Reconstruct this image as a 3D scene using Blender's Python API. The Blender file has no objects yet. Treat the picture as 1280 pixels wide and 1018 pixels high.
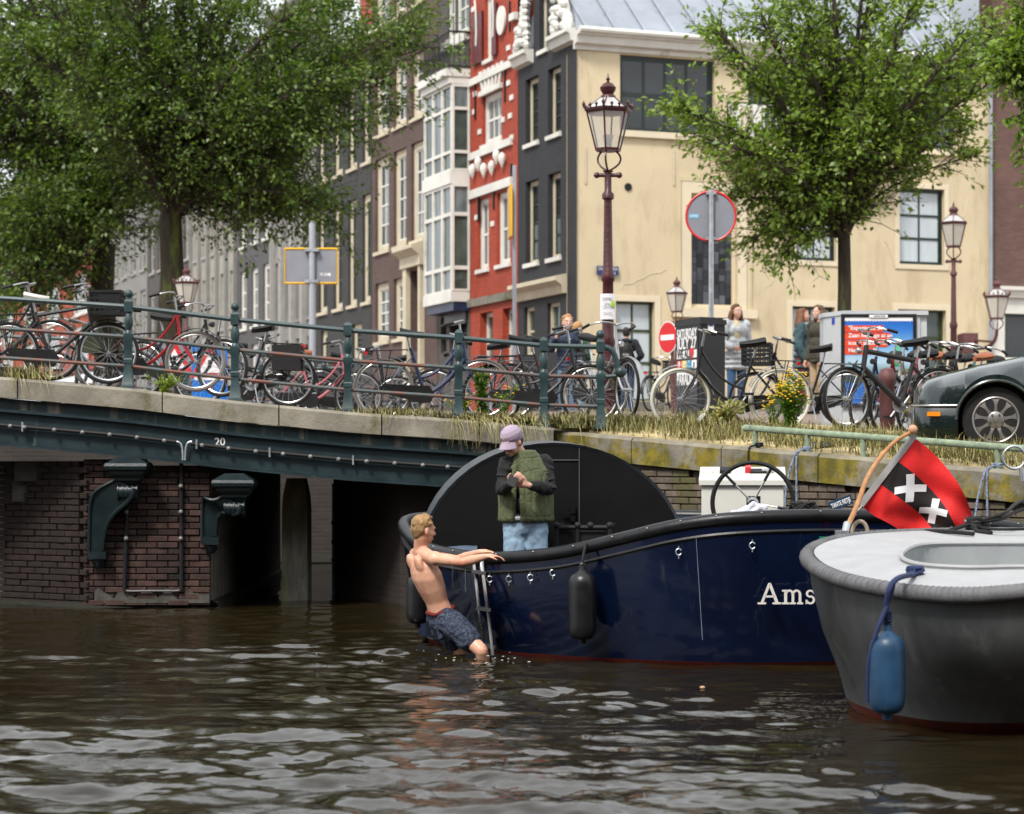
import bpy, math, random
import numpy as np
from mathutils import Vector, Matrix, Euler
random.seed(7)
R = math.radians
SC = bpy.context.scene
COL = SC.collection

# ------------------------------------------------------------------ camera, sky, sun, exposure
F, HY, HC = 2800.0, 580.0, 1.53          # focal length in photo pixels, horizon row, eye height over the water
cam = bpy.data.cameras.new('camera')
camo = bpy.data.objects.new('camera', cam); COL.objects.link(camo)
camo.location = (0, 0, HC); camo.rotation_euler = (R(90), 0, 0)
cam.sensor_width = 36; cam.lens = 36 * F / 1280; cam.shift_y = (HY - 509) / 1280
cam.clip_start = .1; cam.clip_end = 2000
cam.dof.use_dof = True; cam.dof.focus_distance = 18.2; cam.dof.aperture_fstop = 3.2
SC.camera = camo
world = bpy.data.worlds.new('World'); SC.world = world; world.use_nodes = True
wn = world.node_tree; wn.nodes.clear()
SUN_EL, SUN_AZ = R(52), R(200)            # high sun behind thin cloud, over the viewer's left shoulder
sky = wn.nodes.new('ShaderNodeTexSky'); sky.sky_type = 'NISHITA'; sky.sun_disc = False
sky.sun_elevation = SUN_EL; sky.sun_rotation = SUN_AZ; sky.dust_density = 4; sky.air_density = 1.0
hs = wn.nodes.new('ShaderNodeHueSaturation'); hs.inputs['Saturation'].default_value = .30
wn.links.new(sky.outputs[0], hs.inputs['Color'])
tc = wn.nodes.new('ShaderNodeTexCoord'); cl = wn.nodes.new('ShaderNodeTexNoise'); cl.inputs['Scale'].default_value = 3.0
cl.inputs['Detail'].default_value = 5
cr = wn.nodes.new('ShaderNodeValToRGB'); cr.color_ramp.elements[0].color = (5.6, 5.9, 6.3, 1); cr.color_ramp.elements[1].color = (9.6, 9.8, 10.0, 1)
cr.color_ramp.elements[0].position = .35; cr.color_ramp.elements[1].position = .68
wn.links.new(tc.outputs['Generated'], cl.inputs['Vector']); wn.links.new(cl.outputs[0], cr.inputs[0])
mxw = wn.nodes.new('ShaderNodeMix'); mxw.data_type = 'RGBA'; mxw.inputs[0].default_value = .72
wn.links.new(hs.outputs[0], mxw.inputs[6]); wn.links.new(cr.outputs[0], mxw.inputs[7])
bg = wn.nodes.new('ShaderNodeBackground'); bg.inputs[1].default_value = .128
wo = wn.nodes.new('ShaderNodeOutputWorld')
wn.links.new(mxw.outputs[2], bg.inputs[0]); wn.links.new(bg.outputs[0], wo.inputs[0])
sun = bpy.data.lights.new('sun', 'SUN'); sun.energy = 2.5; sun.angle = R(11); sun.color = (1, .96, .90)
suno = bpy.data.objects.new('sun', sun); COL.objects.link(suno)
# direction towards the sun
sd = Vector((-math.sin(R(28)) * math.cos(SUN_EL), -math.cos(R(28)) * math.cos(SUN_EL), math.sin(SUN_EL)))
suno.rotation_euler = sd.to_track_quat('Z', 'Y').to_euler()
sky.sun_rotation = math.atan2(sd.x, sd.y)
SC.view_settings.view_transform = 'Standard'; SC.view_settings.look = 'None'
SC.view_settings.exposure = 0.72; SC.view_settings.gamma = 1; SC.view_settings.use_curve_mapping = False
SC.cycles.max_bounces = 6; SC.cycles.diffuse_bounces = 3; SC.cycles.glossy_bounces = 3
SC.cycles.transmission_bounces = 4; SC.cycles.transparent_max_bounces = 8; SC.cycles.use_denoising = True
SC.cycles.caustics_reflective = False; SC.cycles.caustics_refractive = False

# ------------------------------------------------------------------ helpers
def P(px, py, D): return Vector(((px - 640) / F * D, D, HC - (py - HY) / F * D))
def X(px, D): return (px - 640) / F * D
def Z(py, D): return HC - (py - HY) / F * D
def tag(o, label=None, cat=None, group=None, kind=None):
    if label: o['label'] = label
    if cat: o['category'] = cat
    if group: o['group'] = group
    if kind: o['kind'] = kind
    return o
def empty(name, loc=(0, 0, 0), rz=0, label=None, cat=None, group=None, parent=None):
    o = bpy.data.objects.new(name, None); COL.objects.link(o); o.empty_display_size = .1
    o.location = loc; o.rotation_euler = (0, 0, rz)
    if parent: o.parent = parent
    return tag(o, label, cat, group)
def link(name, me, parent=None, loc=None, rot=None):
    o = bpy.data.objects.new(name, me); COL.objects.link(o)
    if parent: o.parent = parent
    if loc is not None: o.location = loc
    if rot is not None: o.rotation_euler = rot
    return o
def children(o): return [c for c in o.children]
def copy_tree(o, parent=None):
    c = o.copy(); COL.objects.link(c); c.parent = parent
    for ch in list(o.children): copy_tree(ch, c)
    return c

class MB:
    def __init__(s): s.v = []; s.f = []; s.m = []; s.mi = 0
    def add(s, vs, fs):
        n = len(s.v); s.v.extend([tuple(p) for p in vs]); s.f.extend([tuple(i + n for i in f) for f in fs]); s.m.extend([s.mi] * len(fs)); return s
    def box(s, c, d, rot=None, bev=0):
        x, y, z = d[0] / 2, d[1] / 2, d[2] / 2
        vs = [Vector((sx * x, sy * y, sz * z)) for sx in (-1, 1) for sy in (-1, 1) for sz in (-1, 1)]
        if rot is not None:
            M = rot if isinstance(rot, Matrix) else Euler(rot).to_matrix()
            vs = [M @ v for v in vs]
        c = Vector(c)
        return s.add([v + c for v in vs], [(0, 1, 3, 2), (4, 6, 7, 5), (0, 4, 5, 1), (2, 3, 7, 6), (0, 2, 6, 4), (1, 5, 7, 3)])
    def b2(s, a, b):   # box from two corners
        return s.box([(a[i] + b[i]) / 2 for i in range(3)], [abs(b[i] - a[i]) for i in range(3)])
    def tube(s, path, r, n=8, caps=True, closed=False):
        path = [Vector(p) for p in path]; k = len(path)
        rs = r if isinstance(r, (list, tuple)) else [r] * k
        prev = None; vs = []; fs = []
        for i, p in enumerate(path):
            if closed: t = (path[(i + 1) % k] - path[i - 1])
            else: t = path[min(i + 1, k - 1)] - path[max(i - 1, 0)]
            if t.length < 1e-9: t = Vector((0, 0, 1))
            t.normalize()
            if prev is None:
                a = Vector((0, 0, 1)) if abs(t.z) < .9 else Vector((1, 0, 0))
                u = t.cross(a).normalized()
            else:
                u = (prev - t * prev.dot(t))
                u = u.normalized() if u.length > 1e-6 else t.orthogonal().normalized()
            prev = u; w = t.cross(u)
            for j in range(n):
                an = 2 * math.pi * j / n
                vs.append(p + (u * math.cos(an) + w * math.sin(an)) * rs[i])
        for i in range(k if closed else k - 1):
            a = i * n; b = ((i + 1) % k) * n
            for j in range(n):
                fs.append((a + j, a + (j + 1) % n, b + (j + 1) % n, b + j))
        if caps and not closed:
            fs.append(tuple(range(n - 1, -1, -1))); fs.append(tuple((k - 1) * n + j for j in range(n)))
        return s.add(vs, fs)
    def cyl(s, a, b, r1, r2=None, n=12): return s.tube([a, b], [r1, r1 if r2 is None else r2], n)
    def lathe(s, prof, c=(0, 0, 0), n=16, M=None, sx=1, sy=1, off=0):
        vs = []; fs = []; k = len(prof); c = Vector(c)
        for r, z in prof:
            for j in range(n):
                an = 2 * math.pi * (j + off) / n
                v = Vector((r * math.cos(an) * sx, r * math.sin(an) * sy, z))
                if M: v = M @ v
                vs.append(v + c)
        for i in range(k - 1):
            for j in range(n):
                fs.append((i * n + j, i * n + (j + 1) % n, (i + 1) * n + (j + 1) % n, (i + 1) * n + j))
        fs.append(tuple(range(n - 1, -1, -1))); fs.append(tuple((k - 1) * n + j for j in range(n)))
        return s.add(vs, fs)
    def ball(s, c, r, n=10, M=None):
        rr = r if isinstance(r, (list, tuple)) else (r, r, r)
        c = Vector(c); vs = [Vector((0, 0, -1))]; fs = []
        k = max(4, n // 2)
        for i in range(1, k):
            t = math.pi * i / k
            for j in range(n):
                a = 2 * math.pi * j / n
                vs.append(Vector((math.sin(t) * math.cos(a), math.sin(t) * math.sin(a), -math.cos(t))))
        vs.append(Vector((0, 0, 1)))
        for j in range(n):
            fs.append((0, 1 + (j + 1) % n, 1 + j))
            e = len(vs) - 1; b = 1 + (k - 2) * n
            fs.append((e, b + j, b + (j + 1) % n))
        for i in range(k - 2):
            for j in range(n):
                a = 1 + i * n; b = a + n
                fs.append((a + j, a + (j + 1) % n, b + (j + 1) % n, b + j))
        out = []
        for v in vs:
            v = Vector((v.x * rr[0], v.y * rr[1], v.z * rr[2]))
            if M: v = M @ v
            out.append(v + c)
        return s.add(out, fs)
    def prism(s, poly, d, to3=lambda a, b, c: (a, c, b)):   # polygon (a,b) extruded over c in d=(c0,c1)
        n = len(poly)
        vs = [to3(a, b, d[0]) for a, b in poly] + [to3(a, b, d[1]) for a, b in poly]
        fs = [tuple(range(n)), tuple(range(2 * n - 1, n - 1, -1))] + [(i, i + n, (i + 1) % n + n, (i + 1) % n) for i in range(n)]
        return s.add(vs, fs)
    def grid(s, rows):
        k = len(rows[0]); vs = [p for r in rows for p in r]
        fs = [(i * k + j, i * k + j + 1, (i + 1) * k + j + 1, (i + 1) * k + j) for i in range(len(rows) - 1) for j in range(k - 1)]
        return s.add(vs, fs)
    def mesh(s, name, mat, smooth=True, ang=38, fix=True):
        me = bpy.data.meshes.new(name); me.from_pydata(s.v, [], s.f)
        for m in (mat if isinstance(mat, (list, tuple)) else [mat]): me.materials.append(m)
        if max(s.m, default=0) > 0: me.polygons.foreach_set('material_index', s.m)
        if fix and len(s.f) < 60000:
            import bmesh
            bm = bmesh.new(); bm.from_mesh(me); bmesh.ops.recalc_face_normals(bm, faces=bm.faces); bm.to_mesh(me); bm.free()
        if smooth:
            me.shade_smooth(); me.set_sharp_from_angle(angle=R(ang))
        me.update(); return me
    def build(s, name, mat, parent=None, smooth=True, ang=38, fix=True, loc=None, rot=None):
        return link(name, s.mesh(name, mat, smooth, ang, fix), parent, loc, rot)

def bezier(pts, n=12):
    pts = [Vector(p) for p in pts]; out = []
    for i in range(n + 1):
        t = i / n; q = list(pts)
        while len(q) > 1: q = [q[k].lerp(q[k + 1], t) for k in range(len(q) - 1)]
        out.append(q[0])
    return out
def spline(pts, n=6):
    pts = [Vector(p) for p in pts]; out = []
    for i in range(len(pts) - 1):
        p0 = pts[max(i - 1, 0)]; p1 = pts[i]; p2 = pts[i + 1]; p3 = pts[min(i + 2, len(pts) - 1)]
        for k in range(n):
            t = k / n
            out.append(.5 * ((2 * p1) + (p2 - p0) * t + (2 * p0 - 5 * p1 + 4 * p2 - p3) * t * t + (3 * p1 - p0 - 3 * p2 + p3) * t ** 3))
    out.append(pts[-1]); return out

# voxel-merged organic surfaces
TMP = bpy.data.scenes.new('tmp')
WT = {}
def wrinkle_tex(s):
    if s not in WT:
        t = bpy.data.textures.new('wrinkles', 'MUSGRAVE') if False else bpy.data.textures.new('wrinkles', 'CLOUDS'); t.noise_scale = s; t.noise_depth = 2; WT[s] = t
    return WT[s]
def evaluated(me, mods):
    o = bpy.data.objects.new('t', me); TMP.collection.objects.link(o)
    for typ, kw in mods:
        m = o.modifiers.new('m', typ)
        for k, v in kw.items(): setattr(m, k, v)
    vl = TMP.view_layers[0]; vl.update(); dg = vl.depsgraph
    out = bpy.data.meshes.new_from_object(o.evaluated_get(dg))
    bpy.data.objects.remove(o); return out
def blob(prims, mat, voxel=.012, smooth=4, name='body', factor=.6, wr=0, ws=.09):
    mb = MB()
    for p in prims:
        if p[0] == 'c':
            a, b, r1, r2 = Vector(p[1]), Vector(p[2]), p[3], p[4]
            sq = p[5] if len(p) > 5 else None
            L = (b - a).length; n = max(2, int(L / (min(r1, r2) * .5)) + 1)
            for i in range(n + 1):
                t = i / n
                mb.ball(a.lerp(b, t), r1 + (r2 - r1) * t, 10)
            mb.cyl(a, b, r1, r2, 12)
        else:
            mb.ball(p[1], p[2], 14, p[3] if len(p) > 3 else None)
    me = bpy.data.meshes.new('raw'); me.from_pydata(mb.v, [], mb.f)
    import bmesh
    bm = bmesh.new(); bm.from_mesh(me); bmesh.ops.recalc_face_normals(bm, faces=bm.faces); bm.to_mesh(me); bm.free()
    out = evaluated(me, [('REMESH', dict(mode='VOXEL', voxel_size=voxel)), ('SMOOTH', dict(factor=factor, iterations=smooth))] + ([('DISPLACE', dict(texture=wrinkle_tex(ws), strength=wr, mid_level=.5))] if wr else []))
    out.name = name; out.materials.clear(); out.materials.append(mat); out.shade_smooth()
    return out

# ------------------------------------------------------------------ materials
def hx(h, k=1.0):
    h = h.lstrip('#'); out = []
    for i in (0, 2, 4):
        v = int(h[i:i + 2], 16) / 255
        out.append((v / 12.92 if v <= .04045 else ((v + .055) / 1.055) ** 2.4) * k)
    return tuple(out)
MC = {}
def mat(name, col, rough=.6, metal=0, var=.25, vscale=3.0, bump=.0, bscale=40, spec=.5, coat=0, col2=None, rnd=0, obj=False, stain=None, stretch=(1, 1, 1), emit=0, trans=0, ior=1.45, dark=None):
    """principled, colour varied by noise (world position), optional second colour, per-object variation, fine bump, streaks"""
    if name in MC: return MC[name]
    m = bpy.data.materials.new(name); m.use_nodes = True; nt = m.node_tree; N = nt.nodes; L = nt.links
    b = N['Principled BSDF']
    if isinstance(col, str): col = hx(col)
    if isinstance(col2, str): col2 = hx(col2)
    b.inputs['Roughness'].default_value = rough; b.inputs['Metallic'].default_value = metal
    b.inputs['Specular IOR Level'].default_value = spec; b.inputs['Coat Weight'].default_value = coat; b.inputs['Coat Roughness'].default_value = .06
    b.inputs['IOR'].default_value = ior
    if trans: b.inputs['Transmission Weight'].default_value = trans
    if obj:
        src = N.new('ShaderNodeTexCoord').outputs['Object']
    else:
        src = N.new('ShaderNodeNewGeometry').outputs['Position']
    mp = N.new('ShaderNodeMapping'); mp.inputs['Scale'].default_value = stretch; L.new(src, mp.inputs[0]); src = mp.outputs[0]
    no = N.new('ShaderNodeTexNoise'); no.inputs['Scale'].default_value = vscale; no.inputs['Detail'].default_value = 6; no.inputs['Roughness'].default_value = .62
    L.new(src, no.inputs['Vector'])
    rp = N.new('ShaderNodeValToRGB'); rp.color_ramp.elements[0].position = .32; rp.color_ramp.elements[1].position = .68
    if col2 is None: col2 = tuple(c * (1 + var) for c in col); c1 = tuple(c * (1 - var) for c in col)
    else: c1 = col
    rp.color_ramp.elements[0].color = (*c1, 1); rp.color_ramp.elements[1].color = (*col2, 1)
    L.new(no.outputs[0], rp.inputs[0]); out = rp.outputs[0]
    if rnd:
        oi = N.new('ShaderNodeObjectInfo'); mr = N.new('ShaderNodeMapRange')
        mr.inputs['To Min'].default_value = 1 - rnd; mr.inputs['To Max'].default_value = 1 + rnd
        L.new(oi.outputs['Random'], mr.inputs['Value'])
        vm = N.new('ShaderNodeVectorMath'); vm.operation = 'SCALE'; L.new(out, vm.inputs[0]); L.new(mr.outputs[0], vm.inputs['Scale']); out = vm.outputs[0]
    if stain:   # (colour, scale, threshold, stretchxyz)
        sc, ss, th, st = stain
        if isinstance(sc, str): sc = hx(sc)
        mp2 = N.new('ShaderNodeMapping'); mp2.inputs['Scale'].default_value = st; L.new(src, mp2.inputs[0])
        n2 = N.new('ShaderNodeTexNoise'); n2.inputs['Scale'].default_value = ss; n2.inputs['Detail'].default_value = 8; n2.inputs['Roughness'].default_value = .7
        L.new(mp2.outputs[0], n2.inputs['Vector'])
        r2 = N.new('ShaderNodeValToRGB'); r2.color_ramp.elements[0].position = th; r2.color_ramp.elements[1].position = min(1, th + .13)
        L.new(n2.outputs[0], r2.inputs[0])
        mx = N.new('ShaderNodeMix'); mx.data_type = 'RGBA'; L.new(r2.outputs[0], mx.inputs[0]); L.new(out, mx.inputs[6]); mx.inputs[7].default_value = (*sc, 1); out = mx.outputs[2]
    L.new(out, b.inputs['Base Color'])
    if bump:
        n3 = N.new('ShaderNodeTexNoise'); n3.inputs['Scale'].default_value = bscale; n3.inputs['Detail'].default_value = 5; L.new(src, n3.inputs['Vector'])
        bp = N.new('ShaderNodeBump'); bp.inputs['Strength'].default_value = bump; bp.inputs['Distance'].default_value = .01
        L.new(n3.outputs[0], bp.inputs['Height']); L.new(bp.outputs[0], b.inputs['Normal'])
    if rough < .95 and rough > .08:
        mr = N.new('ShaderNodeMapRange'); mr.inputs['To Min'].default_value = max(0, rough - .08); mr.inputs['To Max'].default_value = min(1, rough + .1)
        L.new(no.outputs[0], mr.inputs['Value']); L.new(mr.outputs[0], b.inputs['Roughness'])
    MC[name] = m; return m
def brickmat(name, c1, c2, mortar, bw=.22, bh=.065, rough=.8, ms=.012):
    if name in MC: return MC[name]
    m = bpy.data.materials.new(name); m.use_nodes = True; nt = m.node_tree; N = nt.nodes; L = nt.links; b = N['Principled BSDF']
    b.inputs['Roughness'].default_value = rough
    t = N.new('ShaderNodeTexCoord'); sp = N.new('ShaderNodeSeparateXYZ'); cb = N.new('ShaderNodeCombineXYZ')
    ad = N.new('ShaderNodeMath'); L.new(t.outputs['Object'], sp.inputs[0]); L.new(sp.outputs[0], ad.inputs[0]); L.new(sp.outputs[1], ad.inputs[1])
    L.new(ad.outputs[0], cb.inputs[0]); L.new(sp.outputs[2], cb.inputs[1])
    br = N.new('ShaderNodeTexBrick'); L.new(cb.outputs[0], br.inputs['Vector'])
    br.inputs['Scale'].default_value = 1; br.inputs['Brick Width'].default_value = bw; br.inputs['Row Height'].default_value = bh; br.inputs['Mortar Size'].default_value = ms
    br.inputs['Color1'].default_value = (*hx(c1), 1); br.inputs['Color2'].default_value = (*hx(c2), 1); br.inputs['Mortar'].default_value = (*hx(mortar), 1)
    no = N.new('ShaderNodeTexNoise'); no.inputs['Scale'].default_value = 1.3; no.inputs['Detail'].default_value = 7; L.new(t.outputs['Object'], no.inputs['Vector'])
    mr = N.new('ShaderNodeMapRange'); mr.inputs['To Min'].default_value = .65; mr.inputs['To Max'].default_value = 1.35; L.new(no.outputs[0], mr.inputs['Value'])
    vm = N.new('ShaderNodeVectorMath'); vm.operation = 'SCALE'; L.new(br.outputs[0], vm.inputs[0]); L.new(mr.outputs[0], vm.inputs['Scale']); L.new(vm.outputs[0], b.inputs['Base Color'])
    bp = N.new('ShaderNodeBump'); bp.inputs['Strength'].default_value = .5; bp.inputs['Distance'].default_value = .01; L.new(br.outputs['Fac'], bp.inputs['Height']); bp.invert = True; L.new(bp.outputs[0], b.inputs['Normal'])
    MC[name] = m; return m

M_white = mat('white_paint', (.62, .61, .56), .5, var=.1, vscale=1.5, stain=((.36, .34, .28), 3, .6, (1, 1, .3)))
M_cream = mat('cream_render', (.56, .47, .31), .85, var=.07, vscale=.5, bump=.2, bscale=14, stain=((.46, .375, .24), 1.1, .52, (1.3, 1.3, .4)))
M_creamtrim = mat('cream_trim', (.62, .54, .39), .7, var=.06, vscale=1, bump=.1)
M_sand = mat('sandstone_frame', (.52, .46, .34), .7, var=.1, vscale=2)
M_stone = mat('grey_stone', (.17, .155, .125), .9, var=.3, vscale=2.5, bump=.5, bscale=30, rnd=.1, stain=((.07, .075, .03), 1.3, .52, (1, 1, 1.5)))
M_bluestone = mat('lichen_coping', (.21, .19, .15), .9, var=.3, vscale=3, bump=.5, bscale=35, rnd=.1, stain=((.085, .08, .03), 1.6, .55, (1, 1, 1)))
M_green = mat('bridge_green', (.011, .024, .029), .42, var=.3, vscale=4, bump=.15, bscale=25, stain=('#6f726c', 5, .62, (1.4, 1.4, .14)))
M_greenrail = mat('rail_green', (.022, .045, .048), .4, var=.25, vscale=8, bump=.1, stain=('#5a2c1a', 6, .64, (1, 1, 1)))
M_rustrail = mat('rail_rust', (.05, .07, .07), .55, var=.3, vscale=8, bump=.25, stain=('#6a3a28', 5, .46, (1, 1, 1)))
M_blk = mat('black_paint', (.007, .007, .0075), .4, var=.3, vscale=6)
M_blkrough = mat('black_plastic', (.009, .009, .0095), .6, var=.3, vscale=6, bump=.1, spec=.35)
M_rubber = mat('tyre_rubber', (.013, .013, .013), .75, var=.3, vscale=10, spec=.3)
M_chrome = mat('chrome', (.42, .42, .41), .28, 1, var=.15, vscale=10)
M_steel = mat('galvanised', (.42, .44, .46), .42, .85, var=.2, vscale=8, bump=.1, bscale=60)
M_maroon = mat('lamp_maroon', (.055, .012, .014), .35, var=.4, vscale=9, bump=.5, bscale=30, stain=((.25, .2, .18), 9, .72, (1, 1, 1)))
M_maroon2 = mat('lamp_maroon_dusty', (.10, .04, .04), .6, var=.3, vscale=9, bump=.4, bscale=30)
M_glassy = mat('dark_glass', (.02, .024, .026), .06, var=.4, vscale=.8, spec=.7)
M_glassg = mat('green_glass', (.05, .07, .06), .08, var=.5, vscale=.9, spec=.7)
M_curtain = mat('curtained_glass', (.44, .49, .52), .15, var=.12, vscale=.9, spec=.6, stretch=(3, 3, .6))
M_curtdark = mat('net_curtain_glass', (.13, .155, .16), .12, var=.35, vscale=1.6, spec=.7, stretch=(4, 4, .3))
M_clear = mat('clear_glass', (.9, .92, .9), .03, var=.02, trans=1.0, spec=.5)
# ------------------------------------------------------------------ ground, water, sheets
BX = [(-16, 2.62), (-9, 2.60), (-5.5, 2.455), (-4.1, 2.335), (-2.9, 2.19), (-1.75, 2.08), (-.57, 2.0), (.43, 1.91), (1.2, 1.9)]
def B(x):
    for (a, za), (b, zb) in zip(BX, BX[1:]):
        if x <= b: return za + (zb - za) * max(0, (x - a)) / (b - a)
    return BX[-1][1]
def G(y): return 1.46 + .0956 * (y - 19.5) if y < 26 else 2.08 + .0258 * (y - 26)
def QX(y): return .43 + .896 * (24 - y)          # quay edge: x for a distance y
def ground_z(x, y):
    zb = B(x); zg = G(y)
    if y < 24: return zg
    t = min(1, max(0, (x + 1.0) / 2.5)); t = t * t * (3 - 2 * t)
    k = min(1, max(0, (y - 33) / 6))             # behind the bridge the street level takes over
    zb = zb * (1 - k) + max(zg, 2.4) * k
    zg -= .07 * min(4, max(0, x - 1.5)) * min(1, (y - 24) / 2) * (1 - min(1, max(0, (y - 31) / 12)))
    return zb * (1 - t) + zg * t
M_pave = brickmat('street_clinker', '#6f5a50', '#8a7468', '#5a5048', .2, .1, .9, .01)
def pavemat():
    m = bpy.data.materials.new('clinker_paving'); m.use_nodes = True; nt = m.node_tree; N = nt.nodes; L = nt.links; b = N['Principled BSDF']
    b.inputs['Roughness'].default_value = .85
    g = N.new('ShaderNodeNewGeometry'); br = N.new('ShaderNodeTexBrick'); L.new(g.outputs['Position'], br.inputs['Vector'])
    br.inputs['Scale'].default_value = 1; br.inputs['Brick Width'].default_value = .2; br.inputs['Row Height'].default_value = .1; br.inputs['Mortar Size'].default_value = .008
    br.inputs['Color1'].default_value = (.20, .145, .12, 1); br.inputs['Color2'].default_value = (.27, .20, .17, 1); br.inputs['Mortar'].default_value = (.10, .09, .07, 1)
    L.new(br.outputs[0], b.inputs['Base Color']); bp = N.new('ShaderNodeBump'); bp.invert = True; bp.inputs['Strength'].default_value = .5; bp.inputs['Distance'].default_value = .006
    L.new(br.outputs['Fac'], bp.inputs['Height']); L.new(bp.outputs[0], b.inputs['Normal']); return m
M_clink = pavemat()
M_earth = mat('dry_earth', (.46, .37, .20), .95, var=.3, vscale=2.5, bump=.7, bscale=14)
# street: from the quay edge inland; the bridge deck
mb = MB()
ys = [19.0 - 2 * k for k in range(9, 0, -1)] + [19, 20, 21, 22, 23, 24]
rows = []
for y in ys: rows.append([(QX(y) + .25 + (45 - QX(y)) * t, y, max(.9, G(y)) - .02) for t in (0, .02, .05, .1, .2, .4, 1)])
mb.grid(rows)
rows = []
for y in [24.02 + .5 * k for k in range(17)] + [32.3, 34.8] + [36 + 2 * k for k in range(30)] + [100, 140, 220, 400]:
    rows.append([(x, y, ground_z(x, y) - .02) for x in [-120, -60, -30, -20] + [-16 + .6 * k for k in range(50)] + [16, 25, 60, 120]])
mb.grid(rows[:18]); mb.grid([r[:10] for r in rows[17:19]]); mb.grid([r[32:] for r in rows[17:19]]); mb.grid(rows[18:])
tag(mb.build('street', M_clink, smooth=False), kind='structure')
mb = MB(); rows = []
for k in range(25):
    y = 13 + k * .5
    rows.append([(QX(y) + .35 + w, y + .0, max(.95, G(y)) + (.01 if w > -.11 else -.2) + .035 * math.sin(y * 7 + w * 5) * (1 if 0 < w < 3.0 else 0)) for w in (-.12, -.1, .3, .7, 1.2, 1.8, 2.4, 3.1)])
mb.grid(rows)
tag(mb.build('verge', M_earth), kind='structure')
mb = MB(); mb.grid([[(x, y, -1.6) for x in (-150, 150)] for y in (-80, 400)])
tag(mb.build('canal_bed', mat('mud', (.05, .04, .025), .95)), kind='structure')

# water
def water():
    rng = np.random.default_rng(3)
    t = np.concatenate([np.linspace(-3, -.34, 26)[:-1], np.linspace(-.34, .34, 460), np.linspace(.34, 3, 26)[1:]])
    D = np.concatenate([np.linspace(-40, 4, 30)[:-1], np.exp(np.linspace(math.log(4), math.log(9.2), 60))[:-1], np.exp(np.linspace(math.log(9.2), math.log(24), 520))[:-1], np.exp(np.linspace(math.log(24), math.log(42), 60))])
    DD, TT = np.meshgrid(D, t, indexing='ij')
    XX = TT * np.maximum(DD, 6 + 0 * DD) ; YY = DD
    ZZ = np.zeros_like(XX)
    for i in range(80):
        lam = float(np.exp(rng.uniform(math.log(.075), math.log(1.1))))
        ang = rng.normal(math.pi / 2 + .1, .62)
        k = 2 * math.pi / lam
        slope = .024 * (1 if lam < 1 else .75) * (lam / .5) ** .12
        ph = rng.uniform(0, 6.28)
        w = XX * math.cos(ang) + YY * math.sin(ang)
        warp = .25 * np.sin(XX * .9 + i) + .2 * np.sin(YY * .7 + 2 * i)
        amp = slope / k * (0.75 + .45 * np.sin(XX * .55 + i * 1.3 + YY * .33))
        sp = np.minimum(DD * .0016 * 1.5, .2); fade = np.clip((lam / np.maximum(DD, 4) * 190 - .5) / 1.5, 0, 1)
        ZZ += amp * np.sin(k * w + ph + warp * k * .25) * fade
    calm = .66 + .50 / (1 + np.exp((DD - 12.2) / .7)) + .25 * np.exp(-((XX + .8) ** 2 + (YY - 16.6) ** 2) / 2.0)
    calm = calm * (1 + .55 * np.sin(XX * .8 + 1.5 * np.sin(YY * .5)) * np.sin(YY * .9 + .6))
    ZZ *= calm
    r = np.hypot(XX - X(588, 17.4), YY - 17.4)
    ZZ += .017 * np.exp(-r * 1.5) * np.sin(r * 26 + 2 * np.sin(XX * 3) + 1.5 * np.sin(YY * 4))
    n, m = XX.shape
    me = bpy.data.meshes.new('water')
    co = np.stack([XX, YY, ZZ], -1).reshape(-1, 3)
    idx = np.arange(n * m).reshape(n, m)
    q = np.stack([idx[:-1, :-1], idx[:-1, 1:], idx[1:, 1:], idx[1:, :-1]], -1).reshape(-1, 4)
    me.vertices.add(n * m); me.vertices.foreach_set('co', co.ravel().astype(np.float32))
    me.loops.add(q.size); me.loops.foreach_set('vertex_index', q.ravel().astype(np.int32))
    me.polygons.add(len(q)); me.polygons.foreach_set('loop_start', np.arange(0, q.size, 4, dtype=np.int32))
    me.update(calc_edges=True); me.shade_smooth()
    m_ = bpy.data.materials.new('canal_water'); m_.use_nodes = True; nt = m_.node_tree; N = nt.nodes; L = nt.links; b = N['Principled BSDF']
    b.inputs['Base Color'].default_value = (.015, .011, .0045, 1); b.inputs['Roughness'].default_value = .035; b.inputs['IOR'].default_value = 1.333
    g = N.new('ShaderNodeNewGeometry'); mp = N.new('ShaderNodeMapping'); mp.inputs['Scale'].default_value = (1, 2.4, 1); L.new(g.outputs['Position'], mp.inputs[0])
    n1 = N.new('ShaderNodeTexNoise'); n1.inputs['Scale'].default_value = 13; n1.inputs['Detail'].default_value = 3; L.new(mp.outputs[0], n1.inputs['Vector'])
    n2 = N.new('ShaderNodeTexNoise'); n2.inputs['Scale'].default_value = 1.1; n2.inputs['Detail'].default_value = 3; L.new(mp.outputs[0], n2.inputs['Vector'])
    r2 = N.new('ShaderNodeMapRange'); r2.inputs['From Min'].default_value = .45; r2.inputs['From Max'].default_value = .7; r2.inputs['To Min'].default_value = .05; r2.inputs['To Max'].default_value = .5; L.new(n2.outputs[0], r2.inputs['Value'])
    bp = N.new('ShaderNodeBump'); bp.inputs['Distance'].default_value = .012; L.new(n1.outputs[0], bp.inputs['Height']); L.new(r2.outputs[0], bp.inputs['Strength']); L.new(bp.outputs[0], b.inputs['Normal'])
    me.materials.append(m_)
    tag(link('water', me), kind='structure')
water()

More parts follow.
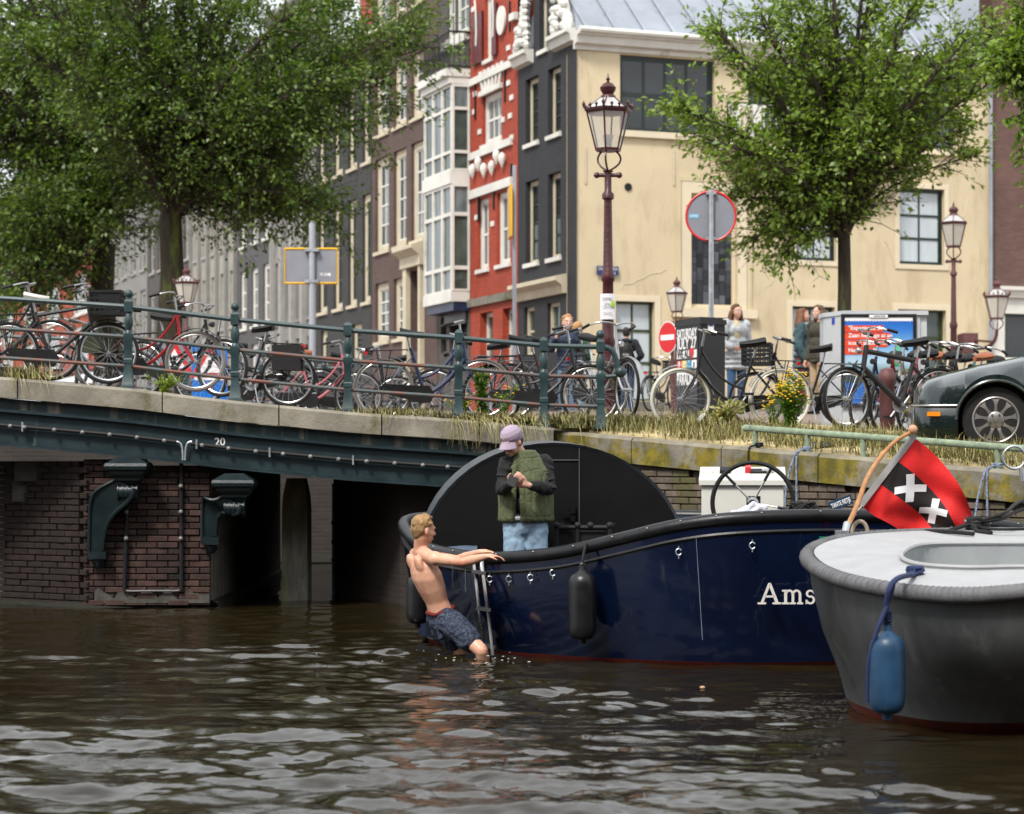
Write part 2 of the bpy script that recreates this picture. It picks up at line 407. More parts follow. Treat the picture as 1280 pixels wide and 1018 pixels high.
# ------------------------------------------------------------------ real bricks
M_brick = mat('old_red_brick', (.034, .017, .013), .85, var=.5, vscale=9, bump=.5, bscale=60, rnd=.75, stain=((.2, .19, .17), 3, .68, (1, 1, 1)))
M_brick2 = mat('quay_brick', (.115, .088, .068), .9, var=.4, vscale=6, bump=.5, bscale=60, rnd=.35, stain=((.085, .078, .03), 2, .48, (1, 1, .4)))
M_mortar = mat('lime_mortar', (.15, .135, .115), .95, var=.35, vscale=6, bump=.6, bscale=50)
M_mortard = mat('dark_mortar', (.09, .07, .055), .95, var=.35, vscale=5, bump=.6, bscale=50)
def brick_mesh(L, H, T, name, m):
    mb = MB(); x, y, z = L / 2, T / 2, H / 2; c = .006
    vs = [(-x, y, -z), (x, y, -z), (x, y, z), (-x, y, z), (-x, -y + c, -z), (x, -y + c, -z), (x, -y + c, z), (-x, -y + c, z), (-x + c, -y, -z + c), (x - c, -y, -z + c), (x - c, -y, z - c), (-x + c, -y, z - c)]
    fs = [(0, 3, 2, 1), (8, 9, 10, 11)] + [(4 + i, 4 + (i + 1) % 4, 8 + (i + 1) % 4, 8 + i) for i in range(4)] + [(i, (i + 1) % 4, 4 + (i + 1) % 4, 4 + i) for i in range(4)]
    mb.add(vs, fs); return mb.mesh(name, m, smooth=False)
def lay_bricks(parent, p0, p1, z0, z1f, m, maxn=300, Lb=.215, Hb=.058, pitch=(.225, .068), skip=None, order=None, seed=1):
    """courses of bricks between ground points p0 and p1 from z0 up to z1f(t); the 300 best as parts, the rest joined"""
    rnd = random.Random(seed)
    p0 = Vector(p0); p1 = Vector(p1); d = (p1 - p0); W = d.length; d.normalize(); rz = math.atan2(d.y, d.x)
    meF = brick_mesh(Lb, Hb, .09, 'brick', m); meH = brick_mesh(Lb / 2 - .005, Hb, .09, 'brick', m)
    cells = []
    k = 0; z = z0 + pitch[1] / 2
    while True:
        any_ = False
        u = (0 if k % 2 == 0 else -pitch[0] / 2)
        j = 0
        while u < W - .02:
            half = (k % 2 == 1 and u < 0)
            uc = u + pitch[0] / 2
            me = meF
            if u < 0: uc = pitch[0] / 4; me = meH
            elif u + pitch[0] > W + .03: uc = u + pitch[0] / 4; me = meH
            t = min(1, uc / W)
            if z + Hb / 2 < z1f(t):
                any_ = True
                if not (skip and skip(uc, z)): cells.append((uc, z, me))
            u += pitch[0]
        k += 1; z += pitch[1]
        if not any_: break
    if order: cells.sort(key=order)
    n = Vector((d.y, -d.x))
    rest = MB()
    for i, (uc, z, me) in enumerate(cells):
        pr = rnd.uniform(-.010, .010)
        pos = (p0.x + d.x * uc + n.x * pr, p0.y + d.y * uc + n.y * pr, z)
        if i < maxn: link('brick', me, parent, pos, (rnd.uniform(-.01, .01), rnd.uniform(-.012, .012), rz + rnd.uniform(-.015, .015)))
        else:
            M = Matrix.Rotation(rz, 3, 'Z')
            rest.add([M @ v.co + Vector(pos) for v in me.vertices], [tuple(p.vertices) for p in me.polygons])
    if rest.v: tag(rest.build('brickwork', m, parent, smooth=False, fix=False), kind='stuff')

# ------------------------------------------------------------------ quay wall
quay = empty('quay_wall', (0, 0, 0), 0, 'mossy brick quay wall with thick stone coping behind the boats', 'quay wall')
ang = math.atan2(-1, .896); qd = Vector((.896, -1, 0)).normalized(); qn = Vector((-qd.y, qd.x, 0)) * -1   # outward (towards the water)
qn = Vector((-1, -.896, 0)).normalized()
a = Vector((QX(24.0), 24.0, 0)); Lq = (Vector((QX(9.0), 9.0, 0)) - a).length
def quay_slab(name, off0, off1, zt, zb, m, u0=0, u1=Lq, n=24, parent=quay, rough=.0):
    mb = MB(); ra = []; 
    for k in range(n + 1):
        u = u0 + (u1 - u0) * k / n; p = a + qd * u; y = p.y; g = max(.9, G(y))
        t = zt(g); b = zb(g)
        o = p + qn * off1; i = p + qn * off0; w = rough * random.uniform(-1, 1)
        ra.append([(i.x, i.y, t), (o.x - qn.x * .03, o.y - qn.y * .03, t + w), (o.x, o.y, t - .03 + w), (o.x, o.y, b), (i.x, i.y, b)])
    mb.grid(ra); e = [tuple(ra[0]), tuple(ra[-1])]
    for q in e: mb.add(q, [(0, 1, 2, 3, 4)])
    return mb.build(name, m, parent, smooth=True)
M_moss = mat('mossy_coping', (.20, .18, .14), .92, var=.3, vscale=3, bump=.6, bscale=30, rnd=.12)
def mossmat(name, base, moss, moss2, nz):
    m = mat(name, base, .92, var=.35, vscale=3, bump=.5, bscale=30, rnd=.1); nt = m.node_tree; N = nt.nodes; L = nt.links; b = N['Principled BSDF']
    old = b.inputs['Base Color'].links[0].from_socket
    g = N.new('ShaderNodeNewGeometry'); sp = N.new('ShaderNodeSeparateXYZ'); L.new(g.outputs['Normal'], sp.inputs[0])
    n1 = N.new('ShaderNodeTexNoise'); n1.inputs['Scale'].default_value = 2.3; n1.inputs['Detail'].default_value = 9; n1.inputs['Roughness'].default_value = .72; L.new(g.outputs['Position'], n1.inputs['Vector'])
    r1 = N.new('ShaderNodeValToRGB'); r1.color_ramp.elements[0].position = .44; r1.color_ramp.elements[1].position = .54; L.new(n1.outputs[0], r1.inputs[0])
    r2 = N.new('ShaderNodeMapRange'); r2.inputs['From Min'].default_value = .3; r2.inputs['From Max'].default_value = .8; r2.inputs['To Min'].default_value = 1; r2.inputs['To Max'].default_value = .1; L.new(sp.outputs[2], r2.inputs['Value'])
    mu = N.new('ShaderNodeMath'); mu.operation = 'MULTIPLY'; L.new(r1.outputs[0], mu.inputs[0]); L.new(r2.outputs[0], mu.inputs[1])
    n2 = N.new('ShaderNodeTexNoise'); n2.inputs['Scale'].default_value = 6; n2.inputs['Detail'].default_value = 7; L.new(g.outputs['Position'], n2.inputs['Vector'])
    r3 = N.new('ShaderNodeValToRGB'); r3.color_ramp.elements[0].position = .42; r3.color_ramp.elements[1].position = .6
    r3.color_ramp.elements[0].color = (*moss, 1); r3.color_ramp.elements[1].color = (*moss2, 1); L.new(n2.outputs[0], r3.inputs[0])
    mx = N.new('ShaderNodeMix'); mx.data_type = 'RGBA'; L.new(mu.outputs[0], mx.inputs[0]); L.new(old, mx.inputs[6]); L.new(r3.outputs[0], mx.inputs[7]); L.new(mx.outputs[2], b.inputs['Base Color'])
    return m
M_moss2 = mossmat('moss_on_stone', (.20, .18, .14), (.10, .085, .012), (.21, .16, .015), 0)
u = 0; k = 0
while u < Lq - .2:
    w = 1.25 + .1 * math.sin(k * 3.1); 
    quay_slab('coping_stone', -.45, .05, lambda g: g + .0, lambda g: g - .27, M_moss2, u + .008, min(Lq, u + w) - .008, 5, rough=.006); u += w; k += 1
quay_slab('wall_core', -.35, -.05, lambda g: g - .265, lambda g: -1.5, M_mortard)
# bricks stand 5 mm proud of the mortar core, below the coping
b0 = a + qn * -.03; b1 = a + qd * 9 + qn * -.03
lay_bricks(quay, (b0.x, b0.y), (b1.x, b1.y), -.1, lambda t: max(.9, G(24 - t * 9 * -qd.y)) - .285, M_brick2, 300, order=lambda c: -c[1] + abs(c[0] - 2.3) * .18, seed=4)
quay_slab('waterline_beam', -.1, .12, lambda g: .12, lambda g: -.6, mat('wet_timber', (.03, .026, .018), .6, var=.4, vscale=4, bump=.5))
# low mooring rail on the quay
rail = empty('mooring_rail', (0, 0, 0), 0, 'pale lichen-covered tube rail along the quay edge in front of the car', 'rail')
M_lichen = mat('lichen_tube', (.20, .25, .17), .75, var=.35, vscale=14, bump=.4, bscale=60, stain=((.09, .11, .08), 7, .55, (1, 1, 1)))
def qpt(px, inset=.0):
    t = (px - 640) / F; D = 21.93 / (.896 + t); p = Vector((QX(D), D, G(D))); return p - qn * inset
r0, r1 = qpt(921, .1), qpt(1420, .1)
mb = MB(); mb.tube([r0 + Vector((0, 0, .17)), r0 + Vector((.01, -.01, .185)), r1 + Vector((0, 0, .20))], .034, 10); mb.build('top_tube', M_lichen, rail)
for px in (935, 1000, 1070, 1238, 1390):
    p = qpt(px, .1); mb = MB(); mb.cyl(p + Vector((0, 0, -.03)), p + Vector((0, 0, .19)), .026, n=8); mb.cyl(p + Vector((0, 0, -.0)), p + Vector((0, 0, .012)), .05, n=10); mb.build('rail_post', M_lichen, rail)

# ------------------------------------------------------------------ bridge
YB = 23.7
br = empty('canal_bridge', (0, 0, 0), 0, 'green iron girder bridge with stone edge and brick pier across the canal', 'bridge')
jx = [-9.0, -7.3, X(25, YB), X(205, YB), X(350, YB) , X(478, YB), X(600, YB), X(690, YB) + .02]
for x0, x1 in zip(jx, jx[1:]):
    mb = MB(); rows = []
    for k in range(7):
        x = x0 + .007 + (x1 - x0 - .014) * k / 6; z = B(x) + random.uniform(-.003, .003)
        rows.append([(x, YB + .42, z), (x, YB - .09, z), (x, YB - .12, z - .03), (x, YB - .12, z - .215), (x, YB + .42, z - .215)])
    mb.grid(rows); mb.add(rows[0], [(0, 1, 2, 3, 4)]); mb.add(rows[-1], [(4, 3, 2, 1, 0)])
    mb.build('coping_stone', M_bluestone, br)
def strip(name, y0, y1, zo0, zo1, m, x0=-9, x1=.45, parent=br, n=30):
    mb = MB(); rows = []
    for k in range(n + 1):
        x = x0 + (x1 - x0) * k / n; z = B(x); rows.append([(x, y1, z + zo1), (x, y0, z + zo1), (x, y0, z + zo0), (x, y1, z + zo0), (x, y1, z + zo1)])
    mb.grid(rows); return mb.build(name, m, parent)
strip('upper_fascia', YB - .03, YB + .3, -.335, -.22, mat('fascia_stained', (.012, .028, .030), .45, var=.4, vscale=5, bump=.2, stain=('#6e665a', 5, .53, (1.6, 1.6, .12))))
strip('fascia_ledge', YB - .06, YB + .3, -.365, -.337, M_green)
strip('main_girder', YB - .0, YB + .3, -.70, -.367, M_green)
strip('bottom_flange', YB - .08, YB + .35, -.725, -.702, M_green)
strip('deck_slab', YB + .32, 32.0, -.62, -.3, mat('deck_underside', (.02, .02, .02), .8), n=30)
for xr in np.arange(-9, .4, .95):   # cross ribs on the upper fascia
    pass
# light pipe with bulbs
mb = MB(); path = [(x, YB - .05, B(x) - .505) for x in np.linspace(-9, X(222, YB), 20)]; mb.tube(path, .022, 8)
path2 = [(x, YB - .05, B(x) - .505) for x in np.linspace(X(240, YB), .4, 20)]; mb.tube(path2, .022, 8)
mb.build('light_pipe', M_blkrough, br)
mb = MB()
c = Vector((X(231, YB), YB - .06, B(X(231, YB)) - .53))
for sg in (-1, 1): mb.tube(bezier([c + Vector((sg * .085, 0, .035)), c + Vector((sg * .03, 0, .04)), c + Vector((sg * .012, 0, 0)), c + Vector((sg * .012, 0, -.16))], 8), .010, 6)
mb.build('pipe_branch', M_steel, br)
M_bulb = mat('bulb_glass', (.16, .16, .155), .06, var=.2, vscale=40, spec=.8)
bm_ = MB(); bm_.ball((0, 0, 0), .026, 10); bulb_me = bm_.mesh('bulb', M_bulb)
for px in [-60, -25, 15, 33, 70, 105, 139, 173, 207] + [254, 287, 321, 355, 389, 424, 459, 494, 529, 560, 590]:
    x = X(px, YB); link('bulb', bulb_me, br, (x, YB - .085, B(x) - .51))
for px in (30, 247, 338, 442):
    ctrl = MB(); x = X(px, YB); ctrl.box((x, YB - .055, B(x) - .505), (.018, .06, .10)); ctrl.build('pipe_clamp', M_steel, br)

def text_mesh(s, size, m, name='lettering', bold=0.0, extrude=.002, align='CENTER', sx=1):
    cu = bpy.data.curves.new('t', 'FONT'); cu.body = s; cu.size = size; cu.extrude = extrude; cu.offset = bold; cu.align_x = align; cu.align_y = 'CENTER'; cu.resolution_u = 4
    o = bpy.data.objects.new('t', cu); TMP.collection.objects.link(o); vl = TMP.view_layers[0]; vl.update()
    me = bpy.data.meshes.new_from_object(o.evaluated_get(vl.depsgraph)); bpy.data.objects.remove(o)
    if sx != 1:
        for v in me.vertices: v.co.x *= sx
    me.materials.clear(); me.materials.append(m); me.name = name; return me
def text(s, size, m, loc, rz=0, parent=None, name='lettering', tilt=0, **kw):
    o = link(name, text_mesh(s, size, m, name, **kw), parent, loc, (R(90), tilt, rz)); return o
x = X(275, YB); text('20', .115, mat('letter_white', (.7, .7, .68), .6, var=.05), (x, YB - .008, Z(553, YB)), parent=br, name='bridge_number', bold=.001)

# pier with real bricks
YP = 23.85
pz = 1.5
mbp = MB()
xl, xm, xr = X(-120, 24.5), X(105, YP), X(265, YP)
mbp.prism([(xl, YP + 1.6), (X(-5, 24.3), YP + .75), (xm, YP + .045), (xr - .01, YP + .045), (xr - .01, 31.0), (xl, 31.0)], (-1.4, pz), lambda a_, b_, c_: (a_, b_, c_))
mbp.build('pier_core', M_mortar, br, smooth=False)
def ptop(t): return B(xm + (xr - xm) * t) - .75 - .02
lay_bricks(br, (xm, YP), (xr, YP), .02, lambda t: 1.64 - .12 * t, M_brick, 300, seed=2)
pl = empty('x') ; bpy.data.objects.remove(pl)
M_shadebrick = mat('shade_toned_brick', (.018, .010, .008), .9, var=.5, vscale=9, bump=.5, bscale=60)  # left flank: shade of the bridge overhang put into a darker brick colour
lay_bricks(br, (X(-5, 24.3), YP + .72), (xm, YP), .0, lambda t: 1.6, M_shadebrick, 0, seed=5)
M_slime = mat('waterline_moss', (.010, .011, .005), .8, var=.5, vscale=8, bump=.8, bscale=25)
mb = MB(); mb.tube([(xl, YP + 1.55, .0), (X(-5, 24.3), YP + .73, .0), (xm, YP - .0, 0), (xr + .0, YP - .0, 0), (xr + .0, 31, 0)], .075, 8)
mb.build('waterline_moss', M_slime, br)
# white lime band under the bricks
mb = MB(); rows = []
for k in range(30):
    x = xm + .12 + (xr - xm - .14) * k / 29; h = .10 + .04 * math.sin(k * 1.1) + random.uniform(-.03, .03); rows.append([(x, YP - .051, .05), (x, YP - .052, .05 + h)])
mb.grid(rows); mb.build('lime_wash', mat('lime_wash', (.06, .054, .047), .9, var=.4, vscale=9, bump=.6, bscale=40), br, fix=False)
# downpipes on the pier
for px, top in ((160, 0), (228, 0)):
    mb = MB(); mb.tube([(X(px + (3 if px < 200 else 0), YP), YP - .08, 1.65), (X(px - (3 if px < 200 else 0), YP), YP - .08, Z(738, YP))], .022, 8); mb.build('light_pipe', M_blkrough, br)
    for py in ((608, 640, 673) if px > 200 else (640, 673)):
        link('bulb', bulb_me, br, (X(px, YP), YP - .115, Z(py, YP)))
mb = MB(); mb.tube(bezier([(X(157, YP), YP - .08, Z(737, YP)), (X(163, YP), YP - .08, Z(741, YP)), (X(170, YP), YP - .08, Z(737, YP)), (X(215, YP), YP - .08, Z(737, YP)), (X(222, YP), YP - .08, Z(741, YP)), (X(228, YP), YP - .08, Z(736, YP))], 14), .011, 6); mb.build('pipe_link', mat('pipe_dull', (.12, .12, .12), .6), br)
# iron consoles: cap, scroll, curved brace with foot
M_iron = mat('console_green', (.006, .013, .015), .35, var=.4, vscale=6, bump=.2, stain=('#8c8a84', 5, .68, (1, 1, .2)))
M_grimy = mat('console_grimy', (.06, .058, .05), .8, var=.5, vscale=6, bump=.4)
def console(px, pyc, foot_px, foot_py, m):
    top = P(px, pyc, YB - .28); zc = top.z
    mb = MB(); M4 = Matrix.Rotation(R(0), 3, 'Z')
    mb.lathe([(.12, .10), (.21, .055), (.262, .03), (.275, 0), (.262, -.035), (.225, -.05), (.215, -.085), (.17, -.125), (.16, -.15), (.125, -.165)], (top.x, top.y + .2, zc), 4, Matrix.Rotation(R(45), 3, 'Z'), sx=1.15, sy=1.15)
    mb.build('console_cap', m, br, ang=20)
    mb = MB(); mb.tube([(top.x - .1, top.y + .18, zc - .27), (top.x + .1, top.y + .18, zc - .27)], .088, 16)
    for q in (-.1, -.05, 0, .05, .1): mb.tube([(top.x + q - .006, top.y + .18, zc - .27), (top.x + q + .006, top.y + .18, zc - .27)], .098, 16)
    mb.box((top.x, top.y + .25, zc - .2), (.2, .2, .14)); mb.build('scroll', m, br)
    fz = Z(foot_py, YP); d = Vector((X(foot_px, YP) - top.x + .03, YP - .12 - (top.y + .2), 0))
    # brace: curved web between wall (back) and arc (front)
    ft = Vector((X(foot_px, YP), YP - .1, fz)); slim = 1; hd = Vector((top.x, top.y + .2, zc - .24))
    arc = bezier([hd + Vector((.09, -.05, 0)), Vector((hd.x - .02, hd.y, zc - .5)), Vector((ft.x + .10, ft.y - .03, fz + .5)), ft + Vector((.085, 0, .02))], 12)
    back = bezier([hd + Vector((-.12, .0, .1)), Vector((ft.x - .05, hd.y, zc - .3)), Vector((ft.x - .05, ft.y, fz + .7)), ft + Vector((-.06, 0, 0))], 12)
    mb = MB(); rows = [[p + Vector((0, -.06, 0)), q + Vector((0, -.06, 0)), q + Vector((0, .14, 0)), p + Vector((0, .14, 0)), p + Vector((0, -.06, 0))] for p, q in zip(arc, back)]
    mb.grid(rows); mb.build('brace', m, br)
    mb = MB(); mb.tube([p + Vector((0, -.07, 0)) for p in arc], .022, 6); mb.tube([p + Vector((0, -.07, 0)) for p in back], .018, 6); mb.build('brace_rib', m, br)
    mb = MB(); mb.box(ft + Vector((.03, 0, -.03)), (.19, .22, .08)); mb.lathe([(.07, -.08), (.06, -.13), (.03, -.17)], ft + Vector((.03, 0, 0)), 10); mb.build('console_foot', m, br)
console(157, 583, 122, 690, M_iron); console(291, 604, 262, 672, M_iron)
# stone ledges on the left flank
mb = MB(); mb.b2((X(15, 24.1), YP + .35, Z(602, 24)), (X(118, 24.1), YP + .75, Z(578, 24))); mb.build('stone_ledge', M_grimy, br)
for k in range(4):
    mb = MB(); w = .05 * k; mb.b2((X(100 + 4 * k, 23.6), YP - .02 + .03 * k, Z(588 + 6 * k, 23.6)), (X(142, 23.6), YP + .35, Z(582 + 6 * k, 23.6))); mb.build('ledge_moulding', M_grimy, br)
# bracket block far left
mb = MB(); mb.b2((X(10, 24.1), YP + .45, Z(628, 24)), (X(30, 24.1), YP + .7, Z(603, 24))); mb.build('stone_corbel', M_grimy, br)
# right abutment and back wall under the bridge
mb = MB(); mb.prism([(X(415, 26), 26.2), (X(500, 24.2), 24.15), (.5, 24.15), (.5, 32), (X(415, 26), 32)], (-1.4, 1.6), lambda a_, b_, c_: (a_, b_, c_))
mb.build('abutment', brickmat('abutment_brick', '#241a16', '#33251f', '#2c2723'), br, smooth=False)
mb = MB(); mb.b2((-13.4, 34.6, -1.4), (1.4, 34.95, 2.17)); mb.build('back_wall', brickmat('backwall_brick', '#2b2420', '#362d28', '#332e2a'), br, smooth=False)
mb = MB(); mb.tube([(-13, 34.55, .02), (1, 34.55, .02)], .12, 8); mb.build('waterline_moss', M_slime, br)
# string-light vertical on the abutment
mb = MB(); mb.cyl((X(416, 26), 26.1, 0), (X(416, 26), 26.1, 1.3), .02, n=6); mb.build('light_pipe', M_steel, br)
for py in (654, 678, 700): link('bulb', bulb_me, br, (X(416, 26), 26.05, Z(py, 26)))
# mooring piles
M_pile = mat('algae_pile', (.34, .33, .27), .9, var=.4, vscale=4, bump=.6, bscale=20, stretch=(3, 3, .6), stain=((.20, .22, .04), 1.5, .5, (1, 1, .6)))
for px, D, w, pt, lab in ((371, 25.2, .28, 598, 'tall squared timber pile under the bridge, with pale edge, right of its neighbour'), (297, 28.2, .26, 625, 'shorter timber pile under the bridge half hidden behind the iron console')):
    mb = MB(); x = X(px, D); zt = Z(pt, D)
    mb.lathe([(w * .72, -1.4), (w * .72, zt - .35), (w * .68, zt - .2), (w * .5, zt)], (x, D, 0), 4, Matrix.Rotation(R(40 if px > 300 else 50), 3, 'Z'))
    tag(mb.build('mooring_pile', M_pile, ang=25), lab, 'pile')

# bridge railings
def railing(name, Y, posts, label, x_from, balls, end_curl=True, zt=.0, h=.93, zf=B, m=M_greenrail, n=8):
    r = empty(name, (0, 0, 0), 0, label, 'railing')
    pm = MB()
    prof = [(.085, 0), (.085, .03), (.072, .05), (.058, .16), (.05, .20), (.05, .26), (.058, .27), (.058, .31), (.05, .32), (.05, .50), (.060, .52), (.060, .58), (.045, .59), (.03, .62), (.042, .66), (.05, .71), (.042, .76), (.028, .80), (.045, .82), (.045, .91), (.05, .92), (.045, .94)]
    sq = [(r_ * 1.2, z_) for r_, z_ in prof]
    pm.lathe([p for p in sq if p[1] <= .59], (0, 0, 0), 4, Matrix.Rotation(R(45), 3, 'Z'), sx=.93, sy=.93)
    pm.lathe([p for p in prof if .585 <= p[1] <= .82], (0, 0, 0), 12)
    pm.lathe([(.062, .815), (.062, .925), (.04, .95), (.01, .965)], (0, 0, 0), 4, Matrix.Rotation(R(45), 3, 'Z'))
    pme = pm.mesh('railing_post', m, ang=30)
    pb = MB(); pb.v = list(pm.v); pb.f = list(pm.f); pb.m = list(pm.m); pb.cyl((0, 0, .93), (0, 0, .97), .03, n=10); pb.ball((0, 0, 1.005), .047, 12); pmb = pb.mesh('railing_post', m, ang=30)
    for i, x in enumerate(posts):
        o = link('railing_post', pmb if i in balls else pme, r, (x, Y, zf(x) - .005))
        o.rotation_euler = (random.uniform(-.01, .01), random.uniform(-.008, .008), 0)
    xs = [x_from] + list(posts)
    for zi, (zo, rr, mm) in enumerate(((.865, .026, m), (.545, .021, M_rustrail), (.235, .019, M_rustrail))):
        for x0, x1 in zip(xs, xs[1:]):
            mb = MB(); k = 5; mb.tube([(x0 + (x1 - x0) * t / k, Y, zf(x0 + (x1 - x0) * t / k) * .0 + (zf(x0) + (zf(x1) - zf(x0)) * t / k) + zo) for t in range(k + 1)], rr, n); mb.build('rail', mm, r)
    if end_curl:
        x = posts[-1]; z = zf(x)
        mb = MB(); mb.tube(bezier([(x, Y, z + .865), (x + .16, Y, z + .88), (x + .17, Y, z + .72), (x + .18, Y, z + .6)], 10), [.03] * 11, 10); mb.ball((x + .21, Y - .01, z + .60), .062, 12); mb.build('end_scroll', m, r)
        mb = MB(); mb.tube([(x, Y, z + .545), (x + .17, Y, z + .56)], .021, 8); mb.build('rail', m, r)
    return r
YR = YB + .06
railing('bridge_railing', YR, [X(p, YR) for p in (-145, 10 - 152 + 130 - 0, 160, 294, 435, 573, 680, 751)][0:1] + [X(p, YR) for p in (160, 294, 435, 573, 680, 751)], 'dark green bridge railing with turned posts and rusty rails on the near side', -8.8, {1, 2, 6})
YF = 31.9
railing('bridge_railing', YF, [X(p, YF) for p in (60, 150, 232, 344, 447, 500)], 'far railing of the bridge, seen through the parked bicycles', -8.8, set(), end_curl=False, zf=lambda x: B(x * .95) - .03)
railing('bridge_railing', 34.8, [X(p, 34.8) for p in (305, 327, 361, 382, 405, 432)], 'short green railing with close posts on the quay beyond the bridge', X(290, 34.8), set(), end_curl=False, zf=lambda x: 2.15)
mb = MB(); mb.tube([(X(260, 34.7), 34.7, 2.08), (X(360, 34.7), 34.7, 2.12), (X(430, 34.7), 34.7, 2.2), (X(520, 34.7), 34.7, 2.15)], .14, 4); tag(mb.build('stone_kerb', M_bluestone), 'curved stone edge behind the bridge railing', 'kerb')
# ------------------------------------------------------------------ houses
class Facade:
    """a facade plane through p0 with direction d (left to right seen from outside); local x along it, local -y outwards"""
    def __init__(s, p0, ang_deg, base, name, label, group=None, cat='house'):
        s.p0 = Vector(p0); s.ang = R(ang_deg); s.d = Vector((math.cos(s.ang), math.sin(s.ang))); s.base = base
        s.root = empty(name, (p0[0], p0[1], base), s.ang, label, cat, group)
    def u(s, px):
        t = (px - 640) / F
        # p0 + u d : x = t*y
        return (t * s.p0.y - s.p0.x) / (s.d.x - t * s.d.y)
    def z(s, px, py):
        y = s.p0.y + s.u(px) * s.d.y; return Z(py, y) - s.base
    def wall(s, m, u0, u1, z0, z1, holes, thick=.35, body=6, name='wall', ny=0.0, sides=False):
        us = sorted({u0, u1, *[h[0] for h in holes], *[h[1] for h in holes]}); zs = sorted({z0, z1, *[h[2] for h in holes], *[h[3] for h in holes]})
        us = [q for q in us if u0 <= q <= u1]; zs = [q for q in zs if z0 <= q <= z1]
        mb = MB(); 
        for a, b in zip(us, us[1:]):
            for c, d in zip(zs, zs[1:]):
                cu, cz = (a + b) / 2, (c + d) / 2
                if any(h[0] < cu < h[1] and h[2] < cz < h[3] for h in holes): continue
                mb.add([(a, ny, c), (b, ny, c), (b, ny, d), (a, ny, d)], [(0, 1, 2, 3)])
        for h in holes:
            a, b, c, d = h
            t = ny + thick
            mb.add([(a, ny, c), (b, ny, c), (b, ny, d), (a, ny, d), (a, t, c), (b, t, c), (b, t, d), (a, t, d)], [(0, 1, 5, 4), (1, 2, 6, 5), (2, 3, 7, 6), (3, 0, 4, 7)])
        # sides, top and back
        t = ny + thick; bd = body; body = thick + .3
        if sides: mb.add([(u0, ny, z0), (u0, ny, z1), (u0, body, z1), (u0, body, z0)], [(0, 1, 2, 3)])
        if sides: mb.add([(u1, ny, z0), (u1, ny, z1), (u1, body, z1), (u1, body, z0)], [(0, 1, 2, 3)])
        body = bd if sides else body
        mb.add([(u0, ny, z1), (u1, ny, z1), (u1, body, z1), (u0, body, z1)], [(0, 1, 2, 3)])
        mb.add([(u0, t + .3, z0), (u1 - .4, t + .3, z0), (u1 - .4, t + .3, z1), (u0, t + .3, z1)], [(0, 1, 2, 3)])
        return mb.build(name, m, s.root, smooth=False, fix=False)
    def window(s, h, cols=2, rows=2, fw=.09, inset=.12, frame=None, bar=.035, barm=None, pane=None, sill=True, transom=None, sillm=None, lite=True, sash=None, paneb=None, name='window'):
        u0, u1, z0, z1 = h; frame = frame or M_white; barm = barm or frame
        mb = MB(); y = inset
        d = .12
        def q(a, b, c, e, yy, dd): mb.b2((a, yy, c), (b, yy + dd, e))
        q(u0 + .001, u0 + fw, z0 + .001, z1 - .001, y, d); q(u1 - fw, u1 - .001, z0 + .001, z1 - .001, y, d)
        q(u0 + fw, u1 - fw, z1 - fw, z1 - .001, y, d); q(u0 + fw, u1 - fw, z0 + .001, z0 + fw * .8, y, d)
        w = mb.build(name, frame, s.root, smooth=False)
        a0, a1, c0, c1 = u0 + fw, u1 - fw, z0 + fw * .8, z1 - fw
        bm2 = MB()
        sw = .05
        if sash:
            for (aa, bb, cc, ee) in ((a0, a0 + sw, c0, c1), (a1 - sw, a1, c0, c1), (a0 + sw, a1 - sw, c1 - sw, c1), (a0 + sw, a1 - sw, c0, c0 + sw)): bm2.b2((aa, y + .03, cc), (bb, y + .08, ee))
            a0 += sw; a1 -= sw; c0 += sw; c1 -= sw
        hs_ = [c0 + (c1 - c0) * k / rows for k in range(rows + 1)]
        if transom is not None:
            hs_ = [c0 + (c1 - c0) * k for k in transom]
        ws = [a0 + (a1 - a0) * k / cols for k in range(cols + 1)]
        for k in hs_[1:-1]: bm2.b2((a0, y + .035, k - bar * .7), (a1, y + .075, k + bar * .7))
        for k in ws[1:-1]: bm2.b2((k - bar / 2, y + .037, c0), (k + bar / 2, y + .073, c1))
        if bm2.v: bm2.build('glazing_bars', barm, w, smooth=False)
        for i in range(len(ws) - 1):
            for j in range(len(hs_) - 1):
                pm = pane or M_glassy
                if callable(pm): pm = pm(i, j)
                a, b, c, e = ws[i], ws[i + 1], hs_[j], hs_[j + 1]
                p = MB(); tl = random.uniform(-.004, .004); tt = random.uniform(-.004, .004)
                p.b2((a - (a + b) / 2, -.003, c - (c + e) / 2), (b - (a + b) / 2, .003, e - (c + e) / 2))
                p.build('pane', pm, w, smooth=False, loc=((a + b) / 2, y + .06, (c + e) / 2), rot=(tl, 0, tt))
        if sill:
            sm = MB(); sm.b2((u0 - .06, -.07, z0 - .11), (u1 + .06, y + .02, z0 - .002)); sm.build('sill', sillm or frame, w, smooth=False)
        return w
    def band(s, u0, u1, z0, z1, out, m, name='cornice', back=0.02):
        mb = MB(); n = max(1, 1); mb.b2((u0, -out, z0), (u1, back, z1)); return mb.build(name, m, s.root, smooth=False)
    def moulding(s, u0, u1, z, prof, m, name='cornice'):
        mb = MB(); mb.prism([(o, zz) for o, zz in prof], (u0, u1), lambda a, b, c: (c, -a, z + b)); return mb.build(name, m, s.root, smooth=False)

